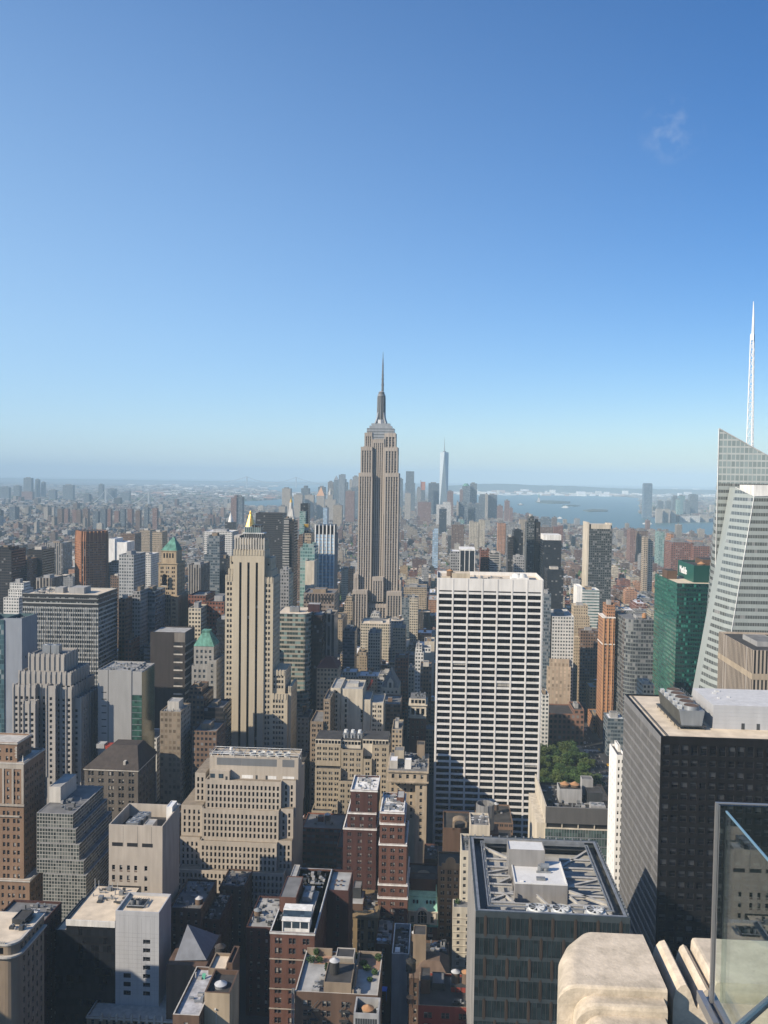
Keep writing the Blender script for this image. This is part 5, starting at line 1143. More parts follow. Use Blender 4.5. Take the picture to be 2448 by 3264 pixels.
# ------------------------------------------------------------------ low blocks at the foot of the view
def shrub(x, y, z, r, h, label, seed):
 q = random.Random(seed); rt = root('shrub', (x, y, z), label, 'shrub', 'shrubs on roof gardens')
 def lv(m):
  for _ in range(260):
   a, e, k = q.random() * 6.283, q.uniform(-1, 1), q.random() ** .4; c = math.sqrt(1 - e * e)
   p = Vector((x + r * k * c * math.cos(a), y + r * k * c * math.sin(a), z + h * .55 + h * .45 * k * e)); u = Vector((q.uniform(-1, 1), q.uniform(-1, 1), q.uniform(-1, 1))).normalized() * .22; v = u.orthogonal().normalized() * .2
   m.face([p - u, p + v, p + u, p - v])
 part(rt, 'foliage', LEAF, lv); part(rt, 'stem', WOOD, lambda m: m.bar((x, y, z), (x, y, z + h * .5), .08)); return rt
def garden_block():
 t = T(940, 1204, 3166, 290, 26, z0=0); x0, x1, y0, y1, z = t['x0'], t['x1'], t['y0'], t['y1'], t['z1']
 rt = tower('brick_building', 'brown brick block with roof gardens and a black tank with a silver cone', 'apartment block', [dict(t, ph=1.1)], BROWN, R_PALE, dict(pw=5.6, ww=1.4, pair=.15, fh=3.5, wh=2.1, top=3.0, rec=.4, mg=1), M_GL, 'sash', trim=PALE, cap=60, blinds=.4)
 zr = z - 1.1; w = x1 - x0
 a, b = x0 + w * .345, x0 + w * .68
 # projecting stair tower carrying the tank
 bulkhead(rt, a, b, y0 + .5, y0 + 13, zr, 4.6, TANB, R_DARK, 'tank_base')
 water_tank(a + w * .105, y0 + 6.8, zr + 4.3, 1.75, 4.2, 'black water tank with a silver cone between the roof gardens', TANKW, mat('tank_black', (.05, .048, .046), .8), .3)
 bulkhead(rt, a + w * .085, b - w * .02, y0 + 15, y0 + 21, zr, 5.6, PALE, R_DARK, 'lift_house')
 part(rt, 'louvre_panel', CREAM, lambda m: [m.box(a + w * .1 + i * .3, a + w * .1 + i * .3 + .14, y0 + 14.9, y0 + 14.998, zr + .8, zr + 5) for i in range(20)])
 part(rt, 'party_wall', TANB, lambda m: (m.box(b + .3, b + .9, y0 + .5, y1 - .5, zr, zr + 2.2), m.box(x0 + .42, a, y1 - 1.2, y1 - .45, zr, zr + 2.6), m.box(b + 1, x1 - .42, y1 - 1.2, y1 - .45, zr, zr + 2.2)))
 TL = mat('tile_terracotta', (.42, .26, .18), .8); part(rt, 'terrace_tiles', TL, lambda m: m.face([(x0 + w * .13, y0 + 19, zr + .02), (a, y0 + 19, zr + .02), (a, y1 - 1.3, zr + .02), (x0 + w * .13, y1 - 1.3, zr + .02)])); part(rt, 'terrace_tiles', TL, lambda m: m.face([(b + 1, y0 + 17, zr + .02), (x1 - .5, y0 + 17, zr + .02), (x1 - .5, y1 - 1.3, zr + .02), (b + 1, y1 - 1.3, zr + .02)]))
 names = ['dark shrub at the left edge of the roof garden', 'reddish shrub behind the black tank', 'slim conical cypress beside the black tank', 'tall shrub in the back left corner of the roof garden', 'low shrub on the right hand roof garden', 'shrub at the far right corner of the roof garden', 'shrub by the right parapet of the roof garden', 'pale shrub by the front of the right hand garden', 'shrub beside the cream lift house', 'spreading shrub in the middle of the right hand garden']
 for k, (fx, fy, r, h) in enumerate(((.09, 20, 1.9, 2.4), (.2, 20.5, 1.5, 2.0), (.315, 14.5, .7, 3.4), (.14, 24.0, 1.2, 3.2), (.77, 20, 1.6, 1.6), (.95, 23, 1.4, 2.8), (.93, 14, 1.2, 2.2), (.88, 10, 1.1, 1.4), (.66, 23.5, 1.1, 2.6), (.82, 17, 1.7, 1.5))): shrub(x0 + w * fx, y0 + fy, zr, r, h, names[k], 40 + k)
 ac_unit(x0 + w * .20, x0 + w * .29, y0 + 1.0, y0 + 3.6, zr, 1.5, 'grey cooling unit on the left side of the roof garden block', fans=2); ac_unit(x0 + w * .70, x0 + w * .79, y0 + 1.2, y0 + 3.4, zr, 1.7, 'grey cooling unit on the right side of the roof garden block', fans=2)
 ac_unit(x0 + w * .26, x0 + w * .32, y0 + 9, y0 + 10.8, zr, 1.2, 'small dark box unit left of the black tank')
 # fire escapes on the shaded light well
 def fe(m, cx):
  for k in range(5):
   zz = z - 6 - k * 3.5; m.box(cx - 1.6, cx + 1.6, y0 - 1.3, y0 - .02, zz, zz + .08, bottom=True)
   for s_ in (-1.6, 1.6): m.bar((cx + s_, y0 - 1.3, zz), (cx + s_, y0 - 1.3, zz + 1), .05)
   m.bar((cx - 1.6, y0 - 1.3, zz + 1), (cx + 1.6, y0 - 1.3, zz + 1), .05); m.bar((cx - 1.4 * (-1) ** k, y0 - .7, zz), (cx + 1.4 * (-1) ** k, y0 - .7, zz + 3.5), .14)
 for fx in (.24, .60): part(rt, 'fire_escape', DKG, lambda m: fe(m, x0 + w * fx))
 part(rt, 'downpipe', STEEL, lambda m: (m.bar((x0 - .3, y0 - .3, 20), (x0 - .3, y0 - .3, z + 1.2), .22, 8), m.bar((x0 - .9, y0 - .2, 20), (x0 - .9, y0 - .2, z + 1), .2, 8)))
 clutter(rt, x0 + w * .2, x0 + w * .33, y0 + 3, y0 + 8, zr, 5, 31)
 # grey enclosure with the orange cone in front
 t2 = T(1127, 1207, 3232, 268, 9, z0=0); a0, a1, c0, zt = t2['x0'], t2['x1'], 268, t2['z1']
 r2 = root('tank_house', ((a0 + a1) / 2, c0 + 4.5, 0), 'grey screened tank house with an orange cone inside, at the bottom edge', 'tank house')
 FOOT.append((a0, a1, c0, c0 + 9))
 part(r2, 'wall', [CONC, DKG], lambda m: (m.box(a0, a1, c0, c0 + 9, 0, zt, 0, cap=False), parapet(m, a0, a1, c0, c0 + 9, zt, 3.4, 0, .55), [m.box(a0 + .6 + i * (a1 - a0 - 1) / 9, a0 + .6 + (i + .85) * (a1 - a0 - 1) / 9, c0 - .03, c0 - .004, zt - 8.5, zt - 1.6, 1) for i in range(9)]))
 part(r2, 'roof', R_DARK, lambda m: m.face([(a0 + .5, c0 + .5, zt - 3.4), (a1 - .5, c0 + .5, zt - 3.4), (a1 - .5, c0 + 8.5, zt - 3.4), (a0 + .5, c0 + 8.5, zt - 3.4)]))
 water_tank((a0 + a1) / 2 + .2, c0 + 4.4, zt - 3.4, 1.9, 2.4, 'orange coned tank inside the grey screened tank house', TERRA, TANB, .2)
 part(r2, 'pole_light', STEELW, lambda m: (m.bar((a1 - .6, c0 + .6, zt), (a1 - .6, c0 + .6, zt + 1.2), .06), m.box(a1 - .8, a1 - .4, c0 + .4, c0 + .8, zt + 1.2, zt + 1.6, bottom=True)))
garden_block()
def left_foot():
 # tan tank box with the silver dome
 t = T(652, 732, 3166, 268, 13, z0=0); x0, x1, y0, z = t['x0'], t['x1'], 268, t['z1']
 rt = tower('tank_house', 'tan brick tank house with a silver dome sunk in its top', 'tank house', [dict(t, ph=1.2)], mat('brick_sand', (.47, .38, .27), .85), R_DARK, foot=True)
 part(rt, 'coping', BROWN, lambda m: parapet(m, x0 - .05, x1 + .05, y0 - .05, y0 + 13.05, z + .25, 2.4, 0, .5)); part(rt, 'wall_lamp', STEELW, lambda m: (m.box(x0 + 3.4, x0 + 3.9, y0 - .5, y0 - .01, z - 5.4, z - 5.0, bottom=True), m.bar((x0 + 3.9, y0 - .1, z - 14), (x0 + 3.9, y0 - .1, z - 6.2), .07)))
 water_tank(x0 + 3.9, y0 + 5.6, z - 1.2, 1.95, .9, 'silver domed tank sunk in the tan brick tank house', TANKW, STEEL, .1)
 t2 = T(664, 720, 3088, 286, 10, z0=0); tower('tank_house', 'narrow grey tan stair tower behind the tan brick tank house', 'stair tower', [t2], TANB, R_BEIGE, foot=True)
 t2b = T(722, 741, 3070, 287, 11, z0=0); tower('brick_building', 'thin dark brick fin behind the tan brick tank house', 'stair tower', [t2b], BROWN, R_DARK)
 g = at(645, 3120, 283)
 part(root('stair_hood', (g.x, 283, g.z), 'small bright green roof hood beside the grey tan stair tower', 'roof hood'), 'hood', mat('paint_green', (.10, .42, .28), .6), lambda m: (m.face([(g.x - .7, 281.5, g.z - 3), (g.x + .5, 281.5, g.z - 3), (g.x + 1, 284, g.z + 1.4), (g.x - .2, 284, g.z + 1.4)]), m.box(g.x - .7, g.x + .4, 281.6, 284, g.z - 3.6, g.z - 2.8)))
 water_tank(at(702, 3040, 300).x, 300, at(702, 3060, 300).z, 1.9, 3.6, 'dark weathered water tank behind the tan brick tank house', mat('tank_roof_dark', (.07, .06, .055), .8), mat('tank_black', (.05, .048, .046), .8), 1.5)
 # pale roof
 a = atz(545, 3264, 82); t3 = dict(x0=a.x, x1=x0 - .05, y0=262.0, y1=289.0, z0=0, z1=84.0, zb=None)
 r3 = tower('brick_building', 'low block with a wide stained silver roof at the bottom edge', 'apartment block', [t3], BROWN, mat('roof_stained_white', (.48, .48, .50), .8, amt=.35, scale=.5, stretch=1), dict(pw=3.5, ww=1.2, fh=3.4, wh=1.9, top=2.4, rec=.3, mg=1), M_GL, 'sash', trim=PALE, cap=10)
 part(r3, 'flue', DKG, lambda m: m.bar((x0 - 1.2, 275, 83), (x0 - 1.2, 275, 85.2), .12)); clutter(r3, t3['x0'] + 1, t3['x1'] - 1, 264, 287, 83, 6, 77)
 # ornate low block at the bottom with a tank
 t4 = T(276, 566, 3246, 340, 22, z0=0)
 r4 = tower('stone_building', 'low ornate stone block with a dark roof and a row of white finials', 'apartment block', [dict(t4, ph=1.6)], TANB, R_DARK, dict(pw=3.0, ww=1.3, fh=3.6, wh=2.2, top=1.4, rec=.4, mg=1), M_GL, 'sash', trim=PALE, cap=30, cornice=.3)
 u = t4; n = 9
 part(r4, 'finial', PALE, lambda m: [(m.box(u['x0'] + 6 + i * 3.2, u['x0'] + 6.9 + i * 3.2, u['y0'] - .5, u['y0'] + .4, u['z1'] - 1.6, u['z1'] + 1.1), m.cyl(u['x0'] + 6.45 + i * 3.2, u['y0'] - .05, u['z1'] + 1.1, u['z1'] + 1.9, .5, .1, 8)) for i in range(n)])
 part(r4, 'roof_pipe', STEELW, lambda m: m.bar((u['x0'] + 8, u['y1'] - 2, u['z1']), (u['x1'] - 3, u['y1'] - 2, u['z1'] + .3), .35, 8))
 clutter(r4, u['x1'] - 7, u['x1'] - 1, u['y0'] + 2, u['y1'] - 2, u['z1'] - 1.6, 14, 5)
 w = at(467, 3215, 352); water_tank(w.x, 352, u['z1'] - 1.6, 1.7, 3.9, 'grey brown water tank on the low ornate stone block', mat('tank_roof_grey', (.20, .18, .17), .8), WOOD, 2.2)
 # white tiled tower
 tl = mat('tile_white', (.52, .53, .55), .35, amt=.06, scale=.3)
 t5 = T(368, 507, 2906, 350, 16.5, z0=0, yb=3200); x0, x1, y0, y1, z = t5['x0'], t5['x1'], 350, 366.5, t5['z1']
 r5 = root('office_tower', ((x0 + x1) / 2, 358, 0), 'white tiled windowless tower with a single column of dark openings', 'office tower'); L = r5.location; FOOT.append((x0, x1, y0, y1))
 wb, pn = MB(), []; w = x1 - x0
 rr = [(z - 12.0 - k * 3.75 - 1.9, z - 12.0 - k * 3.75) for k in range(7)]
 facade(wb, pn, 'f', y0, x0, x1, 0, z, dict(rec=.4), cols=[(x0 + w * .635, x0 + w * .80)], rows=rr)
 wb.box(x0, x1, y0, y1, 0, z, cap=False); wb.f = [f for i, f in enumerate(wb.f)]
 # drop the plain front wall again: the one with openings stands there
 k = len(wb.f) - 4; v = wb.f.pop(k); wb.m.pop(k); wb.uv = wb.uv[:k * 4] + wb.uv[k * 4 + 4:]; wb.c.pop(k)
 parapet(wb, x0, x1, y0, y1, z, 1.2, 0, .5); wb.build('wall', tl, r5, L)
 put_windows(r5, pn, M_GLK, 'plain', 40, .0); 
 part(r5, 'window', M_GLK, lambda m: [m.box(x0 + w * .19, x0 + w * .355, y0 - .03, y0 - .004, z - 27 - k * 3.75 - 1.9, z - 27 - k * 3.75) for k in range(3)])
 part(r5, 'tile_joint', mat('joint_grey', (.30, .31, .33), .6), lambda m: ([m.box(x0 + w * i / 10 - .03, x0 + w * i / 10 + .03, y0 - .012, y0 - .002, z - 46, z - (1.4 if i % 2 else 3)) for i in range(1, 10)], [m.box(x0, x1, y0 - .014, y0 - .0025, z - 1.9 - k * 1.88, z - 1.84 - k * 1.88) for k in (0, 4, 5, 6, 7, 8, 9, 10, 11, 12, 13, 14, 15, 16, 17, 18)]))
 part(r5, 'roof', R_BEIGE, lambda m: m.face([(x0 + .5, y0 + .5, z - 1.2), (x1 - .5, y0 + .5, z - 1.2), (x1 - .5, y1 - .5, z - 1.2), (x0 + .5, y1 - .5, z - 1.2)]))
 cu = root('cooling_unit', (x0 + 5.5, y0 + 9, z - 1.2), 'pair of steel drums in a dark pit on the white tiled tower', 'cooling unit', 'rooftop cooling units')
 part(cu, 'tray', DKG, lambda m: (m.box(x0 + 3, x0 + 10, y0 + 5, y0 + 12.5, z - 1.18, z - .7), [m.bar((x0 + 3 + i, y0 + 4.6, z - .5), (x0 + 3 + i, y0 + 12.8, z - .3), .1) for i in range(8)]))
 for cx in (x0 + 4.8, x0 + 7.4): part(cu, 'drum', STEEL, lambda m: (m.cyl(cx, y0 + 8, z - .7, z + 1.3, 1.15, 1.15, 16, cap=False), m.cyl(cx, y0 + 8, z - .7, z - .2, 1.1, 1.1, 16)))
 part(cu, 'pipe', STEEL, lambda m: (m.bar((x0 + 3, y0 + 5.5, z - .3), (x0 + 10.6, y0 + 5.5, z - .3), .25, 8), m.bar((x0 + 10.6, y0 + 5.5, z - .3), (x0 + 10.6, y0 + 12, z - .3), .25, 8)))
 # black glass neighbour with a white coping
 t6 = T(176, 211, 2964, 350.5, 28, z0=0); t7 = T(211.2, 367.6, 2935, 350.5, 32, z0=0)
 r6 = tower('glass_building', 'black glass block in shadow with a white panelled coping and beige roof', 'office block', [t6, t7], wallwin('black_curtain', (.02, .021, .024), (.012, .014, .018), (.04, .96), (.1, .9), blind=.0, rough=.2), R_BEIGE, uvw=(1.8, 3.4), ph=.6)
 part(r6, 'coping', WHITE, lambda m: (m.box(t7['x0'], t7['x1'] - .05, 350.1, 350.49, t7['z1'] - 2.4, t7['z1'] + .2, bottom=True), [m.box(t7['x0'] + i * 1.25, t7['x0'] + i * 1.25 + .08, 350.04, 350.09, t7['z1'] - 2.4, t7['z1'] + .2) for i in range(1, 16)]))
 clutter(r6, t7['x0'] + 2, t7['x1'] - 3, 366, 380, t7['z1'] - .6, 18, 15)
 part(r6, 'aerial', STEELW, lambda m: [m.bar((t7['x0'] + a, 379 - (i % 2), t7['z1'] - .6), (t7['x0'] + a, 379 - (i % 2), t7['z1'] + 4.5 - i * .4), .14) for i, a in enumerate((1, 3.2, 7.5, 9.5, 11.6))])
 # ornate corner block at the left edge
 tA = at(37, 3010, 290); z = tA.z; x1 = tA.x + 1.5; y0, y1 = 290.0, 312.0; x0 = x1 - 30; FOOT.append((x0, x1, y0, y1))
 r7 = root('stone_building', (x1 - 15, 301, 0), 'ornate brown stone block with a rounded corner cornice, at the bottom left', 'apartment block'); L = r7.location
 wb, pn = MB(), []; cr = 4.0
 sc = [(x1 - cr + cr * math.sin(R(a)), y0 + cr - cr * math.cos(R(a))) for a in range(0, 91, 15)]
 facade(wb, pn, 'f', y0, x0, x1 - cr, 0, z - 5.5, dict(pw=3.2, ww=1.3, fh=3.9, wh=2.3, top=1.8, rec=.45, mg=.8))
 facade(wb, pn, 'r', x1, y0 + cr, y1, 0, z - 5.5, dict(pw=3.0, ww=1.25, fh=3.9, wh=2.3, top=1.8, rec=.45, mg=.6))
 for i in range(len(sc) - 1):
  p, q = sc[i], sc[i + 1]; wb.face([(*p, 0), (*q, 0), (*q, z - 5.5), (*p, z - 5.5)])
 wb.face([(x0, y0, 0), (x0, y1, 0), (x0, y1, z), (x0, y0, z)]); wb.face([(x0, y1, 0), (x1, y1, 0), (x1, y1, z), (x0, y1, z)])
 def ring(k, za, zb_, mi=1):
  pts = [(x0, y0 - k)] + [(x1 - cr + (cr + k) * math.sin(R(a)), y0 + cr - (cr + k) * math.cos(R(a))) for a in range(0, 91, 15)] + [(x1 + k, y1), (x0, y1)]
  wb.prism(pts, za, zb_, mi); wb.face([(p[0], p[1], za) for p in pts], mi)
 ring(.25, z - 5.5, z - 4.9); ring(1.2, z - 4.9, z - 4.3); ring(-.15, z - 4.3, z - .7, 0); ring(.35, z - .7, z)
 wb.build('wall', [TANB, PALE], r7, L); put_windows(r7, pn, M_GL, 'sash', 60, .3)
 part(r7, 'attic_window', M_GLK, lambda m: ([m.box(x1 - .149, x1 - .10, y0 + cr + i * 3, y0 + cr + i * 3 + 1.3, z - 3.8, z - 1.5) for i in range(6)], [m.box(x1 - cr - 2 - i * 3, x1 - cr - .7 - i * 3, y0 + .10, y0 + .149, z - 3.8, z - 1.5) for i in range(3)]))
 part(r7, 'roof', R_BEIGE, lambda m: m.face([(x0 + .5, y0 + .6, z + .02), (x1 - cr, y0 + .6, z + .02), (x1 - .5, y0 + cr, z + .02), (x1 - .5, y1 - .5, z + .02), (x0 + .5, y1 - .5, z + .02)]))
 bulkhead(r7, x1 - 8, x1 - 3, y0 + 13, y0 + 20, z, 2.2, DKG, R_DARK); clutter(r7, x1 - 9, x1 - 2, y0 + 8, y0 + 20, z, 18, 41); part(r7, 'balustrade', PALE, lambda m: [m.box(x1 - 12 + i * .7, x1 - 11.7 + i * .7, y0 - .2, y0 + .1, z + .02, z + .9) for i in range(12)])
 # shaded brown blocks behind it
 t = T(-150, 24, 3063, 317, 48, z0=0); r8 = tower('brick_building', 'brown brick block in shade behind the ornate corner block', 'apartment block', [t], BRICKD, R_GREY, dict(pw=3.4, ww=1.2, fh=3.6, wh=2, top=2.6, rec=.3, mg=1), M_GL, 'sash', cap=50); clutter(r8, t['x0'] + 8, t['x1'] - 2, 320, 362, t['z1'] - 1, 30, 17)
 ac_unit(t['x1'] - 9, t['x1'] - 5, 352, 355, t['z1'] - 1, 2.6, 'white twin box unit on the brown block behind the ornate corner', fans=2, m=WHITE)
left_foot()
def mid_foot():
 BS = dict(pw=3.3, ww=1.25, fh=3.7, wh=2.2, top=2.0, rec=.35, mg=.6)
 # green copper roofed house
 t = T(1299, 1395, 2858, 425, 20, z0=0, yb=3010); x0, x1, y0, z = t['x0'], t['x1'], 425, t['z1']
 zc = at(1345, 2905, 425).z; w = x1 - x0
 rt = tower('townhouse', 'white stone townhouse with a bright green copper mansard and arched window', 'townhouse', [dict(t, z1=zc - 6.5, ph=.05, y1=t['y1'])], BRICK, R_DARK, dict(BS, n=4, pw=3, mg=1.6), M_GL, 'sash', cap=40)
 part(rt, 'attic_storey', [CREAM, M_GLK, COPPER], lambda m: (m.box(x0, x1, y0 - .3, y0 + 18, zc - 6.5, zc, 0), m.box(x0 - .5, x1 + .5, y0 - 1.0, y0 + 18, zc - 7.4, zc - 6.45, 2, bottom=True), m.box(x0 - .3, x1 + .3, y0 - .7, y0 + 18, zc - .4, zc + .2, 0, bottom=True),
  [m.box(x0 + w * a, x0 + w * a + 1.5, y0 - .36, y0 - .31, zc - 5.4, zc - 2.4, 1) for a in (.12, .78)], [m.box(x0 + w * a, x0 + w * a + .35, y0 - .62, y0 - .3, zc - 6.4, zc - .5, 0) for a in (.06, .24, .70, .93)]))
 cx = x0 + w * .5
 part(rt, 'arched_window', [CREAM, M_GLK], lambda m: (m.face([(cx + 3.2 * math.cos(R(a)), y0 - .9, zc - 1.6 + 3.4 * math.sin(R(a))) for a in range(0, 181, 12)] + [(cx - 3.2, y0 - .9, zc - 6), (cx + 3.2, y0 - .9, zc - 6)], 0), m.face([(cx + 2.3 * math.cos(R(a)), y0 - .96, zc - 1.6 + 2.4 * math.sin(R(a))) for a in range(0, 181, 12)] + [(cx - 2.3, y0 - .96, zc - 5.6), (cx + 2.3, y0 - .96, zc - 5.6)], 1),
  [m.bar((cx + a, y0 - 1.0, zc - 5.6), (cx + a, y0 - 1.0, zc + .3), .1) for a in (-.8, .8)], m.bar((cx - 2.3, y0 - 1.0, zc - 1.6), (cx + 2.3, y0 - 1.0, zc - 1.6), .1), [m.face([(cx + r_ * math.cos(R(a)), y, zc - 1.6 + (r_ + .1) * math.sin(R(a))) for r_, y, a in ((3.2, y0 - .9, q), (3.2, y0 + 1.5, q), (3.2, y0 + 1.5, q + 12), (3.2, y0 - .9, q + 12))], 0) for q in range(0, 180, 12)]))
 part(rt, 'mansard_roof', [mat('copper_mint', (.34, .64, .50), amt=.15), M_GLK], lambda m: (m.frustum((x0, x1, y0, y0 + 18), zc + .2, (x0 + .6, x1 - .6, y0 + 4.0, y0 + 17), zc + 5.4, 0), m.box(x0 + .4, x1 - .4, y0 + 3.8, y0 + 17.2, zc + 5.41, zc + 5.8, 0), [m.box(x0 + w * a, x0 + w * a + .9, y0 + 1.9, y0 + 3.5, zc + 3.0, zc + 4.3, 1) for a in (.18, .3, .62, .74, .86)]))
 part(rt, 'balcony', CREAM, lambda m: [(m.box(x0 + w * a, x0 + w * a + 2.4, y0 - 1.1, y0 - .01, zc - 12.4, zc - 12.1, bottom=True), m.box(x0 + w * a, x0 + w * a + 2.4, y0 - 1.1, y0 - .9, zc - 12.1, zc - 11.2)) for a in (.1, .7)])
 bulkhead(rt, x0 + 1, x1 - 1, y0 + 10, y0 + 17, zc + 5.8, 6, BRICKD, R_DARK); 
 t = T(1300, 1395, 2800, 450, 18, z0=0); r2 = tower('brick_building', 'red brick block with a curved brown pediment above the green copper mansard', 'townhouse', [t], BRICK, R_DARK, dict(BS), M_GL, 'sash', cap=30, blinds=.2)
 part(r2, 'pediment', TANB, lambda m: (m.cyl(at(1350, 2790, 450).x, 452, t['z1'] - 1.5, t['z1'] + .6, 4.6, 4.6, 20), m.cyl(at(1350, 2790, 450).x, 452, t['z1'] + .6, t['z1'] + 2.2, 3.6, 3.2, 20)))
 t = T(1351, 1396, 2738, 470, 20, z0=0); r3 = tower('brick_building', 'small plain red brick block below the white grid tower', 'brick block', [t], BRICK, R_DARK)
 clutter(r3, t['x0'], t['x1'], 473, 488, t['z1'] - 1, 9, 3)
 w_ = at(1407, 2735, 474); water_tank(w_.x, 474, at(1407, 2742, 474).z - 3, 2.0, 3.4, 'silver topped wooden tank before the brown wall of the arched gable block', mat('tank_roof_lead', (.30, .29, .28), .7), WOOD, 2.4)
 # brown gabled pair
 t = T(1396, 1470, 2762, 440, 18, z0=0, yb=3010); x0, x1, y0, z = t['x0'], t['x1'], 440, t['z1']; cx = (x0 + x1) / 2 + .5
 r4 = tower('brick_building', 'brown brick block with a curved baroque gable on its front', 'office block', [t], mat('brick_umber', (.27, .19, .125), .85), R_DARK, dict(BS, n=3, pw=3.4, ww=.9, pair=.2, mg=.8), M_GL, 'sash', cap=70, blinds=.5)
 part(r4, 'gable', mat('stone_umber', (.33, .245, .165), .85), lambda m: (m.prism([(cx - 4.6, y0 - .2), (cx + 4.6, y0 - .2), (cx + 4.6, y0 + .6), (cx - 4.6, y0 + .6)], z - 1.2, z + 1.6), m.face([(cx + 2.7 * math.cos(R(a)), y0 - .22, z + 1.6 + 3.2 * math.sin(R(a))) for a in range(0, 181, 12)]), m.face([(cx + 2.7 * math.cos(R(a)), y0 + .6, z + 1.6 + 3.2 * math.sin(R(a))) for a in range(0, 181, 12)]), [m.face([(cx + 2.7 * math.cos(R(a)), y, z + 1.6 + 3.2 * math.sin(R(a))) for y, a in ((y0 - .22, q), (y0 + .6, q), (y0 + .6, q + 12), (y0 - .22, q + 12))]) for q in range(0, 180, 12)]))
 # arched brown block and the big tank screen
 t = T(1413, 1500, 2640, 500, 26, z0=0); x0, x1, y0, z = t['x0'], t['x1'], 500, t['z1']
 r5 = tower('brick_building', 'plain brown block with an arched gable at the foot of the white grid tower', 'office block', [t], BROWN, R_DARK)
 cx = at(1466, 2630, 500).x
 part(r5, 'gable', TANB, lambda m: (m.box(cx - 4.2, cx - 3.2, y0, y0 + 6, z - 1, z + 3.2), m.box(cx + 3.2, cx + 4.2, y0, y0 + 6, z - 1, z + 3.2), [m.face([(cx + r_ * math.cos(R(a)), y0 - .1, z + 3.2 + r_ * .5 * math.sin(R(a))) for r_, a in ((4.2, q), (4.2, q + 12), (3.0, q + 12), (3.0, q))]) for q in range(0, 180, 12)], [m.face([(cx + 4.2 * math.cos(R(a)), y, z + 3.2 + 2.1 * math.sin(R(a))) for y, a in ((y0 - .1, q), (y0 + 6, q), (y0 + 6, q + 12), (y0 - .1, q + 12))]) for q in range(0, 180, 12)]))
 t = T(1500, 1562, 2630, 428, 16, z0=0); r6 = tower('stone_building', 'cream stair tower topped with dishes below the round grey tank screen', 'stair tower', [t], CREAM, R_GREY, sp=None)
 q = random.Random(5)
 def dish(m):
  for i in range(9):
   a, c = t['x0'] + 1 + q.random() * (t['x1'] - t['x0'] - 2), 430 + q.random() * 11; m.bar((a, c, t['z1'] - 1), (a, c, t['z1'] + .4), .08); m.cyl(a, c, t['z1'] + .4, t['z1'] + .9, .25, .75, 10)
 part(r6, 'dish', STEELW, dish)
 ts = at(1547, 2560, 452); zt = ts.z; zb_ = at(1547, 2640, 452).z
 tk = root('tank_screen', (ts.x, 452, zb_ - 30), 'tall round grey tank screen standing before the white grid tower', 'tank screen'); n = 14; r_ = 4.75
 FOOT.append((ts.x - 5, ts.x + 5, 447, 457))
 pts = [(ts.x + r_ * math.cos(2 * math.pi * i / n), 452 + r_ * math.sin(2 * math.pi * i / n)) for i in range(n)]; pin = [(ts.x + (r_ - .3) * math.cos(2 * math.pi * i / n), 452 + (r_ - .3) * math.sin(2 * math.pi * i / n)) for i in range(n)]
 SC = mat('screen_grey', (.24, .24, .24), .7, amt=.08)
 def scr(m):
  m.prism(pts, zb_, zt, 0, cap=False); m.prism(pin, zb_, zt - .01, 0, cap=False)
  for i in range(n): j = (i + 1) % n; m.face([(*pts[i], zt), (*pts[j], zt), (*pin[j], zt), (*pin[i], zt)], 0); m.bar((*pts[i], zb_), (*pts[i], zt), .12)
 part(tk, 'screen', SC, scr); part(tk, 'base', BROWN, lambda m: m.box(ts.x - 6, ts.x + 7, 445.5, 458, 0, zb_ - .02))
 part(tk, 'frame', STEEL, lambda m: [m.bar((*pin[i], zt - 1.2), (*pin[(i + 5) % n], zt - 1.2), .12) for i in (9, 10, 11)])
 water_tank(ts.x + .4, 452.2, zb_, 3.0, zt - zb_ - 3.9, 'orange coned water tank inside the round grey screen', TERRA, WOOD, .2)
 # cream slab with terrace
 t = T(1471, 1509, 2712, 404, 20, z0=0, yb=3000); t2 = T(1444, 1508.5, 2893, 396, 7.9, z0=0, yb=3100)
 r7 = tower('apartment_tower', 'narrow cream apartment slab with a planted terrace at its lower setback', 'apartment tower', [t2, t], mat('brick_cream', (.60, .55, .45), .85), R_GREY, dict(pw=3.4, ww=1.35, fh=3.3, wh=1.6, top=3, rec=.35, mg=.5, n=2), M_GL, 'sash', cap=80, blinds=.2)
 part(r7, 'railing', STEEL, lambda m: [m.bar((t2['x0'], 396.2, t2['z1'] + k), (t2['x1'], 396.2, t2['z1'] + k), .05) for k in (.3, .7, 1.1)]); shrub(t2['x0'] + 2.2, 401, t2['z1'] - 1, 1.5, 2.6, 'leafy shrub on the narrow cream slab terrace', 71)
 clutter(r7, t['x0'], t['x1'] - 1, 408, 420, t['z1'] - 1, 12, 6)
 for k in range(9): part(r7, 'string_course', CREAM, lambda m: m.box(t2['x0'] - .15, t2['x1'] + .15, 395.7, 395.998, t2['z1'] - 5.2 - k * 3.3, t2['z1'] - 5.0 - k * 3.3, bottom=True))
 # red loft at the bottom
 t = T(1333, 1507, 3208, 320, 22, z0=0); x0, x1, y0, z = t['x0'], t['x1'], 320, t['z1']
 r8 = tower('brick_building', 'red painted brick loft with twin water tanks on its dark roof', 'loft building', [t], mat('brick_painted_red', (.30, .06, .045), .8), R_DARK, dict(pw=6.5, ww=1.45, n=3, fh=4.4, wh=2.4, top=2.6, rec=.4, mg=.4, pair=.15), M_GL, 'sash', trim=TANB, cap=30, blinds=.4)
 xa, xb = at(1436, 3180, 330).x, x1 - .5; zp = at(1470, 3148, 331).z
 bulkhead(r8, xa, xb, y0 + 11, y0 + 16, z - 1, zp - z + 1, MATS['brick_painted_red'], R_DARK)
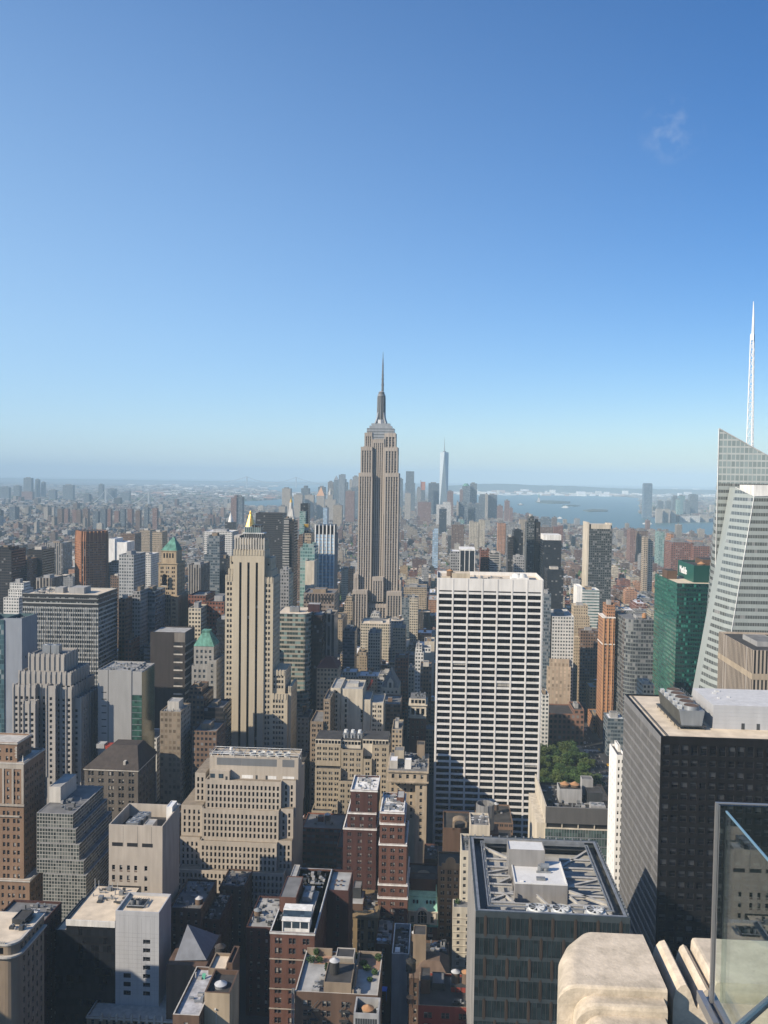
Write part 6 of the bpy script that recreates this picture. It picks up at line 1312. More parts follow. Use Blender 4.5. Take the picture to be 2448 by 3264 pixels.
 part(r8, 'tank_frame', DKG, lambda m: (m.box(xa - .2, xb + .2, y0 + 11, y0 + 16.5, zp + .02, zp + .7), [m.bar((xa + i * 2, y0 + 11, zp - 4), (xa + i * 2, y0 + 11, zp), .15) for i in range(4)]))
 wd = (xb - xa) / 2
 water_tank(xa + wd * .5, y0 + 13.6, zp + .7, wd * .44, 4.0, 'silver coned one of the twin tanks on the red painted loft', TANKW, WOOD, .15); water_tank(xa + wd * 1.55, y0 + 13.7, zp + .7, wd * .44, 4.0, 'orange coned one of the twin tanks on the red painted loft', TERRA, WOOD, .15)
 bulkhead(r8, x0 + .6, x0 + 4.4, y0 + 9, y0 + 18, z - 1, 5.6, BROWN, R_DARK, 'stair_house'); bulkhead(r8, x0 + 5.2, x0 + 10, y0 + 12, y0 + 20, z - 1, 2.6, DKG, R_GREY, 'skylight'); clutter(r8, xa, xb, y0 + 1, y0 + 5, z - 1, 12, 19)
 # brown hipped loft behind it and its two tanks
 t = T(1305, 1432, 3120, 352, 30, z0=0); x0, x1, y0, z = t['x0'], t['x1'], 352, t['z1']
 r9 = tower('brick_building', 'brown loft with a sloping brown roof and a tall stair tower', 'loft building', [t], BROWN, R_DARK, dict(BS), M_GL, 'sash', cap=10)
 part(r9, 'hipped_roof', mat('roof_brown', (.17, .12, .09), .9, amt=.15), lambda m: m.frustum((x0 - .2, x1 + .2, y0 - .2, y0 + 18), z + .01, (x0 + 6, x1 - 4, y0 + 6, y0 + 13), z + 4.5, 0))
 bulkhead(r9, at(1317, 3000, 358).x, at(1358, 3000, 358).x, 358, 366, z, 15.5, TANB, R_DARK, 'stair_tower'); ww = at(1325, 2990, 372); water_tank(ww.x, 372, at(1325, 2992, 372).z - 4, 1.75, 3.4, 'silver coned water tank before the green copper townhouse', TANKW, WOOD, 3.4)
 clutter(r9, x0 + 8, x1 - 1, y0 + 19, y0 + 29, z, 20, 13)
 ww = at(1309, 3130, 322); water_tank(ww.x, 322, at(1309, 3158, 322).z, 1.9, 3.8, 'black pot bellied tank at the foot of the sloping brown roof', mat('tank_roof_black', (.03, .03, .03), .9), mat('tank_black', (.05, .048, .046), .8), 8); ww = at(1308, 3170, 306); water_tank(ww.x, 306, at(1308, 3180, 306).z - 3.2, 1.35, 1.6, 'small orange coned tank below the black pot bellied tank', TERRA, BROWN, 1.8)
 # blue grey box and ornate brown block
 t = T(1249, 1304, 3040, 372, 26, z0=0); r10 = tower('office_block', 'small blue grey block with a deep open roof well', 'brick block', [dict(t, ph=2.6)], mat('stucco_blue_grey', (.38, .40, .44), .8), R_DARK, trim=WHITE); clutter(r10, t['x0'] + 1, t['x1'] - 1, 374, 396, t['z1'] - 2.6, 14, 11)
 part(r10, 'roof_box', WHITE, lambda m: m.box(t['x0'] + 1.2, t['x0'] + 3.4, 374, 378, t['z1'] - 2.6, t['z1'] - .4)); 
 t = T(1196, 1248, 3010, 392, 24, z0=0); r11 = tower('brick_building', 'low pale roofed block with blue awnings beside the small blue grey block', 'brick block', [t], BRICKD, R_PALE, dict(BS), M_GL, cap=10); clutter(r11, t['x0'], t['x1'], 394, 414, t['z1'] - 1, 20, 14)
 part(r11, 'canopy', mat('canvas_white', (.55, .62, .70), .7), lambda m: [m.cyl(t['x0'] + 1.6 + i * 2.6, 395, t['z1'] + .6, t['z1'] + 1.3, 1.3, .1, 8) for i in range(2)])
 g = at(1218, 3150, 330); part(root('awning', (g.x, 330, g.z), 'bright blue awning deep in the dark yard', 'awning'), 'canvas', mat('canvas_blue', (.02, .10, .42), .7), lambda m: (m.box(g.x - 2, g.x + 2, 328, 331, g.z - .1, g.z + .15, bottom=True), [m.bar((g.x + a, 328.2, g.z - 4), (g.x + a, 328.2, g.z), .08) for a in (-1.8, 1.8)]))
 t = T(1095, 1204, 2918, 405, 26, z0=0); x0, x1, z = t['x0'], t['x1'], t['z1']
 r12 = tower('stone_building', 'ornate ochre stone block with tall arched bays and a balustrade', 'office block', [t], mat('stone_ochre', (.30, .22, .125), .85), R_DARK, dict(pw=3.9, ww=1.4, pair=.3, fh=5.6, wh=4.4, top=2.2, rec=.7, mg=.6), M_GL, 'sash', cap=30, cornice=.6)
 bulkhead(r12, x0 + 2, x0 + 9, 410, 424, z - 1, 4, BROWN, R_PALE); bulkhead(r12, at(1126, 2840, 418).x, at(1152, 2840, 418).x, 416, 424, z - 1, 9, DKG, R_GREY, 'stair_house'); clutter(r12, x0, x1, 408, 428, z - 1, 26, 16)
 # shaded podium houses left of the lit ones
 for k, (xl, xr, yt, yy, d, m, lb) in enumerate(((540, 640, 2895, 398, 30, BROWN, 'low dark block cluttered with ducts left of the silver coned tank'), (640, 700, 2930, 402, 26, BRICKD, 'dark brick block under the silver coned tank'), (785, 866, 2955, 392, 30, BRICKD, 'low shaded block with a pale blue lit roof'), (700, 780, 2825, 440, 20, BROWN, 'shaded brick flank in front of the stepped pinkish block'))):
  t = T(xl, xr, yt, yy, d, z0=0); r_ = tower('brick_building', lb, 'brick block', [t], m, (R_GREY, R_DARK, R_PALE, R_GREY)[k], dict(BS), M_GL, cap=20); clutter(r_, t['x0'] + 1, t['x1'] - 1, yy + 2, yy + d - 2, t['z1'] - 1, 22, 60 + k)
  if k == 1: water_tank(at(634, 2885, 405).x, 405, at(634, 2893, 405).z, 1.9, 3.6, 'silver coned tank on the dark roofs left of the white penthouse', TANKW, WOOD, 1.2)
  if k == 2: water_tank(at(822, 2905, 405).x, 405, at(822, 2915, 405).z - 2.5, 1.9, 3.2, 'blue grey coned tank on the shaded roof beside the brick block', mat('tank_roof_blue', (.22, .25, .28), .7), WOOD, 1.6)
 # steep white wedge
 a, b, c = at(598, 2946, 355), at(556, 3062, 345), at(658, 3060, 345)
 wd_ = root('skylight_wedge', ((b.x + c.x) / 2, 350, b.z - 20), 'steep white wedge shaped roof rising beside the white tiled tower', 'sloped roof')
 FOOT.append((b.x - 3, c.x + 2, 340, 365))
 part(wd_, 'slope', mat('membrane_shaded', (.20, .215, .245), .7, amt=.1), lambda m: (m.face([b, c, a]), m.face([c, Vector((c.x, 366, b.z)), a]), m.face([b, Vector((b.x, 366, b.z)), a])))  # white roof coloured dark blue-grey so the slope reads as shaded
 part(wd_, 'base', BROWN, lambda m: m.box(b.x - 2.5, c.x + .5, 342, 367, 0, b.z - .05))
mid_foot()
# ------------------------------------------------------------------ the left hand towers
def left_towers():
 # striped slab
 W1 = wallwin('striped_slab', (.50, .50, .48), (.025, .035, .042), (.03, .97), (.0, .62), blind=.28, amt=.05, blindc=(.17, .18, .18))
 t = T(72, 313, 1893, 680, 42); x0, x1, z = t['x0'], t['x1'], t['z1']
 rt = tower('office_tower', 'broad slab banded with white spandrels and dark windows under a beige roof', 'office tower', [t], W1, R_BEIGE, uvw=(1.55, 3.62), trim=DKG)
 part(rt, 'louvre_band', BLACK, lambda m: [(m.box(x0 - .05, x1 + .06, 679.9, 679.995, z - a - 2.2, z - a), m.box(x1 + .005, x1 + .06, 680, 722, z - a - 2.2, z - a)) for a in (.4, 4.0, 8.2)])
 part(rt, 'fin', mat('fin_steel', (.50, .50, .49), .5), lambda m: [m.box(x0 + (x1 - x0) * i / 33 - .09, x0 + (x1 - x0) * i / 33 + .09, 679.6, 679.89, 20, z - 11) for i in range(34)])
 bulkhead(rt, at(171, 1880, 690).x, at(198, 1880, 690).x, 692, 701, z - 1, 4.6, CONC, R_PALE); bulkhead(rt, at(219, 1880, 690).x, at(268, 1880, 690).x, 690, 704, z - 1, 5.2, CONC, R_PALE); clutter(rt, x0 + 4, x0 + 19, 684, 716, z - 1, 34, 2)
 # blue grey tower at the left edge
 t = T(-60, 12, 1975, 600, 26, z0=0); t2 = dict(T(12.3, 69, 1972, 601, 24, z0=0), plain=True); x1, z = t2['x1'], t2['z1']
 r = tower('office_tower', 'plain blue grey tower with a few slit windows, at the left edge', 'office tower', [t, t2], wallwin('blue_curtain', (.10, .17, .19), (.05, .10, .12), (.04, .96), (.08, .92), blind=.2), R_GREY, uvw=(2.2, 3.6), ph=3)
 r['label'] = 'plain blue grey tower with a few slit windows, at the left edge'
 part(r, 'cladding', mat('panel_blue_grey', (.30, .33, .38), .6, amt=.06), lambda m: (m.box(t2['x0'], x1 + .3, 600.7, 600.99, 0, z + .4), m.box(x1 + .01, x1 + .3, 601, 625, 0, z + .4)))
 part(r, 'slit_window', M_GLK, lambda m: [m.box(x1 + .301, x1 + .34, 606 + (i % 3) * 6, 607 + (i % 3) * 6, z - 30 - (i // 3) * 9, z - 28 - (i // 3) * 9) for i in range(24)]); clutter(r, t['x0'] + 18, x1 - 2, 605, 620, z - 3, 24, 6)
 # art deco stepped tower
 M = mat('stone_silver', (0.44, 0.415, 0.385), .85, amt=.09, scale=.06)
 S3 = dict(pw=3.3, ww=1.75, fh=3.7, wh=2.0, top=7.5, rec=.75, mg=0)
 Y = 540
 ts = [T(224, 318, 2555, Y + 2, 40, z0=0, yb=2700), T(228, 306, 2487, Y + 6, 34, z0=0), T(74, 112, 2235, Y - 5.5, 5.49, z0=0), T(43, 112, 2183, Y, 40, z0=0), T(113, 148, 2183, Y + 3, 36, z0=0), T(148.2, 176, 2186, Y - 2, 40, z0=0), T(176.2, 228, 2190, Y + 1.5, 38, z0=0), T(228.2, 258, 2225, Y + 5, 32, z0=0), T(62, 226, 2142, Y + 5, 30), T(93, 204, 2086, Y + 8, 22)]
 ts[8]['z0'] = ts[3]['z1'] - 1; ts[8]['sp'] = dict(S3, top=5, wh=8, fh=12); ts[9]['sp'] = dict(S3, top=6, wh=8, fh=12)
 r = tower('office_tower', 'grey art deco tower stepping up to a fluted crown with two steel drums', 'office tower', ts, M, R_GREY, S3, M_GL, 'sash', cap=100, blinds=.45)
 def fl(m):
  for t in ts[2:]:
   n = max(1, int((t['x1'] - t['x0']) / 3.3)); w = (t['x1'] - t['x0']) / n
   for i in range(n + 1): c = t['x0'] + w * i; m.box(c - .5, c + .5, t['y0'] - .45, t['y0'] - .003, max(40, t['z1'] - 60), t['z1'] + .9); m.box(c - .25, c + .25, t['y0'] - .6, t['y0'] - .46, max(40, t['z1'] - 60), t['z1'] - 1.5)
   for i in range(6): c = t['y0'] + 2 + i * 4.5; m.box(t['x1'] + .003, t['x1'] + .45, c - .5, c + .5, max(40, t['z1'] - 60), t['z1'] + .9) if c < t['y1'] else None
 part(r, 'buttress', M, fl)
 tt = ts[9]; ac_unit(tt['x0'] + 6, tt['x0'] + 11.5, tt['y0'] + 6, tt['y0'] + 11, tt['z1'] - 1, 6, 'left of two steel drums on the art deco crown', m=STEEL); ac_unit(tt['x0'] + 12, tt['x0'] + 17.5, tt['y0'] + 6, tt['y0'] + 11, tt['z1'] - 1, 6, 'right of two steel drums on the art deco crown', m=STEEL)
 # brick tower at the left edge
 t = T(-70, 75, 2428, 430, 24, z0=0, yb=2850); lo = T(-90, 94, 2802, 427, 30, z0=0, yb=3000); tp = T(-70, 54, 2365, 433, 16)
 t['sp'] = dict(pw=5.2, ww=1.35, pair=.9, fh=4.2, wh=2.3, top=5.0, rec=.4, mg=1.2)
 r = tower('office_tower', 'brown brick and stone tower with quoins and a balustraded top, at the left edge', 'office tower', [lo, t, tp], mat('brick_russet', (.30, .195, .13), .85, amt=.1), R_PALE, dict(pw=5.2, ww=1.35, pair=.9, fh=4.2, wh=2.3, top=3.2, rec=.4, mg=1.2), M_GL, 'sash', trim=PALE, cap=100, blinds=.4, cornice=.5)
 x1, z = t['x1'], t['z1']
 part(r, 'stone_storey', mat('stone_ash', (.47, .42, .36), .85), lambda m: (m.box(t['x0'], x1 + .12, 429.7, 429.88, z - 3.5, z - .95), [m.box(x1 - 1.1 - k * 5.2, x1 + (.1 if k == 0 else -.05) - k * 5.2, 429.7, 429.9, z - 22, z - 3.5) for k in range(5)], m.box(t['x0'], x1 + .5, 429.2, 429.99, z - 23.2, z - 22.2, bottom=True), m.box(t['x0'], x1 - 2, 429.3, 429.99, z - 29, z - 28.3, bottom=True)))
 part(r, 'quoin', PALE, lambda m: [m.box(tp['x1'] - (1.2 if k % 2 else .8), tp['x1'] + .04, 432.9, 432.99, tp['z1'] - 2.8 - k * .9, tp['z1'] - 2.2 - k * .9) for k in range(7)]); part(r, 'finial', PALE, lambda m: m.cyl(x1 - .8, 431, z, z + 3.4, .5, .15, 8))
 # glazed ziggurat
 G5 = wallwin('grid_glass', (.42, .41, .38), (.045, .055, .052), (.1, .9), (.13, .9), blind=.25, amt=.05, blindc=(.12, .13, .12))
 Y = 420; zs = [(232, 2593), (241, 2641), (252, 2690), (266, 2742), (274, 2788)]
 ts = []
 for i, (xr, yt) in enumerate(reversed(zs)):
  k = 4 - i; t = T(117 + (20 if i == 0 else 0), xr, yt, Y - 1.6 * k, 40 + 2 * k); ts.append(t)
 ts[0]['z0'] = 0
 r = tower('office_block', 'ziggurat of gridded glass storeys each stepping back, beside the brown brick tower', 'office block', ts, G5, R_GREY, uvw=(1.45, 1.75), ph=.25, trim=CONC)
 t = ts[-1]; bulkhead(r, t['x0'], t['x0'] + 6.2, t['y0'] + 14, t['y0'] + 34, t['z1'], 8.5, PALE, R_PALE); clutter(r, t['x0'] + 4, t['x1'] - 3, t['y0'] + 4, t['y0'] + 20, t['z1'], 10, 3)
 # tan box with louvred slots
 t = T(347, 518, 2631, 395, 26, z0=0, yb=2870); x0, x1, y0, z = t['x0'], t['x1'], 395, t['z1']; w = x1 - x0
 FOOT.append((x0, x1, y0, y0 + 27))
 r = root('office_block', ((x0 + x1) / 2, 408, 0), 'plain tan box with three dark slots and cooling towers sunk in its top', 'office block'); L = r.location
 wb, pn = MB(), []; cl = [(x0 + w * f, x0 + w * f + 1.45) for f in (.06, .20, .34, .475, .665)]
 facade(wb, pn, 'f', y0, x0, x1, 0, z, dict(rec=.45), cols=cl, rows=[(z - 19.6 - k * 4.95 - 2.4, z - 19.6 - k * 4.95) for k in range(11)])
 wb.face([(x1, y0, 0), (x1, y0 + 27, 0), (x1, y0 + 27, z), (x1, y0, z)]); wb.face([(x0, y0, 0), (x0, y0 + 27, 0), (x0, y0 + 27, z), (x0, y0, z)]); wb.face([(x0, y0 + 27, 0), (x1, y0 + 27, 0), (x1, y0 + 27, z), (x0, y0 + 27, z)])
 parapet(wb, x0, x1, y0, y0 + 27, z, 6.5, 0, .5); wb.build('wall', mat('panel_sand', (.52, .465, .40), .85, amt=.09), r, L); put_windows(r, pn, M_GLK, 'sash', 60, .3)
 part(r, 'louvre_slot', BLACK, lambda m: [m.box(x0 + w * f, x0 + w * f + w * .2, y0 - .03, y0 - .004, z - 10.4, z - 8.6) for f in (.06, .34, .62)]); part(r, 'panel_joint', DKG, lambda m: [m.box(x0 + w * f, x0 + w * f + .12, y0 - .02, y0 - .003, z - 10.6, z - .4) for f in (.265, .535, .795)]); part(r, 'spandrel', mat('spandrel_brown', (.20, .15, .12), .7), lambda m: [m.box(a, b, y0 - .02, y0 - .003, z - 22 - k * 4.95 - .8, z - 22 - k * 4.95 - .05) for a, b in cl[:4] for k in range(11)])
 part(r, 'roof', R_DARK, lambda m: m.face([(x0 + .5, y0 + .5, z - 6.5), (x1 - .5, y0 + .5, z - 6.5), (x1 - .5, y0 + 26.5, z - 6.5), (x0 + .5, y0 + 26.5, z - 6.5)]))
 for i in range(3): ac_unit(x0 + 7 + i * .8, x0 + 13 + i * .8, y0 + 3.5 + i * 5, y0 + 8 + i * 5, z - 6.5, 6.2, ('nearest', 'middle', 'farthest')[i] + ' of three galvanised cooling units sunk in the plain tan box', m=STEEL, fans=2)
 bulkhead(r, x0 + 15.5, x0 + 20, y0 + 4, y0 + 11, z - 6.5, 5.4, PALE, R_PALE); bulkhead(r, x1 - 4, x1 - 1, y0 + 18, y0 + 26, z - 6.5, 9, WHITE, R_WHITE, 'vent_house')
 # grey blank wall
 t = dict(T(312, 419, 2136, 556, 28, z0=0), plain=True); t2 = T(419.2, 452, 2140, 556.4, 26, z0=0)
 r = tower('office_tower', 'blank grey concrete slab with a green glass strip down its right side', 'office tower', [t, t2], mat('concrete_blank', (.38, .38, .375), .8, amt=.05), R_DARK)
 r.children[0].data.materials[0] = mat('concrete_blank', (.38, .38, .375))
 GG = glass('glass_bottle', (.03, .075, .06), .1, .7); u = t2
 part(r, 'glass_strip', [GG, STEEL], lambda m: (m.box(u['x0'] + .4, u['x1'] + .04, 556.3, 556.39, 0, u['z1'] - 16, 0), m.box(u['x1'] + .003, u['x1'] + .1, 556.4, 582, 0, u['z1'] - 1, 0), [m.box(u['x0'] + .4, u['x1'], 556.2, 556.29, u['z1'] - 16 - k * 4, u['z1'] - 15.7 - k * 4, 1) for k in range(20)]))
 part(r, 'joint', DKG, lambda m: (m.box(at(344, 2200, 556).x, at(344, 2200, 556).x + .35, 555.95, 555.997, 30, t['z1']), [m.box(at(324, 2200, 556).x, at(339, 2200, 556).x, 555.94, 555.99, t['z1'] - 15.5 - k * 4.6, t['z1'] - 14.9 - k * 4.6) for k in range(7)])); clutter(r, t['x0'] + 2, u['x1'] - 1, 559, 580, t['z1'] - 1, 36, 4)
 # dark brown slab
 t = T(479, 590, 2015, 690, 28, z0=0); DB = wallwin('brown_slab', (.085, .068, .06), (.03, .03, .032), (.28, .72), (.3, .62), blind=.1)
 r = tower('office_tower', 'dark brown slab with pale slotted notches up its right edge', 'office tower', [dict(t, plain=True)], mat('panel_umber', (.05, .042, .04), .7), R_PALE); x1, z = t['x1'], t['z1']
 part(r, 'notch', [BLACK, PALE], lambda m: [(m.box(x1 - 9, x1 - 4.5, 689.9, 689.995, z - 11 - k * 6.6, z - 8.2 - k * 6.6, 0), m.box(x1 - 9.5, x1 - 2, 689.88, 689.99, z - 12.2 - k * 6.6, z - 11.05 - k * 6.6, 1), m.box(x1 + .003, x1 + .1, 690, 718, z - 12.2 - k * 6.6, z - 10.4 - k * 6.6, 1)) for k in range(14)]); part(r, 'upper_wall', mat('panel_taupe', (.24, .215, .19), .8), lambda m: (m.box(x1 - 9, x1 + .03, 689.94, 689.99, z - 8, z - .2), m.box(x1 + .003, x1 + .06, 690.0, 717.9, z - 10, z - .2)))
 # gauze wrapped tower
 t = T(510, 576, 2268, 540, 22, z0=0); GZ = wallwin('scaffold_gauze', (.30, .245, .18), (.16, .125, .09), (.18, .82), (.2, .75), blind=.3, amt=.16, scale=.05, blindc=(.24, .19, .14))
 r = tower('office_tower', 'tan tower wrapped in brown construction netting, with a stone right side', 'office tower', [t], GZ, R_PALE, uvw=(2.6, 3.6)); clutter(r, t['x0'] + 1, t['x1'] - 1, 543, 560, t['z1'] - 1, 22, 9)
 x1 = t['x1']; bulkhead(r, t['x0'] + 3, t['x1'] - 3, 546, 556, t['z1'] - 1, 6, PALE, R_PALE)
 part(r, 'side_wall', wallwin('side_stone', (.40, .36, .30), (.05, .05, .05), (.3, .7), (.25, .75)), lambda m: m.face([(x1 + .05, 540, 0), (x1 + .05, 562, 0), (x1 + .05, 562, t['z1']), (x1 + .05, 540, t['z1'])], 0, [(0, 0), (7, 0), (7, 30), (0, 30)]))
 # mansard block
 t = T(269, 440, 2452, 505, 33, z0=0, yb=2600); x0, x1, y0, z = t['x0'], t['x1'], 505, t['z1']
 r = tower('stone_building', 'wide shaded stone block under a dark hipped roof with dormers', 'office block', [dict(t, ph=.05)], mat('stone_shaded', (.16, .14, .12), .85), R_DARK, dict(pw=5.6, ww=1.5, pair=.4, fh=4.4, wh=2.7, top=1.5, rec=.4, mg=1), M_GL, 'sash', cap=70, trim=PALE, cornice=.4)  # wall colour darkened so that the block reads as shaded
 part(r, 'hipped_roof', mat('slate_brown', (.075, .062, .055), .85), lambda m: m.frustum((x0 - .6, x1 + .6, y0 - .6, y0 + 34.6), z + .03, (x0 + 12, x1 - 5, y0 + 13, y0 + 24), z + 11, 0)); part(r, 'dormer', [PALE, M_GLK], lambda m: m.box(x1 - 10, x1 - 8.6, y0 + 2, y0 + 5, z + 2, z + 4.4, 0))
 a = at(335, 2405, 530).x; b = at(388, 2405, 530).x; bulkhead(r, a, b, 530, 537, z + 4, at(360, 2378, 530).z - z - 4, REDP, REDP, 'red_roof_house'); bulkhead(r, at(307, 2400, 531).x, at(332, 2400, 531).x, 531, 537, z + 4, at(320, 2372, 531).z - z - 4, CONC, R_PALE, 'plant_room')
 # copper roofed white building
 t = T(611, 662, 2122, 660, 26, z0=0); tr = T(662.2, 690, 2105, 658, 26, z0=0); tu = dict(T(618, 681, 2060, 664, 18))
 tu['z0'] = t['z1'] - 1
 r = tower('office_tower', 'white stone tower with a tall green copper mansard cap', 'office tower', [tr, t, tu], GREY, R_GREY, dict(pw=3.4, ww=1.8, fh=4.4, wh=2.3, top=3, rec=.4, mg=1), M_GLB, 'sash', cap=60); u = tu; zt = at(650, 2014, 670).z  # white stone given a darker grey so the tower reads less lit
 part(r, 'copper_roof', COPPER, lambda m: (m.frustum((u['x0'] - .3, u['x1'] + .3, u['y0'] - .3, u['y1'] + .3), u['z1'] + .03, (u['x0'] + 5.2, u['x1'] - 5.2, u['y0'] + 6, u['y1'] - 6), zt, 0), m.box(u['x0'] + 4.6, u['x1'] - 4.6, u['y0'] + 5.4, u['y1'] - 5.4, zt + .01, zt + 1.3, 0)))
 # green pyramid tower
 t = T(497, 568, 1898, 800, 34, z0=0); tb_ = T(492, 572, 2085, 798, 40, z0=0); tc = T(505, 564, 1795, 803, 26)
 r = tower('office_tower', 'tan brick tower with a tall arched niche and a green pyramid roof', 'office tower', [tb_, t, tc], mat('brick_honey', (.47, .37, .25), .85), R_DARK, dict(pw=5.2, ww=1.25, pair=.5, fh=4.0, wh=2.2, top=3.5, rec=.35, mg=.8), M_GLK, 'sash', cap=100, blinds=.15, cornice=.7)
 c = tc; cx = (c['x0'] + c['x1']) / 2; ap = at(551, 1713, 812).z; zl = c['z1']
 tl = T(514, 562, 1755, 806, 20)
 part(r, 'lantern', [MATS['brick_honey'], M_GLK], lambda m: (m.box(tl['x0'], tl['x1'], 806, 824, zl - 1, tl['z1'], 0), m.box(tl['x0'] - .5, tl['x1'] + .5, 805.5, 824.5, tl['z1'] - .6, tl['z1'], 0, bottom=True), [m.box(tl['x0'] + 2.2 + i * 2.8, tl['x0'] + 3.6 + i * 2.8, 805.9, 805.99, tl['z1'] - 7, tl['z1'] - 2.5, 1) for i in range(4)]))
 part(r, 'pyramid_roof', COPPER, lambda m: m.frustum((tl['x0'] - .4, tl['x1'] + .4, 805.6, 824.4), tl['z1'] + .02, (cx + 1.5, cx + 3.0, 814, 815.5), ap, 0))
 part(r, 'arched_niche', [M_GLK, PALE], lambda m: (m.face([(cx - 2.2 + 2.3 * math.cos(R(a)), 799.9, at(530, 1838, 800).z + 2.4 * math.sin(R(a))) for a in range(0, 181, 15)] + [(cx - 4.5, 799.9, at(530, 1866, 800).z), (cx + .1, 799.9, at(530, 1866, 800).z)], 0), m.box(cx - 4.9, cx + .5, 799.4, 799.95, at(530, 1868, 800).z, at(530, 1866, 800).z, 1)))
 part(r, 'dark_bay', wallwin('bay_dark', (.18, .17, .15), (.03, .035, .04), (.2, .8), (.2, .85)), lambda m: m.box(at(524, 2000, 797).x, at(543, 2000, 797).x, 797.3, 797.99, 20, at(530, 1895, 797).z, 0, pw=2, fh=4))
left_towers()
# ------------------------------------------------------------------ towers of the middle distance
def WM(name, wall, gl, u=(.2, .8), v=(.3, .8), **k): return wallwin('wall_' + name, wall, gl, u, v, **k)
DG = (.025, .028, .033)
V = dict(tan=WM('tan', (.46, .38, .28), DG), cream=WM('cream', (.58, .52, .41), DG), brown=WM('brown', (.21, .14, .10), DG), red=WM('red', (.25, .11, .075), DG), orange=WM('orange', (.46, .24, .13), DG, (.25, .75)), grey=WM('grey', (.36, .36, .36), DG),
         white=WM('white', (.66, .65, .62), (.06, .07, .08)), dark=WM('dark', (.055, .05, .05), (.02, .022, .026), (.05, .95), (.25, .85), blind=.05, var=.5), black=WM('black', (.02, .024, .03), (.03, .035, .045), (.06, .94), (.35, .9), blind=.06, var=.5, rough=.3), blue=WM('blue', (.33, .36, .38), (.22, .34, .47), (.06, .94), (.12, .80), var=.4, blind=.4, blindc=(.30, .43, .56)),
         teal=WM('teal', (.28, .42, .40), (.10, .19, .19), (.08, .92), (.15, .8), blind=.3), pier=WM('pier', (.42, .38, .33), (.05, .05, .055), (.3, .95), (-1, 2)), hband=WM('hband', (.40, .39, .37), (.04, .045, .05), (-1, 2), (.35, .85)), balcony=WM('balcony', (.11, .12, .125), (.02, .03, .035), (.0, .7), (.35, .95), blind=.2), greyblue=WM('greyblue', (.18, .22, .25), (.05, .07, .09), (.06, .94), (.25, .85), blind=.3))
MIDN = [0]
def U(label, xl, xr, yt, Y, D, m, roof=None, pw=2.8, fh=3.6, steps=(), cat='tower', name='tower_block', plant=True, ph=1.2, extra=None):
 tiers = [dict(T(xl, xr, yt, Y, D), z0=0)]
 for (a, b, y2, dy) in steps:
  q = T(a, b, y2, Y + dy, D - 2 * dy); q['z0'] = tiers[0]['z1'] - 1.0 if y2 < yt else 0; tiers.append(q)
 mm = V[m] if isinstance(m, str) else m
 rt = tower(name, label, cat, tiers, mm, roof or R_GREY, uvw=(pw, fh), ph=ph)
 t = tiers[-1]; w = t['x1'] - t['x0']; d = t['y1'] - t['y0']; MIDN[0] += 1; q = random.Random(MIDN[0])
 if plant: bulkhead(rt, t['x0'] + w * .25, t['x0'] + w * q.uniform(.55, .75), t['y0'] + d * .3, t['y0'] + d * .7, t['z1'] - ph, q.uniform(2.5, 5), (CONC, PALE, TANB)[q.randrange(3)], R_GREY, 'plant_room')
 return rt, tiers
# left
def orange_tower():
 a, b = at(211, 1700, 1200).x, at(329, 1700, 1200).x; cx = (a + b) / 2; w = (b - a) * .705; z = at(260, 1694, 1200).z; zs = at(260, 1726, 1200).z
 rt = root('tower_block', (cx, 1225, 0), 'big orange brown tower turned at an angle, with sloping ribs around its top', 'tower', rz=R(40)); FOOT.append((a, b, 1200, 1250)); h = w / 2
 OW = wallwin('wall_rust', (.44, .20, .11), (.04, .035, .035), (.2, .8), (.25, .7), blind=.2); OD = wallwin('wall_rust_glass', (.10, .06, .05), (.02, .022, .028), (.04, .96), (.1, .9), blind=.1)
 o = MB(); L = rt.location; cut = h * .25
 pts = [(-h + cut, -h), (h - cut, -h), (h, -h + cut), (h, h - cut), (h - cut, h), (-h + cut, h), (-h, h - cut), (-h, -h + cut)]
 for i in range(8):
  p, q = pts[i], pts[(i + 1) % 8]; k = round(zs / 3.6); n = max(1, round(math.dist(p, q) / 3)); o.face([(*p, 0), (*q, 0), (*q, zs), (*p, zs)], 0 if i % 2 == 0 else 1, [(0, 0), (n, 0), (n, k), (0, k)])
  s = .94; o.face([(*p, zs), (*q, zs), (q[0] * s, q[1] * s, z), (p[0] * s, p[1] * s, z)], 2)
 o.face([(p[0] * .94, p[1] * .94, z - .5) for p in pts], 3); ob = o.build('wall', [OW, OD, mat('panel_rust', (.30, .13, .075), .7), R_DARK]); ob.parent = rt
 r = MB()
 for i in range(8):
  p, q = pts[i], pts[(i + 1) % 8]; n = 5 if i % 2 == 0 else 2
  for k in range(n + 1):
   f = k / n; c = Vector((p[0] + (q[0] - p[0]) * f, p[1] + (q[1] - p[1]) * f, 0)); r.bar(c * 1.01 + EZ * 0, c * 1.01 + EZ * zs, .7); r.bar(c * 1.01 + EZ * zs, c * .955 + EZ * z, .9)
 rb = r.build('rib', mat('panel_rust_pale', (.50, .25, .14), .7)); rb.parent = rt  # ribs in a paler rust than the sloping panels
orange_tower()
U('grey white gridded office tower between the striped slab and the green pyramid', 379, 426, 1768, 1000, 42, WM('grid_white', (.48, .49, .49), (.06, .07, .08), (.22, .85), (.3, .85)), pw=3.2, fh=3.9)
U('blank bright white slab building beyond the white gridded tower', 346, 366, 1717, 1500, 40, WHITE, R_WHITE, plant=False); U('lower white slab joined to the blank bright white one', 366.5, 405, 1728, 1502, 38, WHITE, R_WHITE, plant=False)
U('white sloping roofed block just left of the green pyramid tower', 447, 481, 1767, 1350, 40, 'white', R_WHITE)
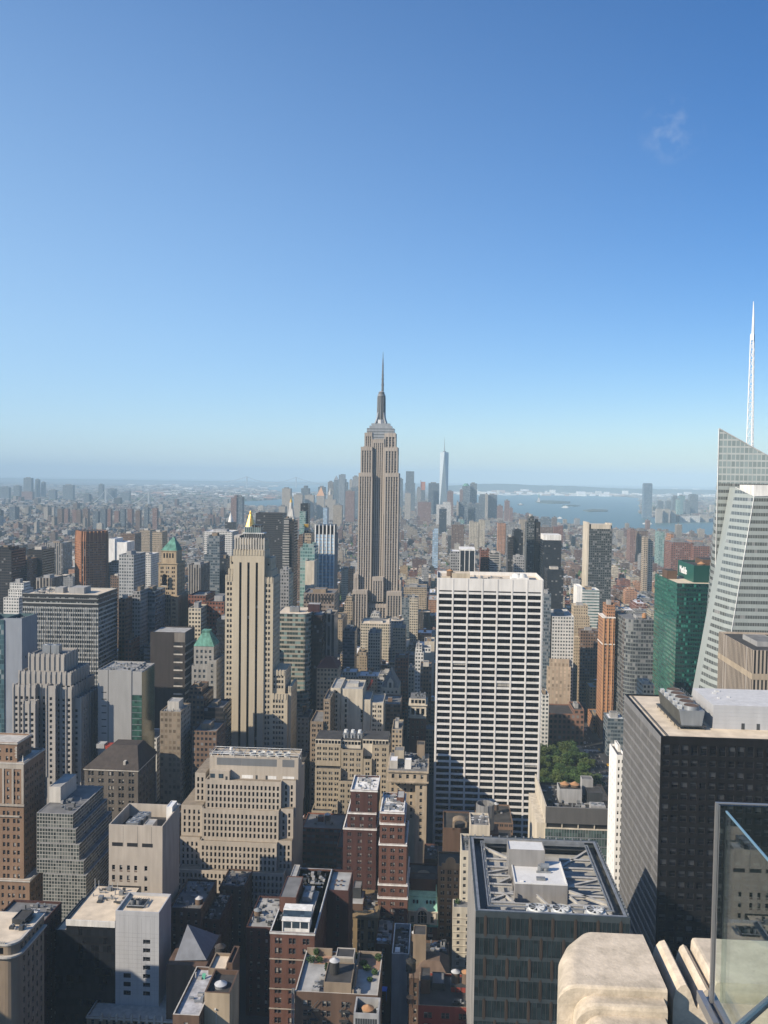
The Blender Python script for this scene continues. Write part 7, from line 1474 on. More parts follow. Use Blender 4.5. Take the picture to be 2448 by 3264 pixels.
U('tall brown residential slab, left of the orange brown tower', 56, 87, 1783, 1150, 30, 'brown', fh=3.2); U('dark brown slab behind the tall brown residential slab', 86, 134, 1752, 1180, 40, 'dark')
U('dark tower with a lit cap at the left edge of the view', -20, 36, 1752, 1100, 40, 'dark', steps=((-8, 28, 1744, 6),))
U('white stepped block at the left, rising like a staircase', 11, 60, 1905, 900, 36, 'white', steps=((26, 70, 1880, 5), (31, 75, 1858, 10)), fh=3.4)
U('white and grey slatted block above the white staircase block', 115, 165, 1842, 950, 30, 'pier', R_PALE, pw=4); U('cream civic block with a long white colonnade, far left', 144, 200, 1730, 1900, 50, 'pier', R_PALE, pw=5)
U('narrow brown brick tower just right of the striped slab', 378, 398, 1909, 720, 18, 'brown'); U('white trimmed grey tower right of the narrow brown brick tower', 421, 447, 1894, 740, 30, 'grey', steps=((423, 446, 1884, 2),)); U('blue grey tower in shade left of the green pyramid tower', 448, 494, 1885, 760, 30, 'greyblue')
U('red brick church like block with an orange gable', 377, 420, 2040, 720, 40, 'red', R_DARK); U('cream balconied block behind the dark brown slab', 459, 481, 2058, 735, 20, 'hband')
U('brown pyramidless brick tower behind the green pyramid tower', 485, 517, 1695, 1500, 30, 'tan'); U('tan slab in the low city beyond the green pyramid', 445, 478, 1690, 2000, 40, 'tan'); U('brown slab topped with a pale cornice beyond the white slabs', 384, 430, 1700, 1800, 40, 'brown', R_PALE)
U('teal grey glass tower left of the gold pyramid', 650, 700, 1768, 1100, 40, 'greyblue', steps=((660, 700, 1708, 6),)); U('white civic block left of the gold pyramid', 650, 740, 1694, 1500, 50, 'white', R_WHITE); U('dark blue glass tower between the teal tower and the striped limestone tower', 700, 722, 1780, 1050, 36, 'black')
U('grey classical block with tall bays left of the striped limestone tower', 600, 640, 1800, 1000, 40, 'pier'); U('red brown hotel block left of the striped limestone tower', 658, 714, 1918, 760, 40, 'red', R_DARK); U('pink brick block behind the copper mansard', 600, 655, 1898, 800, 36, 'red', steps=((640, 657, 1905, 3),)); U('cream columned block behind the copper mansard', 601, 640, 1938, 740, 24, 'cream')
U('dark glass slab in shade beside the striped limestone tower', 690, 717, 1975, 700, 30, 'black')
# right of the striped tower
U('wide black office slab behind the striped limestone tower', 815, 901, 1636, 1520, 40, 'dark', R_DARK, fh=3.7, plant=False)
U('slim dark tower with pale floor lines, left of the clock tower', 901, 922, 1700, 1050, 30, 'hband', steps=((905, 921, 1652, 3),), fh=3.2); U('dark shaft joined to the slim tower with pale floor lines', 922.3, 938, 1662, 1052, 26, 'dark', R_DARK)
U('pale grey slim tower right of the striped limestone tower', 888, 921, 1832, 860, 26, 'grey', steps=((893, 920, 1815, 4),))
U('thin sea green glass tower with white floor bands', 955, 974, 1630, 1500, 30, 'teal', plant=False); U('black shaft of the thin sea green tower', 958, 982, 1605, 1515, 26, 'black', plant=False)
U('brown brick hotel with setbacks left of the blue glass tower', 946, 1000, 1722, 1400, 40, 'brown', steps=((952, 996, 1705, 6),)); U('ornate tower topped by a gold box, left of the blue glass tower', 966, 992, 1700, 1060, 26, 'tan', steps=((969, 985, 1690, 4),), plant=False)
U('pale teal glass tower with grid, left of the blue glass tower', 957, 1003, 1745, 920, 30, 'teal', steps=((966, 1000, 1733, 4),))
U('tall blank cream party wall in front of the blue glass tower', 973, 1002, 1788, 900, 24, CREAM, R_PALE, plant=False)
rt, ts = U('blue glass tower with white vertical piers and a dark crown', 1005, 1065, 1703, 960, 34, 'blue', R_WHITE, pw=2.2, fh=3.6)
t = ts[0]; part(rt, 'pier', WHITE, lambda m: [m.box(t['x0'] + (t['x1'] - t['x0']) * i / 5 - .5, t['x0'] + (t['x1'] - t['x0']) * i / 5 + .6, 959.3, 959.99, 20, at(1030, 1672, 960).z) for i in range(6)]); part(rt, 'crown', DKG, lambda m: m.box(t['x0'] + .8, t['x1'] - .8, 961, 992, t['z1'] + .02, at(1030, 1674, 960).z - .4)); part(rt, 'side_wall', mat('panel_slate', (.16, .17, .19), .7), lambda m: m.box(t['x1'] + .01, t['x1'] + .5, 960, 994, 20, t['z1'] + .2))
rt, ts = U('brown office block with tall top storey openings, below the blue glass tower', 968, 1066, 1890, 800, 32, WM('brown_office', (.30, .245, .205), (.035, .035, .04), (.15, .85), (.3, .75)), pw=2.6, fh=3.7); t = ts[0]
part(rt, 'tall_opening', BLACK, lambda m: [m.box(t['x0'] + 1.8 + i * 3.05, t['x0'] + 3.8 + i * 3.05, 799.9, 799.995, t['z1'] - 8.2, t['z1'] - 2.4) for i in range(9)])
# curved green banded block with its dark neighbour
def curved_block():
 Y = 730; GB = wallwin('green_band', (.40, .37, .31), (.045, .065, .063), (.02, .98), (.32, .90), blind=.3, blindc=(.17, .24, .23), rough=.7, spec=.8)
 a = at(880, 1955, Y); b = at(968, 1955, Y); z = a.z; x0 = a.x; x1 = b.x; x2 = at(992, 1955, Y + 9).x
 FOOT.append((x0, x2, Y, Y + 40)); rt = root('office_tower', ((x0 + x2) / 2, Y + 20, 0), 'green glass office block with beige floor bands and a curved right corner', 'office tower'); L = rt.location
 pts = [(x0, Y)] + [(x1 + (x2 - x1) * math.sin(R(k)), Y + 9 - 9 * math.cos(R(k))) for k in range(0, 91, 15)] + [(x2, Y + 40), (x0, Y + 40)]
 m = MB(); u = 0; n = round(z / 3.9)
 for i in range(len(pts)):
  p, q = pts[i], pts[(i + 1) % len(pts)]; l = math.dist(p, q) / 2.4; m.face([(*p, 0), (*q, 0), (*q, z), (*p, z)], 0, [(u, 0), (u + l, 0), (u + l, n), (u, n)]); u += l
 m.face([(*p, z - .5) for p in pts], 1); m.build('wall', [GB, R_BEIGE], rt, L)
 part(rt, 'coping', PALE, lambda m: [m.bar((*pts[i], z), (*pts[i + 1], z), .5) for i in range(len(pts) - 2)])
 part(rt, 'penthouse', [MAROON, R_PALE], lambda m: m.box(at(982, 1930, Y + 14).x, at(1019, 1930, Y + 14).x, Y + 14, Y + 24, z - .4, at(1000, 1926, Y + 14).z, 0, top=1)); ac_unit(at(922, 1940, Y + 10).x, at(952, 1940, Y + 10).x, Y + 12, Y + 18, z - .5, 4.6, 'silver three fan cooling unit on the curved green block', fans=3, m=STEEL)
 clutter(rt, x1, x2 - 1, Y + 14, Y + 36, z - .5, 12, 7)
 t = T(993, 1026, 1962, Y + 10, 30, z0=0); tower('office_tower', 'maroon black slab standing against the curved green block', 'office tower', [t], wallwin('maroon_slab', (.05, .032, .033), (.02, .02, .022), (.1, .9), (.2, .8), blind=.05), R_PALE, uvw=(2.4, 3.9))
curved_block()
U('narrow shaded block with pale piers right of the maroon black slab', 1028, 1066, 1958, 765, 26, 'pier', R_DARK, pw=3.4)
rt, ts = U('narrow stone office with a hipped dark red roof and arches', 1010, 1076, 2130, 690, 24, 'tan', R_DARK, plant=False); t = ts[0]; part(rt, 'hipped_roof', mat('tile_dark_red', (.14, .05, .04), .85), lambda m: m.frustum((t['x0'] - .4, t['x1'] + .4, 689.6, 714.4), t['z1'] + .02, (t['x0'] + 6, t['x1'] - 6, 699, 704), t['z1'] + 7.5, 0))
U('shaded slim block with pale piers in front of the stepped skyscraper', 1092, 1131, 2012, 1000, 30, 'greyblue', steps=((1098, 1122, 2002, 3),)); U('long pale roofed loft below the stepped skyscraper', 1150, 1250, 1988, 1080, 44, 'cream', R_BEIGE); U('cream stone block with many arched windows below the stepped skyscraper', 1174, 1212, 2018, 980, 30, 'cream'); U('grey loft with a green cornice below the stepped skyscraper', 1252, 1293, 2002, 1000, 30, 'tan', R_GREY)
U('tan stepped loft left of the stepped skyscraper', 1098, 1124, 1918, 1200, 34, 'tan', steps=((1104, 1122, 1900, 4),)); U('lit tan loft tower further left of the stepped skyscraper', 1088, 1110, 1815, 1600, 40, 'cream'); U('brown red brick loft far left of the stepped skyscraper', 1110, 1127, 1812, 1450, 30, 'orange')
U('blue grey shaded block close right of the stepped skyscraper', 1281, 1306, 1905, 1240, 34, 'greyblue'); U('cream block with round arches right of the stepped skyscraper', 1306, 1333, 1905, 1200, 30, 'cream'); U('small white corner block right of the stepped skyscraper', 1333, 1349, 1838, 1600, 30, 'white'); U('long tan loft with tanks right of the stepped skyscraper', 1285, 1360, 1872, 1420, 44, 'tan'); U('cream loft block near the stepped skyscraper with a deep cornice', 1296, 1334, 1846, 1580, 40, 'cream'); U('grey loft with tall bays right of the stepped skyscraper', 1344, 1366, 1808, 1800, 40, 'grey')
U('narrow red tower in the shaded streets beside the white grid tower', 1260, 1301, 2098, 860, 24, 'red', R_DARK); U('white stepped building with a tank beside the white grid tower', 1323, 1350, 2080, 800, 26, 'white', steps=((1336, 1373, 2065, 6), (1326, 1345, 2062, 4))); U('tan blank stair tower against the white grid tower', 1340, 1376, 2125, 760, 20, 'brown', R_GREY)
U('thin green trimmed stone tower beside the narrow red tower', 1302, 1320, 2135, 830, 22, 'cream'); U('cream blank walled block beside the white grid tower', 1353, 1385, 2045, 900, 26, CREAM, R_PALE); U('tan block with square openings left of the white grid tower', 1249, 1282, 2325, 620, 26, 'tan', R_GREY)
# behind the white grid tower
rt, ts = U('squat black glass tower with white edges behind the white grid tower', 1466, 1514, 1755, 1100, 36, 'black', R_WHITE, plant=False); t = ts[0]; part(rt, 'white_edge', WHITE, lambda m: ([m.box(t['x0'] + (t['x1'] - t['x0']) * f - .4, t['x0'] + (t['x1'] - t['x0']) * f + .4, 1099.4, 1099.99, 10, t['z1']) for f in (.01, .33, .63, .99)], m.box(t['x0'] - .4, t['x1'] + .4, 1099.3, 1136.5, t['z1'] + .02, t['z1'] + 2.2)))
U('grey flank of the squat black glass tower', 1437, 1465.6, 1757, 1101, 36, 'grey', R_WHITE, plant=False); rt, ts = U('rosy brick apartment tower with an orange tank house, behind the white grid tower', 1532, 1560, 1752, 1150, 30, 'red', fh=3.1, pw=2.4); rt, ts = U('cream balconied slab beside the rosy brick apartment tower', 1562, 1591, 1762, 1120, 26, 'hband', fh=3.1)
U('thin dark tower with a white slotted panel behind the white grid tower', 1620, 1637, 1712, 1250, 26, 'dark'); U('stepped dark tower with white slots behind the white grid tower', 1637.5, 1668, 1692, 1255, 30, 'black', steps=((1640, 1656, 1686, 4),)); U('grey brick slab with a red base behind the white grid tower', 1640, 1672, 1775, 1150, 26, 'grey')
U('tall dark balconied tower behind the right side of the white grid tower', 1680, 1704, 1666, 1300, 30, 'balcony', fh=3.1, steps=((1685, 1703, 1646, 3),)); U('blue dark half of the tall dark balconied tower', 1704.3, 1723, 1664, 1302, 28, 'dark', fh=3.1)
rt, ts = U('dark teal glass tower with a bright white top', 1730, 1790, 1722, 1250, 36, 'black', plant=False); t = ts[0]; part(rt, 'white_screen', WHITE, lambda m: m.box(t['x0'] + 1, t['x1'] - .5, 1250.5, 1284, t['z1'] + .02, at(1760, 1705, 1250).z))
U('dark glass block in front of the white topped teal tower', 1745, 1797, 1815, 1150, 34, 'black', R_DARK); U('thin ribbed tower peeping out right of the white grid tower', 1735, 1757, 1893, 900, 24, 'greyblue', pw=2)
rt, ts = U('tall dark balconied apartment tower with a cream left edge', 1878, 1952, 1686, 1130, 34, 'balcony', R_BEIGE, fh=3.15, pw=2.6, plant=False); t = ts[0]
part(rt, 'party_wall', CREAM, lambda m: (m.box(t['x0'] - 2.4, t['x0'] - .02, 1129.5, 1164, 0, at(1878, 1665, 1130).z), m.box(t['x0'] + 2.5, t['x1'] - 2, 1131, 1160, t['z1'] - 1, at(1900, 1672, 1130).z), m.box(t['x1'] - 6, t['x1'], 1133, 1150, t['z1'], at(1940, 1668, 1130).z)))
U('white and green banded office block before the cream edged tower', 1857, 1911, 1880, 1060, 26, WM('pale_green_band', (.60, .61, .58), (.10, .16, .16), (-1, 2), (.35, .8)), R_WHITE); U('white blank flank of the green banded office block', 1839, 1856.5, 1869, 1061, 26, WHITE, R_WHITE, plant=False)
U('long white roofed shed right of the white grid tower', 1760, 1830, 1965, 900, 50, 'white', R_PALE); U('green glass low tower right of the white grid tower', 1750, 1812, 2010, 940, 24, 'teal')
# art deco tan, red orange, grey glass
D = WM('deco', (.50, .41, .29), (.06, .05, .045), (.3, .7), (.3, .72))
U('tan art deco tower stepping up to a square top', 1806, 1893, 2040, 1010, 34, D, R_BEIGE, steps=((1812, 1888, 2000, 2), (1818, 1880, 1966, 4), (1829, 1874, 1930, 8)), pw=2.6); U('lower lit ridge of the tan art deco tower', 1830, 1850, 2030, 994, 11, D, R_BEIGE, plant=False); U('dark shaded wing beside the tan art deco tower', 1850.5, 1916, 2010, 990, 15, 'brown', R_GREY)
U('tan block with faint window columns beside the white grid tower', 1745, 1820, 2125, 895, 30, WM('deco_faint', (.50, .41, .31), (.36, .28, .21), (.25, .75), (.15, .9), blind=0), R_BEIGE, steps=((1752, 1815, 2100, 3),), pw=4); U('slim white and dark tower tight against the white grid tower', 1728, 1750, 2215, 770, 22, 'white')
U('lit cream stepped flank left of the art deco tower', 1790, 1808, 2100, 985, 20, D, R_BEIGE)
rt, ts = U('slim orange brick tower with white belts', 1923, 1961, 1967, 850, 26, 'orange', R_DARK, fh=3.4, pw=2.0, steps=((1934, 1961, 1928, 3),)); t = ts[0]; part(rt, 'belt', WHITE, lambda m: [m.box(t['x0'] - .4, t['x1'] + .4, 849.4, 876.4, zz, zz + .9, bottom=True) for zz in (t['z1'] - 1, at(1940, 2055, 850).z)]); part(rt, 'corner_pier', mat('brick_apricot', (.60, .33, .17), .8), lambda m: [m.box(t['x0'] + a, t['x0'] + a + 1.3, 849.3, 849.99, 0, t['z1'] - 1.1) for a in (0, 4.4, 8.6)])
def bent_glass():
 Y = 822; a, b, c, d = at(1960, 1962, Y + 45), at(1992, 1970, Y + 6), at(2030, 1975, Y), at(2087, 1978, Y); z = c.z; FOOT.append((a.x, d.x, Y, Y + 45))
 rt = root('glass_tower', ((a.x + d.x) / 2, Y + 22, 0), 'grey glass tower with a rounded corner, left of the green glass tower', 'office tower'); L = rt.location; pts = [(a.x, Y + 45)] + [(b.x, Y + 6), (b.x + (c.x - b.x) * .25, Y + 3), (b.x + (c.x - b.x) * .6, Y + .9), (c.x, Y), (d.x, Y), (d.x, Y + 45)]
 GS = wallwin('grey_glass', (.20, .22, .22), (.055, .06, .068), (.06, .94), (.22, .88), blind=.2, rough=.3, spec=.8)
 m = MB(); u = 0; n = round(z / 3.8)
 for i in range(len(pts)):
  p, q = pts[i], pts[(i + 1) % len(pts)]; l = math.dist(p, q) / 2.4; m.face([(*p, 0), (*q, 0), (*q, z), (*p, z)], 0, [(u, 0), (u + l, 0), (u + l, n), (u, n)]); u += l
 m.face([(*p, z - 1) for p in pts], 1); m.build('wall', [GS, R_GREY], rt, L); clutter(rt, c.x, d.x - 2, Y + 4, Y + 30, z - 1, 24, 33); bulkhead(rt, c.x + 2, c.x + 10, Y + 12, Y + 24, z - 1, 3, CONC, R_GREY)
 water_tank(at(2054, 1950, Y + 12).x, Y + 12, z - 1, 2.2, 3.4, 'terracotta water tank on the grey glass tower with a rounded corner', TERRA, TERRA, 1.2)
bent_glass()
U('glass podium with a white roof at the foot of the grey glass tower', 1937, 1990, 2290, 800, 20, 'greyblue', R_WHITE); U('brown stone block with red brick bays beside the avenue', 1749, 1862, 2275, 828, 36, WM('library', (.27, .15, .105), (.03, .03, .03), (.3, .85), (.2, .75)), R_DARK, pw=4.2, fh=5.2, steps=((1828, 1862, 2262, 3),)); U('low cream block behind the cooling tower', 2050, 2086, 2182, 620, 20, 'cream', R_PALE); U('low red orange houses along the avenue', 1890, 1925, 2285, 872, 30, 'orange', R_DARK)
rt, ts = U('tan office block with tall dark vertical slots at the right edge', 2400, 2600, 2075, 500, 60, wallwin('slot_tan', (.50, .42, .34), (.03, .03, .03), (.35, .85), (-1, 2)), R_DARK, pw=2.2, fh=40); t = ts[0]
part(rt, 'attic', mat('stone_tan', (.47, .39, .29), .85), lambda m: m.box(t['x0'] - .15, t['x1'], 499.8, 560.2, t['z1'] - 17, t['z1'] - 13.5, cap=False))
# gold pyramid, clock tower and other spires
def spires():
 p = at(790, 1690, 1800); ap = at(792, 1628, 1800).z; hw = (at(809, 1690, 1800).x - at(769, 1690, 1800).x) / 2
 rt = root('tower_block', (p.x, 1825, 0), 'stone tower with a gilded pyramid roof and lantern', 'tower'); FOOT.append((p.x - 20, p.x + 20, 1800, 1850))
 part(rt, 'wall', V['cream'], lambda m: (m.box(p.x - hw - 5, p.x + hw + 5, 1795, 1855, 0, p.z - 20, pw=3, fh=3.8), m.box(p.x - hw, p.x + hw, 1800, 1850, p.z - 20, p.z, pw=3, fh=3.8)))
 part(rt, 'pyramid_roof', GOLD, lambda m: m.cyl(p.x, 1825, p.z, p.z + (ap - p.z) * .80, hw * .98, hw * .2, 8)); part(rt, 'lantern', GOLD, lambda m: (m.cyl(p.x, 1825, p.z + (ap - p.z) * .80, p.z + (ap - p.z) * .9, 2.6, 2.2, 8), m.cyl(p.x, 1825, p.z + (ap - p.z) * .9, ap, 2.2, 0, 8)))
 Y = 1950; t = T(911, 938, 1668, Y, 24); cx = (t['x0'] + t['x1']) / 2; cy = Y + 12; z0 = t['z1']; zf = lambda y: at(925, y, Y).z
 rt = root('tower_block', (cx, cy, 0), 'white campanile with a steep shingled roof and gold lantern', 'clock tower'); FOOT.append((cx - 14, cx + 14, Y, Y + 24)); h = (t['x1'] - t['x0']) / 2
 part(rt, 'wall', V['white'], lambda m: m.box(cx - h, cx + h, Y, Y + 24, 0, z0, pw=3, fh=4)); part(rt, 'steep_roof', [mat('stone_white', (.62, .60, .56), .8), BLACK], lambda m: (m.frustum((cx - h * .95, cx + h * .95, Y + .5, Y + 23.5), z0, (cx - h * .38, cx + h * .38, cy - 5, cy + 5), zf(1622), 0), [m.box(cx + a - .7, cx + a + .7, Y + .8 + k * 2.3, Y + 3 + k * 2.3, z0 + 4 + k * 8, z0 + 7.5 + k * 8, 1) for k in range(3) for a in (-4, 0, 4) if abs(a) < h - 2 - k * 1.6])); part(rt, 'belfry', mat('stone_white', (.62, .60, .56)), lambda m: m.cyl(cx, cy, zf(1622), zf(1602), 4, 3.4, 10)); part(rt, 'gold_lantern', GOLD, lambda m: (m.cyl(cx, cy, zf(1602), zf(1592), 3.4, 1.6, 10), m.cyl(cx, cy, zf(1592), zf(1580), .7, .1, 6)))
 q = at(977, 1670, 1080); part(root('gold_box', (q.x, 1080, at(977, 1697, 1080).z), 'bright gold rooftop box left of the blue glass tower', 'rooftop box'), 'casing', [GOLD, PALE], lambda m: (m.frustum((q.x - 2.4, q.x + 2.4, 1077, 1083), at(977, 1681, 1080).z, (q.x - 2.9, q.x + 2.9, 1076.5, 1083.5), at(977, 1670, 1080).z, 0), m.box(q.x - 2.2, q.x + 2.2, 1077.2, 1082.8, at(977, 1702, 1080).z, at(977, 1681, 1080).z - .02, 1)))
 q = at(732, 1655, 2200); rt = root('tower_block', (q.x, 2210, 0), 'slim dark tower with a white lantern left of the gold pyramid', 'tower'); part(rt, 'wall', V['dark'], lambda m: m.box(q.x - 12, q.x + 12, 2200, 2224, 0, q.z - 8, pw=3, fh=3.8)); part(rt, 'lantern', WHITE, lambda m: (m.cyl(q.x, 2212, q.z - 8, q.z + 2, 7, 5, 10), m.cyl(q.x, 2212, q.z + 2, q.z + 18, 5, .3, 10)))
spires()
U('long dark roofed pavilion between the ribbed screen and the park trees', 1722, 1945, 2548, 560, 30, 'dark', R_DARK, plant=False)
def beyond():
 for x0, x1, y0, y1, z, lb in ((-300, -258, 150, 262, 139, 'grey office tower just outside the left edge of the view'),):
  tower('office_tower', lb, 'office tower', [dict(x0=x0, x1=x1, y0=y0, y1=y1, z0=0, z1=z, zb=None)], V['grey'] if z > 140 else V['tan'], R_GREY, uvw=(3, 3.7))
beyond()
U('dark shaded block with a slate roof below the copper mansard', 600, 650, 2215, 590, 26, 'brown', R_DARK, steps=((604, 644, 2190, 4),)); U('second dark shaded block below the copper mansard', 650.5, 712, 2255, 585, 24, 'dark', R_GREY); U('low dark block between the netted tower and the stepped pinkish block', 612, 690, 2330, 545, 24, 'brown', R_GREY)
U('grey stone block in front of the blank bright white slab', 338, 377, 1795, 1240, 30, 'grey'); U('brown loft in front of the lower white slab', 352, 378, 1835, 1120, 24, 'brown')
# ------------------------------------------------------------------ the downtown cluster and the far shores
FARN = [0]
def F(label, xl, xr, yt, Y=5600, m='greyblue', D=45, steps=(), top=None, name='far_tower', cat='tower', ghost=0):
 a, b = at(xl, yt, Y), at(xr, yt, Y); x0, x1, z1 = a.x, b.x, a.z; FARN[0] += 1
 rt = root(name, ((x0 + x1) / 2, Y + D / 2, 0), label, cat); FOOT.append((x0, x1, Y, Y + D)); mm = V[m] if isinstance(m, str) else m
 def w(q):
  q.box(x0, x1, Y, Y + D, 0, z1, 0, top=1, pw=5, fh=4.2); z = z1
  for (c, d, y2) in steps:
   e, f = at(c, y2, Y).x, at(d, y2, Y).x; z2 = at(c, y2, Y).z; q.box(e, f, Y + 4, Y + D - 4, z - .5, z2, 0, top=1, pw=5, fh=4.2); z = z2
  s = (x1 - x0)
  if not top and not steps: q.box(x0 + s * .2, x0 + s * .7, Y + D * .3, Y + D * .7, z, z + 7, 1)
 part(rt, 'wall', [mm, R_GREY], w)
 return rt, x0, x1, z1
WMO = {'sand': WM('sand', (.46, .42, .36), (.12, .12, .12)), 'slate': WM('slate', (.15, .18, .21), (.07, .09, .11), (.1, .9), (.2, .85)), 'rust': WM('rustf', (.26, .15, .12), (.08, .07, .07))}
V.update(WMO)
F('pale slab tower standing alone left of the downtown cluster', 899, 926, 1557, 4600, 'sand'); F('dark block with two chimneys left of downtown', 960, 985, 1556, 5200, 'slate', steps=((968, 979, 1548),)); F('grey stepped block left of the orange topped tower', 937, 964, 1576, 4800, 'sand'); F('low pale blue tower with a white roof left of the orange topped tower', 972, 1000, 1578, 4700, 'sand')
rt, a, b, z = F('stone tower with an orange pyramid top at the left of downtown', 1009, 1034, 1580, 4900, 'sand', top=1); part(rt, 'pyramid_roof', mat('roof_apricot', (.62, .36, .20), .6), lambda m: m.frustum((a, b, 4900, 4945), z + .1, ((a + b) / 2 - 1, (a + b) / 2 + 1, 4921, 4923), at(1020, 1553, 4900).z))
F('dark slab just behind the orange topped tower', 1014, 1036, 1552, 5400, 'slate'); F('cream striped slab left in the downtown cluster', 1045, 1063, 1536, 5600, 'pier'); rt, a, b, z = F('blue tower with a pointed top in the downtown cluster', 1064, 1078, 1530, 5900, 'slate', top=1); part(rt, 'pointed_roof', STEEL, lambda m: m.frustum((a, b, 5900, 5945), z + .1, ((a + b) / 2 - 1, (a + b) / 2 + 1, 5921, 5923), at(1070, 1516, 5900).z))
F('tallest rippled steel tower left of the stepped skyscraper', 1080, 1099, 1513, 5200, WM('steelfar', (.27, .30, .33), (.12, .15, .18), (.3, .8), (-1, 2)), steps=((1086, 1099, 1511),)); F('dark stepped tower right of the rippled steel tower', 1099, 1108, 1537, 5300, 'slate', steps=((1099, 1103, 1527),)); F('pale slim slab right of the rippled steel tower', 1114, 1123, 1530, 5700, 'sand'); F('grey ribbed slab close left of the stepped skyscraper', 1124, 1144, 1519, 5500, 'grey'); F('dark wide block close left of the stepped skyscraper', 1118, 1148, 1553, 4900, 'slate'); F('reddish brown slab below the rippled steel tower', 1101, 1130, 1565, 4500, 'rust')
rt, a, b, z = F('municipal wedding cake tower below the rippled steel tower', 1036, 1070, 1592, 4600, 'sand', steps=((1044, 1060, 1578),), top=1); c = at(1052, 1578, 4620); part(rt, 'cupola', PALE, lambda m: (m.cyl(c.x, 4622, c.z - 1, c.z + 16, 9, 8, 12), m.cyl(c.x, 4622, c.z + 16, c.z + 40, 6, .5, 12)))
F('low tan block below the municipal tower', 1062, 1090, 1610, 4000, 'tan'); F('tall brown and grey apartment pair far left of downtown', 736, 754, 1586, 3900, 'rust', steps=((746, 754, 1579),)); F('blue side of the brown apartment pair far left of downtown', 754.5, 772, 1584, 3905, 'slate'); F('small blue glass tower among low roofs left of the stepped skyscraper', 1030, 1043, 1618, 3000, 'blue'); F('pale block beside the low blue river on the left', 889, 909, 1615, 3600, 'sand')
# right of the stepped skyscraper
F('dark block just right of the stepped skyscraper', 1271, 1284, 1526, 5500, 'slate'); F('blue glass tower of two heights in the downtown cluster', 1292, 1323, 1539, 5900, 'slate', steps=((1294, 1320, 1502),)); F('pale banded office below the two height blue tower', 1291, 1309, 1572, 5000, 'sand'); F('grey ribbed tower left of the orange netted tower', 1329, 1342, 1555, 5300, 'grey')
rt, a, b, z = F('tower under construction wrapped in orange netting', 1341, 1355, 1562, 5500, 'slate', top=1); part(rt, 'netting', mat('net_orange', (.50, .22, .15), .9), lambda m: m.box(a, b, 5500, 5545, z + .1, at(1350, 1536, 5500).z)); part(rt, 'crane_mast', REDP, lambda m: m.bar((a, 5498, z), (a, 5498, at(1338, 1530, 5500).z), 1.2))
F('wide dark blue slab left of the tallest spired tower', 1366, 1400, 1540, 5600, WM('navy', (.10, .13, .16), (.06, .08, .11), (.1, .9), (.2, .8))); F('low brown crane topped block in front of the blue slab', 1332, 1374, 1600, 4600, 'rust')
def spired():
 Y = 5900; a, b = at(1400, 1600, Y).x, at(1428, 1600, Y).x; cx = (a + b) / 2; h = (b - a) / 2; cy = Y + h; z0, z1 = 20.0, at(1412, 1441, Y).z; k = h * .97
 rt = root('far_tower', (cx, cy, 0), 'tallest tapering glass tower downtown, with a thin spire', 'skyscraper'); FOOT.append((a, b, Y, Y + 2 * h))
 B = [Vector((cx + sx * h, cy + sy * h, z0)) for sx, sy in ((-1, -1), (1, -1), (1, 1), (-1, 1))]; Tt = [Vector((cx, cy - k, z1)), Vector((cx + k, cy, z1)), Vector((cx, cy + k, z1)), Vector((cx - k, cy, z1))]
 def f(m):
  m.box(cx - h, cx + h, cy - h, cy + h, 0, z0, 0)
  for i in range(4):
   j = (i + 1) % 4; m.face([B[i], B[j], Tt[i]], 0); m.face([B[j], Tt[j], Tt[i]], 1)
  m.face(Tt, 1)
 part(rt, 'facade', [mat('crystal_shaded', (.20, .26, .31), .25, 0, amt=.03, spec=.8), mat('crystal_sunlit', (.48, .55, .60), .25, 0, amt=.03, spec=.8)], f)  # one glass in two tones: sunlight and shade put into the facets
 part(rt, 'spire', STEEL, lambda m: (m.cyl(cx, cy, z1, z1 + 8, 11, 11, 14), m.cyl(cx, cy, z1 + 8, at(1414, 1392, Y).z, 3.2, .6, 8)))
spired()
F('brown block right of the tallest spired tower', 1426, 1445, 1566, 5300, 'rust'); F('cream block with a long slanting white side below the spired tower', 1391, 1438, 1608, 4300, 'white', steps=((1412, 1436, 1600),)); F('dark teal block below the spired tower', 1400, 1424, 1622, 3700, 'black'); rt, a, b, z = F('grey office tower with a green dome', 1474, 1498, 1549, 5700, 'greyblue', top=1); part(rt, 'dome', COPPER, lambda m: m.cyl((a + b) / 2, 5722, z, z + 17, 24, 10, 14)); F('grey green office tower with a flat top beside the green dome', 1499, 1521, 1541, 5750, 'greyblue'); F('brown shoulder left of the green dome', 1466, 1476, 1562, 5500, 'rust'); F('dark office tower with cut corners right of the green dome', 1527, 1551, 1582, 5300, 'slate', steps=((1531, 1549, 1575),)); F('dark wide office tower right of the cut corner tower', 1555, 1585, 1577, 5200, 'slate'); F('pale centre between two dark office towers', 1548, 1556, 1575, 5150, 'sand'); F('first of a pair of dark apartment slabs below the green dome', 1491, 1511, 1606, 4500, 'slate'); F('second of a pair of dark apartment slabs below the green dome', 1512, 1538, 1607, 4450, 'slate'); F('pale slab left of the dark apartment slabs', 1456, 1462, 1600, 4400, 'sand'); F('teal glass apartment tower left of the dark apartment slabs', 1462, 1489, 1600, 4420, 'greyblue', steps=((1472, 1482, 1596),)); F('red brick tower at the tip of the island', 1610, 1625, 1596, 4900, 'rust'); F('low red blocks at the tip of the island', 1586, 1603, 1612, 4950, 'rust'); F('brown slab beside the red brick tower at the tip', 1625, 1635, 1620, 4700, 'rust')
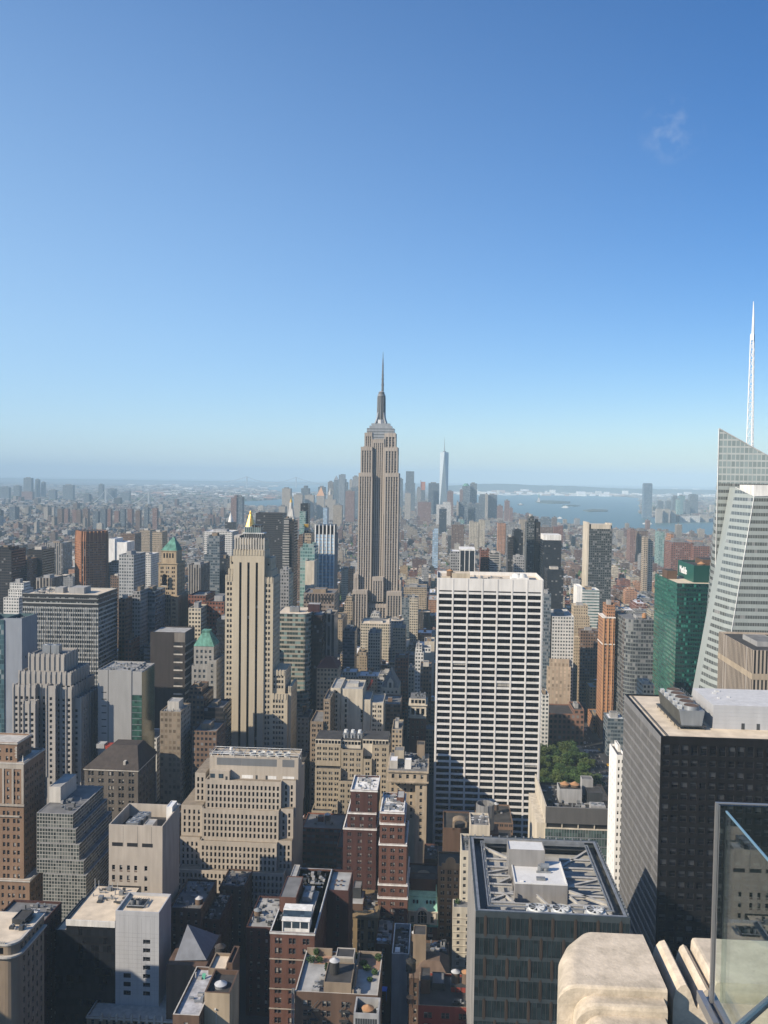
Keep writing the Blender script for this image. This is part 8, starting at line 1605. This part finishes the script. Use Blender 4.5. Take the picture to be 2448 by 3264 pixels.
F('cream double tower in the low city under downtown', 1497, 1526, 1664, 2900, 'cream', steps=((1498, 1511, 1661),)); F('cream tower with a sunlit side in the low city under downtown', 1528, 1546, 1658, 2900, 'cream', steps=((1530, 1543, 1656),)); F('blue glass tower alone among low roofs right of the stepped skyscraper', 1379, 1397, 1690, 2200, 'blue', D=24, steps=((1383, 1397, 1684),)); F('brown block in the low city under the spired tower', 1440, 1480, 1672, 2700, 'brown'); F('teal slim block in the low city under downtown', 1462, 1480, 1655, 3000, 'teal'); F('dark wide block on the river bank', 1722, 1758, 1654, 3600, 'slate', steps=((1728, 1752, 1648),)); F('pink brick block on the river bank right of the dark block', 1766, 1795, 1678, 3000, 'red', steps=((1783, 1795, 1675),)); F('grey brick block on the river bank', 1724, 1764, 1680, 2900, 'brown'); F('tan slab with many windows under the red tip tower', 1588, 1612, 1667, 2700, 'orange'); F('grey long block under the red tip tower', 1614, 1660, 1672, 2700, 'grey'); F('cream apartment block with round tops near the bank', 1658, 1684, 1655, 3000, 'tan')
# right: the far bank
F('single tall blue glass tower on the far bank', 2053, 2080, 1543, 6000, WM('bluefar', (.13, .19, .25), (.10, .15, .21), (.1, .9), (.2, .85)), steps=((2054, 2079, 1540),)); F('small dark block right of the single tall blue tower', 2098, 2115, 1598, 6300, 'slate'); F('wide blue slab on the far bank', 2145, 2165, 1582, 6400, 'slate'); F('teal slab on the far bank', 2165, 2184, 1580, 6300, WM('tealfar', (.16, .27, .30), (.10, .18, .20))); F('dark slab at the right of the far bank group', 2184, 2201, 1596, 6200, 'slate'); F('rounded dark tower at the right of the far bank group', 2199, 2226, 1577, 6500, 'slate', steps=((2202, 2220, 1575),)); F('low dark blocks between the far bank towers', 2124, 2146, 1598, 6500, 'slate'); F('slim pale green tower on the far bank', 2160, 2169, 1592, 5600, 'teal')
for k, (a, b, y, m) in enumerate(((2093, 2112, 1622, 'sand'), (2116, 2136, 1623, 'sand'), (2140, 2155, 1628, 'sand'), (2106, 2135, 1637, 'red'), (2135, 2166, 1640, 'brown'), (2165, 2200, 1645, 'white'), (2200, 2232, 1644, 'white'), (2232, 2260, 1640, 'sand'))): F(('leftmost pale block at the water line of the far bank', 'second pale block at the water line of the far bank', 'third pale block at the water line of the far bank', 'low red block at the water line of the far bank', 'low brown block at the water line of the far bank', 'first low white block along the far bank', 'second low white block along the far bank', 'last pale block along the far bank')[k], a, b, y, 5300 + k * 30, m, D=30)
# right middle
F('tan tower pair in the brick city left of the green glass tower', 2053, 2066, 1712, 1900, 'tan', steps=((2056, 2066, 1710),), D=22); F('second of the tan tower pair left of the green glass tower', 2069, 2082, 1717, 1920, 'cream', D=22); F('huge brick warehouse left of the faceted glass tower', 2140, 2210, 1728, 2000, 'red', D=60); F('second huge brick warehouse left of the faceted glass tower', 2212, 2262, 1740, 1980, 'red', D=60); F('stepped brown brick tower near the river', 2009, 2026, 1690, 2500, 'rust', steps=((2012, 2023, 1685),)); F('dark brown block near the river', 2033, 2067, 1692, 2550, 'brown'); F('teal glass pair near the river', 2101, 2118, 1694, 2450, 'teal'); F('grey tower near the river beside the teal pair', 2122, 2140, 1696, 2440, 'grey'); F('pink brick stepped tower near the river', 2137, 2150, 1715, 2100, 'orange', steps=((2139, 2148, 1702),)); F('orange block on the river bank before the faceted tower', 2204, 2240, 1722, 2700, 'orange')
# left far
for k, (a, b, y, Y, m) in enumerate(((75, 100, 1523, 8200, 'slate'), (112, 122, 1528, 8300, 'slate'), (131, 140, 1537, 8300, 'slate'), (43, 62, 1549, 7600, 'slate'), (0, 28, 1553, 7600, 'slate'), (68, 103, 1567, 7300, 'rust'), (200, 232, 1546, 7600, 'slate'), (314, 327, 1544, 7800, 'slate'), (343, 367, 1558, 7900, 'slate'), (384, 412, 1570, 7600, 'slate'), (155, 176, 1562, 7400, 'slate'), (139, 152, 1616, 4200, 'sand'), (165, 172, 1617, 4200, 'sand'), (176, 200, 1620, 4000, 'slate'), (30, 48, 1616, 4100, 'slate'), (268, 284, 1575, 6400, 'slate'))):
 F(('widest blue tower on the far left skyline', 'second slim blue tower on the far left skyline', 'third short slim tower on the far left skyline', 'grey block left of the widest blue tower on the skyline', 'broad block at the left end of the skyline', 'brownish block under the widest blue tower', 'square blue block right of the slim skyline towers', 'slim tower left of the suspension bridge', 'block behind the left bridge tower', 'broad pale block between the bridge towers', 'low block on the far left skyline', 'first of two narrow cream slabs at the far left', 'second of two narrow cream slabs at the far left', 'dark slab beside two narrow cream slabs', 'grey slab at the far left under the skyline', 'thin slab left of the suspension bridge')[k], a, b, y, Y, m)
hs = random.Random(19)
for k in range(14):
 x = 180 + k * 23 + hs.uniform(-8, 8); F('%s brick housing slab, number %s from the left in the row under the bridge' % (hs.choice(('dark', 'brown')), ('one', 'two', 'three', 'four', 'five', 'six', 'seven', 'eight', 'nine', 'ten', 'eleven', 'twelve', 'thirteen', 'fourteen')[k]), x, x + hs.uniform(12, 18), 1616 + hs.uniform(0, 14), 3700 + hs.uniform(-200, 200), hs.choice(('rust', 'brown', 'slate')), D=20)
# suspension bridges
def bridge(label, Y, tx, ytop, ydeck, xa, xb, wid, yl=None):
 c = at(sum(tx) / 2, ydeck, Y); rt = root('suspension_bridge', (c.x, Y, 0), label, 'bridge'); P = [at(x, y, Y) for x, y in zip(tx, ytop)]; dz = c.z; A, B = at(xa, ydeck, Y), at(xb, ydeck, Y); m_ = mat('bridge_steel', (.42, .47, .50), .6)
 for p in P: part(rt, 'bridge_tower', m_, lambda m: [m.box(p.x - wid, p.x + wid, Y + s, Y + s + wid * 2, 0, p.z) for s in (-14, 10)])
 part(rt, 'deck', m_, lambda m: m.box(A.x, B.x, Y - 14, Y + 14, dz - 5, dz + 3, bottom=True))
 def cab(m):
  def sag(p, q, lo, n=12):
   pr = None
   for i in range(n + 1):
    f = i / n; z = p.z + (q.z - p.z) * f - (4 * f * (1 - f)) * ((p.z + q.z) / 2 - lo); v = Vector((p.x + (q.x - p.x) * f, Y - 12, z))
    if pr: m.bar(pr, v, wid * .55)
    if z > dz + 4 and 0 < i < n: m.bar(v, (v.x, Y - 12, dz), wid * .14)
    pr = v
  sag(P[0], P[1], dz + 6); sag(Vector((A.x, Y, dz + 4)), P[0], dz + (P[0].z - dz) * .3); sag(P[1], Vector((B.x, Y, dz + 4)), dz + (P[1].z - dz) * .3)
 part(rt, 'cable', m_, cab)
bridge('pale suspension bridge with two tall towers, far left beyond the low city', 6600, (338, 475), (1560, 1565), 1611, 283, 530, 5)
bridge('very distant faint suspension bridge on the haze line', 17500, (787, 944), (1519, 1521), 1539, 700, 1030, 11)
# small things on the water
def boat(x, y, L_, label, m=WHITE):
 p = atz(x, y, 1.0); rt = root('boat', p, label, 'boat', 'boats on the bay'); h = L_ / 2
 def hull(b):
  top = [(p.x - h, p.y - L_ * .14), (p.x + h * .6, p.y - L_ * .14), (p.x + h, p.y), (p.x + h * .6, p.y + L_ * .14), (p.x - h, p.y + L_ * .14)]
  b.prism(top, .6, 1 + L_ * .11)
 part(rt, 'hull', m, hull); part(rt, 'cabin', WHITE, lambda b: (b.box(p.x - h * .6, p.x + h * .4, p.y - L_ * .1, p.y + L_ * .1, 1 + L_ * .11, 1 + L_ * .22), b.box(p.x - h * .2, p.x + h * .1, p.y - L_ * .05, p.y + L_ * .05, 1 + L_ * .22, 1 + L_ * .29)))
boat(2066, 1671, 60, 'white ferry on the water below the single tall blue tower'); boat(1803, 1619, 70, 'pale boat below the small wooded island'); boat(2200, 1702, 40, 'small white boat near the river bank before the faceted tower'); boat(1785, 1653, 40, 'small boat in the middle of the bay, left of the ferry'); boat(1660, 1610, 60, 'boat near the red brick tip tower', BROWN)
p = atz(1717, 1600, 10.0); rt = root('statue', p, 'tiny statue on a pedestal on the wooded island', 'statue'); part(rt, 'pedestal', PALE, lambda m: m.frustum((p.x - 14, p.x + 14, p.y - 14, p.y + 14), 9.5, (p.x - 8, p.x + 8, p.y - 8, p.y + 8), 56)); part(rt, 'figure', COPPER, lambda m: (m.cyl(p.x, p.y, 56, 90, 6.5, 4.2, 10), m.cyl(p.x, p.y, 90, 98, 3, 2.4, 8), m.bar((p.x + 3, p.y, 86), (p.x + 7, p.y, 106), 1.4, 6), m.cyl(p.x + 7, p.y, 106, 110, 2, .4, 6)))
# ------------------------------------------------------------------ the avenue, the park and the traffic
AX0, AX1 = 141.0, 157.0
sheet('road', [(AX0, 560), (AX1, 560), (AX1, 2600), (AX0, 2600)], 0.02, M_ROAD)
tag(part(root('pavement', (AX0 - 3, 900, 0), 'x', 'x'), 'kerb', M_PAVE, lambda m: m.box(AX0 - 6, AX0, 560, 1400, 0.0, .14)).parent, kind='structure')
for o in list(COL.objects):
 if o.name.startswith('pavement'): del o['label']; del o['category']
mb = MB()
for k in range(40):
 for x in (AX0 + 4, AX0 + 8, AX0 + 12): mb.face([(x - .12, 570 + k * 14, .03), (x + .12, 570 + k * 14, .03), (x + .12, 575 + k * 14, .03), (x - .12, 575 + k * 14, .03)])
for i in range(14):
 for y in (742, 812): x = AX0 + .8 + i * 1.1; mb.face([(x, y, .03), (x + .55, y, .03), (x + .55, y + 5, .03), (x, y + 5, .03)])
tag(mb.build('road_marking', M_MARK), kind='structure')
TC = {}
def tree_mesh(k):
 if k in TC: return TC[k]
 q = random.Random(100 + k); cr = MB(); tk = MB(); hgt = q.uniform(15, 20)
 tk.cyl(0, 0, 0, hgt * .45, .45, .28, 8); blobs = []
 for i in range(9):
  a = q.random() * 6.28; d = q.uniform(1.2, 4.2); z = hgt * q.uniform(.48, .92); blobs.append((d * math.cos(a), d * math.sin(a), z, q.uniform(1.6, 3.0))); tk.bar((0, 0, hgt * q.uniform(.3, .45)), (d * math.cos(a) * .8, d * math.sin(a) * .8, z), .14, 5, 0, .05)
 blobs.append((0, 0, hgt * .9, 2.4)); blobs.append((0, 0, hgt * .7, 3.2))
 for bx, by, bz, r in blobs:
  for i in range(150):
   a = q.random() * 6.283; e = q.uniform(-1, 1); c = math.sqrt(1 - e * e); rr = r * q.uniform(.72, 1.12)
   p = Vector((bx + rr * c * math.cos(a), by + rr * c * math.sin(a), bz + rr * e * .8)); u = Vector((q.uniform(-1, 1), q.uniform(-1, 1), q.uniform(-.6, .6))).normalized() * q.uniform(.3, .55); v = u.cross(Vector((q.uniform(-1, 1), q.uniform(-1, 1), q.uniform(-1, 1)))).normalized() * .35
   cr.face([p - u, p + v, p + u, p - v])
 lm = [mat('leaf_dark', (.055, .105, .028), .7, amt=.5, scale=.25, stretch=1), mat('leaf_mid', (.08, .145, .038), .7, amt=.5, scale=.25, stretch=1), mat('leaf_olive', (.11, .155, .042), .7, amt=.5, scale=.25, stretch=1)][k % 3]
 a = cr.build('crown', lm); b = tk.build('trunk', WOOD); TC[k] = (a.data, b.data); bpy.data.objects.remove(a); bpy.data.objects.remove(b); return TC[k]
tq = random.Random(11)
for iy in range(9):
 for ix in range(9):
  x, y = 62 + ix * 9.0 + tq.uniform(-2.4, 2.4), 690 + iy * 11.5 + tq.uniform(-3, 3)
  if x > 134 or x < 62 or (ix in (3, 4) and iy in (2, 3)): continue
  r = root('tree', (x, y, 0), 'leafy green park tree in the grove behind the white grid tower', 'tree', 'park trees beside the white grid tower', rz=tq.random() * 6.28); s = tq.uniform(.85, 1.15); r.scale = (s, s, s)
  c, t_ = tree_mesh(tq.randrange(6))
  for nm, me in (('crown', c), ('trunk', t_)): o = bpy.data.objects.new(nm, me); COL.objects.link(o); o.parent = r
FOOT.append((58, 162, 660, 830)); FOOT.append((64, 176, 400, 680))
M_GRASS = mat('park_lawn', (.06, .10, .03), .95, amt=.3, scale=.1, stretch=1); sheet('lawn', [(66, 690), (139, 690), (139, 800), (66, 800)], .012, M_GRASS)
CARM = {}
def car(x, y, col, label, rz=0):
 k = col
 if k not in CARM:
  body, win, whl = MB(), MB(), MB()
  pr = [(-2.3, .35), (-2.3, .85), (-1.5, .98), (-.9, 1.42), (.9, 1.45), (1.5, 1.0), (2.3, .9), (2.35, .35)]
  for s in (-.9, .9): body.face([(s, a, b) for a, b in pr])
  for i in range(len(pr)): p, q = pr[i], pr[(i + 1) % len(pr)]; body.face([(-.9, *p), (.9, *p), (.9, *q), (-.9, *q)])
  for s in (-.91, .91): win.face([(s, -.85, 1.0), (s, .95, 1.0), (s, .75, 1.36), (s, -.75, 1.36)])
  win.face([(-.8, -1.44, 1.02), (.8, -1.44, 1.02), (.75, -.95, 1.41), (-.75, -.95, 1.41)]); win.face([(-.8, 1.45, 1.06), (.8, 1.45, 1.06), (.75, .98, 1.43), (-.75, .98, 1.43)])
  n = 10
  for s in (-.12, .12): whl.face([(s, .33 * math.cos(6.283 * i / n), .33 * math.sin(6.283 * i / n)) for i in range(n)])
  for i in range(n): a, b = 6.283 * i / n, 6.283 * (i + 1) / n; whl.face([(-.12, .33 * math.cos(a), .33 * math.sin(a)), (.12, .33 * math.cos(a), .33 * math.sin(a)), (.12, .33 * math.cos(b), .33 * math.sin(b)), (-.12, .33 * math.cos(b), .33 * math.sin(b))])
  os_ = [body.build('body', mat('car_paint_%d' % len(CARM), col, .3, spec=.6, amt=0)), win.build('window', M_GLK), whl.build('wheel', BLACK)]; CARM[k] = [o.data for o in os_]; [bpy.data.objects.remove(o) for o in os_]
 r = root('car', (x, y, .02), label, 'car', 'cars on the avenue', rz=rz)
 for nm, me in zip(('body', 'window'), CARM[k]): o = bpy.data.objects.new(nm, me); COL.objects.link(o); o.parent = r
 for sx in (-.8, .8):
  for sy in (-1.4, 1.4): o = bpy.data.objects.new('wheel', CARM[k][2]); COL.objects.link(o); o.parent = r; o.location = (sx, sy, .33)
CO = 4.0
TX, WT_, BK, SV = (.72, .40, .02), (.7, .7, .7), (.02, .02, .025), (.35, .36, .38)
for x, y, c, l in ((136, 838, TX, 'yellow taxi beside the brown stone block'), (142, 836, WT_, 'white car beside the yellow taxi'), (152, 816, TX, 'yellow taxi by the farther crosswalk'), (139, 806, SV, 'silver car waiting at the farther crosswalk'), (146, 790, BK, 'black car in the middle of the avenue beside the park'), (152, 772, TX, 'yellow taxi on the avenue near the park trees'), (138, 770, WT_, 'white car at the kerb beside the park'), (153, 738, TX, 'yellow taxi at the nearer crosswalk'), (145, 752, SV, 'silver car just past the nearer crosswalk'), (140, 862, BK, 'black car farther up the shaded avenue'), (150, 880, WT_, 'white car far up the shaded avenue')): car(x + CO, y, c, l)

# ------------------------------------------------------------------ the ordinary blocks in between
FW = [wallwin('lot_wall_single', 'object', DG, (.28, .72), (.3, .78)), wallwin('lot_wall_pair', 'object', DG, (.15, .85), (.3, .75), pair=True), wallwin('lot_wall_wide', 'object', DG, (.1, .9), (.35, .8), blind=.25), MATS['lot_wall_single']]
COLS = [('tan', (.43, .35, .25), 5), ('cream', (.57, .51, .40), 4), ('red brick', (.24, .105, .07), 5), ('brown', (.21, .14, .10), 4), ('grey', (.34, .34, .34), 3), ('white', (.66, .65, .62), 2), ('orange brick', (.40, .22, .13), 3), ('dark', (.07, .065, .065), 2), ('ochre', (.42, .31, .18), 2)]
CW = [c for c in COLS for _ in range(c[2])]
RM = [('dark', R_DARK), ('grey', R_GREY), ('pale', R_PALE), ('beige', R_BEIGE), ('grey', R_GREY), ('white', R_WHITE)]
LM = [('the white grid tower', 1560, 2250), ('the limestone tower', 790, 2050), ('the stepped skyscraper', 1205, 1750), ('the green pyramid tower', 535, 1850), ('the rust tower', 270, 1780), ('the emerald tower', 2200, 1990), ('the cream edged tower', 1915, 1790), ('the teal tower', 1760, 1800), ('the deco tower', 1845, 2040), ('the gabled tower', 1245, 2230), ('the blue glass tower', 1035, 1780), ('the black slab', 858, 1720), ('the squat black tower', 1490, 1800), ('the red loggia tower', 1330, 2290), ('the gridded white tower', 403, 1820), ('the copper mansard', 645, 2050), ('the netted tan tower', 545, 2350), ('the striped slab', 195, 2000), ('the blank slab', 370, 2220), ('the setback fan block', 790, 2600), ('the red brick tower', 1255, 2750), ('the brown avenue block', 1805, 2310), ('the gold pyramid', 790, 1680), ('the white slabs', 380, 1740), ('the tall balconied tower', 1700, 1780), ('the far white bank', 2100, 1640)]
USED = set()
def hits(x0, x1, y0, y1, g=1.0):
 for a, b, c, d in FOOT:
  if x0 < b + g and x1 > a - g and y0 < d + g and y1 > c - g: return True
 return False
def lots():
 q = random.Random(2024); out = []; i = 0
 for by in range(400, 2160, 80):
  hw = (by + 80) * .47 + 60; x = -hw - (by * .065)
  while x < hw:
   w = q.uniform(11, 27); full = q.random() < .3
   for (ya, yb) in (((8, 72),) if full else ((8, 37), (41, 72))):
    h = q.gauss(43, 13) if by < 720 else (q.gauss(36, 12) if by < 1300 else q.gauss(25, 8)); h = max(13, h)
    if q.random() < .05 and by > 900: h *= q.uniform(1.3, 1.8)
    dk = by < 640 and -115 < x < 0
    e = q.uniform(0, 7)
    out.append((i, x, x + w - .12, by + ya + e * .4, by + yb - e, min(h, 40) if dk else h, q.randrange(4), q.choice(CW if not dk else CW[9:18]), q.choice(RM), q.random(), q.random())); i += 1
   x += w + (14 if q.random() < .03 else 0)
 return out
def lot_ok(l):
 i, x0, x1, y0, y1, h = l[:6]
 if x1 > 134 and x0 < 162 and y0 > 420 or x1 > -206 and x0 < -176 and y0 > 560: return False
 return not hits(x0, x1, y0, y1)
INDIV = {76,210,217,85,294,136,199,493,471,782,676,77,907,670,1798,469,1456,472,794,1486,1390,388,678,1797,2152,84,2542,2685,1067,1800,2114,2529,2490,2344,2540,572,787,2444,1335,575,682,1038,1967,669,674,1298,792,2741,1485,1969,2108,2144,67,1626,1635,2738,2329,2691,790,1764,2042,2151,2735,784,1477,1640,647,908,1628,2286,78,1484,1696,1962,2686,1918,2692,1636,2330,545,791,1488,1795,1959,2142,2306,793,1024,1763,1799,1802,1930,2250,2302,2350,2475,2545,1476,2140,2343,2537,74,1063,1638,2061,2739,667,1478,2141,2303,668,1172,1715,1803,1917,2063,2226,2251,2532,2612,2687,2727,382,1309,1641,1801,1868,1937,1961,1966,2159,2340,2476,2495,2543,2611,2683,2728,2736,2743,2744,467,1006,1029,1040,1475,1627,1637,1765,1787,1889,1933,2095,2112,2146,2150,2477,2489,2539,2635,2737,2745,1193,1409,1716,1766,1788,1935,1938,1970,2143,2153,2154,2285,2298,2345,2349,2508,2534,2544,2603,2721,2722,2725,2726,2742}
def short_label(l, p):
 i, x0, x1, y0, y1, h, st, c, r, f1, f2 = l
 d = sorted(LM, key=lambda m: math.hypot(m[1] - p[0], (m[2] - p[1]) * 1.2))
 size = 'low' if h < 24 else ('squat' if h < 34 else ('medium' if h < 48 else 'tall')); wd = 'narrow' if x1 - x0 < 15 else ('broad' if x1 - x0 > 23 else '')
 ft = ('with a tank on top' if f1 < .28 else 'with a rooftop hut' if f1 < .7 else 'with a stepped top')
 for m in d[:4]:
  dx, dy = p[0] - m[1], p[1] - m[2]
  rel = ('left of' if dx < 0 else 'right of') if abs(dx) > abs(dy) * .8 else ('below' if dy > 0 else 'beyond')
  for t in ('%s %s block with a %s roof, %s %s' % (size, c[0], r[0], rel, m[0]), '%s %s block with a %s roof, %s %s' % ((wd + ' ' + size).strip(), c[0], r[0], rel, m[0]), '%s %s block %s, %s %s' % (size, c[0], ft, rel, m[0]), '%s %s block %s, %s %s' % ((wd + ' ' + size).strip(), c[0], ft, rel, m[0])):
   if t not in USED: USED.add(t); return t
 for w in ('second', 'third', 'fourth', 'fifth', 'sixth', 'seventh'):
  m = d[0]; dx, dy = p[0] - m[1], p[1] - m[2]; rel = ('left of' if dx < 0 else 'right of') if abs(dx) > abs(dy) * .8 else ('below' if dy > 0 else 'beyond')
  t = '%s nearest %s %s block with a %s roof %s %s' % (w, size, c[0], r[0], rel, m[0])
  if t not in USED: USED.add(t); return t
 return t
LOTS = [l for l in lots() if lot_ok(l)]
def build_lot(l):
 i, x0, x1, y0, y1, h, st, c, r, f1, f2 = l
 p = proj(((x0 + x1) / 2, y0, h * .8)); cx, cy = (x0 + x1) / 2, (y0 + y1) / 2; lb = short_label(l, p); k = .82 + .36 * f2
 wb = MB(); wb.box(x0, x1, y0, y1, 0, h, 0, cap=False, pw=2.9, fh=3.6); parapet(wb, x0, x1, y0, y1, h, .9, 0, .4)
 z = h - .9; bx = MB(); w, d = x1 - x0, y1 - y0
 if f1 >= .7: wb.box(x0 + w * .12, x1 - w * .12, y0 + d * .15, y1 - d * .1, z, z + 5, 0, cap=False, pw=2.9, fh=3.6); parapet(wb, x0 + w * .12, x1 - w * .12, y0 + d * .15, y1 - d * .1, z + 5, .6, 0, .35)
 o = wb.build('city_block', FW[st], None, (cx, cy, 0)); o.color = (*[v * k * .70 for v in c[1]], 1); tag(o, lb, 'city block', 'ordinary blocks between the towers')
 rb = MB(); rb.face([(x0 + .4, y0 + .4, z), (x1 - .4, y0 + .4, z), (x1 - .4, y1 - .4, z), (x0 + .4, y1 - .4, z)])
 if f1 >= .7: rb.face([(x0 + w * .12 + .35, y0 + d * .15 + .35, z + 4.4), (x1 - w * .12 - .35, y0 + d * .15 + .35, z + 4.4), (x1 - w * .12 - .35, y1 - d * .1 - .35, z + 4.4), (x0 + w * .12 + .35, y1 - d * .1 - .35, z + 4.4)])
 rb.build('roof', r[1], o, (cx, cy, 0)); zt = z + (4.4 if f1 >= .7 else 0)
 q = random.Random(i); hx, hy = x0 + w * q.uniform(.25, .45), y0 + d * q.uniform(.3, .5)
 bx.box(hx, hx + q.uniform(3, 5), hy, hy + q.uniform(3, 6), zt, zt + q.uniform(2.4, 4.5), 0, top=1)
 bx.build('roof_house', [FW[0], r[1]], o, (cx, cy, 0)).color = (*[v * k * .66 for v in c[1]], 1)
 for _ in range(3):
  cl = MB()
  a, b_ = q.uniform(x0 + 1.5, x1 - 2.5), q.uniform(y0 + 1.5, y1 - 2.5); e = q.uniform(.6, 1.8)
  cl.box(a, a + e, b_, b_ + e * q.uniform(.7, 1.6), zt if f1 < .7 or (x0 + w * .13 < a < x1 - w * .3 and y0 + d * .2 < b_ < y1 - d * .25) else z, zt + q.uniform(.6, 1.6), q.randrange(2))
  cl.build('roof_box', [CONC, DKG], o, (cx, cy, 0))
 if f1 < .28 and y0 < 1150:
  water_tank(x0 + w * q.uniform(.55, .75), y0 + d * q.uniform(.3, .7), zt, 1.9, 3.4, 'tank on ' + lb, (TERRA, TANKW, MATS.get('tank_roof_lead', TANKW))[i % 3], WOOD, 2.6)
 return o
chosen = LOTS if INDIV is None else [l for l in LOTS if l[0] in INDIV]
LOTOBJ = [build_lot(l) for l in chosen]

# ------------------------------------------------------------------ everything too small and too many to count
fm = MB(); fm.cur = (0, 0, 0); cq = random.Random(55)
FAR_WALL = wallwin('far_city_wall', 'attr', (.05, .055, .06), (.25, .75), (.3, .8), blind=.2, amt=.15, scale=.02)
def sbox(x0, x1, y0, y1, h, wc, rc, bump=True):
 wc = tuple(.62 * (.7 * v + .3 * sum(wc) / 3) for v in wc); rc = tuple(v * .75 for v in rc); fm.cur = wc; n0 = len(fm.f); fm.box(x0, x1, y0, y1, 0, h, 0, cap=False, pw=3.2, fh=3.7)
 fm.cur = rc; fm.face([(x0, y0, h), (x1, y0, h), (x1, y1, h), (x0, y1, h)])
 if bump:
  w, d = x1 - x0, y1 - y0; a = x0 + w * cq.uniform(.2, .5); b_ = y0 + d * cq.uniform(.2, .5); fm.cur = (wc[0] * .9, wc[1] * .9, wc[2] * .9); fm.box(a, a + w * .25, b_, b_ + d * .3, h, h + cq.uniform(2, 4.5), 0)
ROOFC = [(.06, .06, .062), (.19, .19, .19), (.36, .36, .36), (.42, .36, .28), (.62, .62, .61), (.12, .115, .11)]
if INDIV is not None:
 for l in LOTS:
  if l[0] not in INDIV: k = .82 + .36 * l[10]; sbox(l[1], l[2], l[3], l[4], l[5], tuple(v * k for v in l[7][1]), cq.choice(ROOFC))
y = 2165.0
while y < 17000:
 s = max(1.0, y / 3600); hw = y * .46 + 60; x = -hw - y * .066
 while x < hw - y * .02:
  w = cq.uniform(10, 26) * s; d = cq.uniform(20, 32) * s
  if cq.random() < .90:
   px = (x + w / 2, y + d / 2)
   if not any(inside(px, P) for P in WATER) and not hits(x, x + w, y, y + d, 2):
    h = max(8, cq.gauss(19, 6)); r = cq.random(); wc = cq.choice(CW)[1]
    if y < 4200 and r < .06: h *= cq.uniform(1.5, 2.6)
    elif y >= 4200 and r < .03: h *= cq.uniform(1.5, 3.0)
    if y > 7000: h = max(6, cq.gauss(13, 4)) * (2.2 if r < .02 else 1); wc = tuple(v * .8 for v in wc)
    k = cq.uniform(.7, 1.15); gr = cq.random() < (.06 if y < 7000 else .28)
    sbox(x, x + w - .4 * s, y, y + d, h, tuple(v * k for v in wc), cq.choice(ROOFC), y < 6000) if not gr else None
  x += w + (cq.uniform(10, 16) if cq.random() < .12 else 0)
 y += (33 if cq.random() < .6 else 50) * s
tag(fm.build('distant_city', FAR_WALL), kind='stuff')
# street trees and small parks among the far roofs
tm = MB(); gq = random.Random(77)
for _ in range(4200):
 yy = 1300 * math.exp(gq.random() * 2.2); xx = gq.uniform(-.53, .45) * yy
 if hits(xx - 8, xx + 8, yy - 8, yy + 8, 2) or any(inside((xx, yy), P) for P in WATER): continue
 r = gq.uniform(4, 8) * max(1, yy / 3500); hh = gq.uniform(9, 15)
 for k in range(3):
  ax, ay = xx + gq.uniform(-r, r), yy + gq.uniform(-r, r); n = 7; pts = [(ax + r * gq.uniform(.6, 1) * math.cos(6.283 * i / n), ay + r * gq.uniform(.6, 1) * math.sin(6.283 * i / n)) for i in range(n)]; cz = hh * gq.uniform(1.2, 1.8)
  for i in range(n): j = (i + 1) % n; tm.face([(*pts[i], 2), (*pts[j], 2), (*pts[j], hh), (*pts[i], hh)]); tm.face([(*pts[i], hh), (*pts[j], hh), (ax, ay, cz)])
tag(tm.build('distant_trees', LEAF), kind='stuff')
# pale sheds and tanks along the far harbour
hm = MB(); hm.cur = (0, 0, 0); hq = random.Random(9)
for _ in range(420):
 x = hq.uniform(1440, 2300); yv = 1577 + hq.uniform(-7, 3) + (x - 1700) * .012 if hq.random() < .7 else 1569 + hq.uniform(-5, 2)
 p = atz(x, yv, 1.0)
 if p.y > 40000 or p.y < 0: continue
 w = hq.uniform(30, 150); hm.cur = hq.choice([(.7, .7, .68), (.6, .58, .52), (.4, .3, .25), (.5, .5, .5), (.65, .66, .68)]); hm.box(p.x, p.x + w, p.y, p.y + hq.uniform(40, 120), 1.5, hq.uniform(10, 30) if hq.random() < .93 else hq.uniform(40, 80))
for _ in range(260):
 x = hq.uniform(400, 1000); yv = hq.uniform(1550, 1590) + (x - 900) * .0138; p = atz(x, yv, 1.0)
 if any(inside((p.x, p.y), P) for P in WATER): continue
 w = hq.uniform(30, 160); hm.cur = hq.choice([(.7, .7, .68), (.6, .58, .52), (.35, .2, .16), (.5, .5, .5)]); hm.box(p.x, p.x + w, p.y, p.y + hq.uniform(30, 90), 0, hq.uniform(8, 24))
tag(hm.build('harbour_sheds', FAR_WALL), kind='stuff')

# ------------------------------------------------------------------ the air
hz = MB(); hz.box(-41000, 41000, -500, 45000, -1.2, 575.0, bottom=True)
mh, t, b = newmat('haze_air'); t.nodes.remove(b)
pv = nd(t, 'ShaderNodeVolumePrincipled'); pv.inputs['Color'].default_value = (.52, .72, .86, 1); pv.inputs['Density'].default_value = HAZE_D; pv.inputs['Anisotropy'].default_value = HAZE_G
t.links.new(pv.outputs[0], t.nodes['Material Output'].inputs['Volume'])
tag(hz.build('haze', mh), kind='stuff')
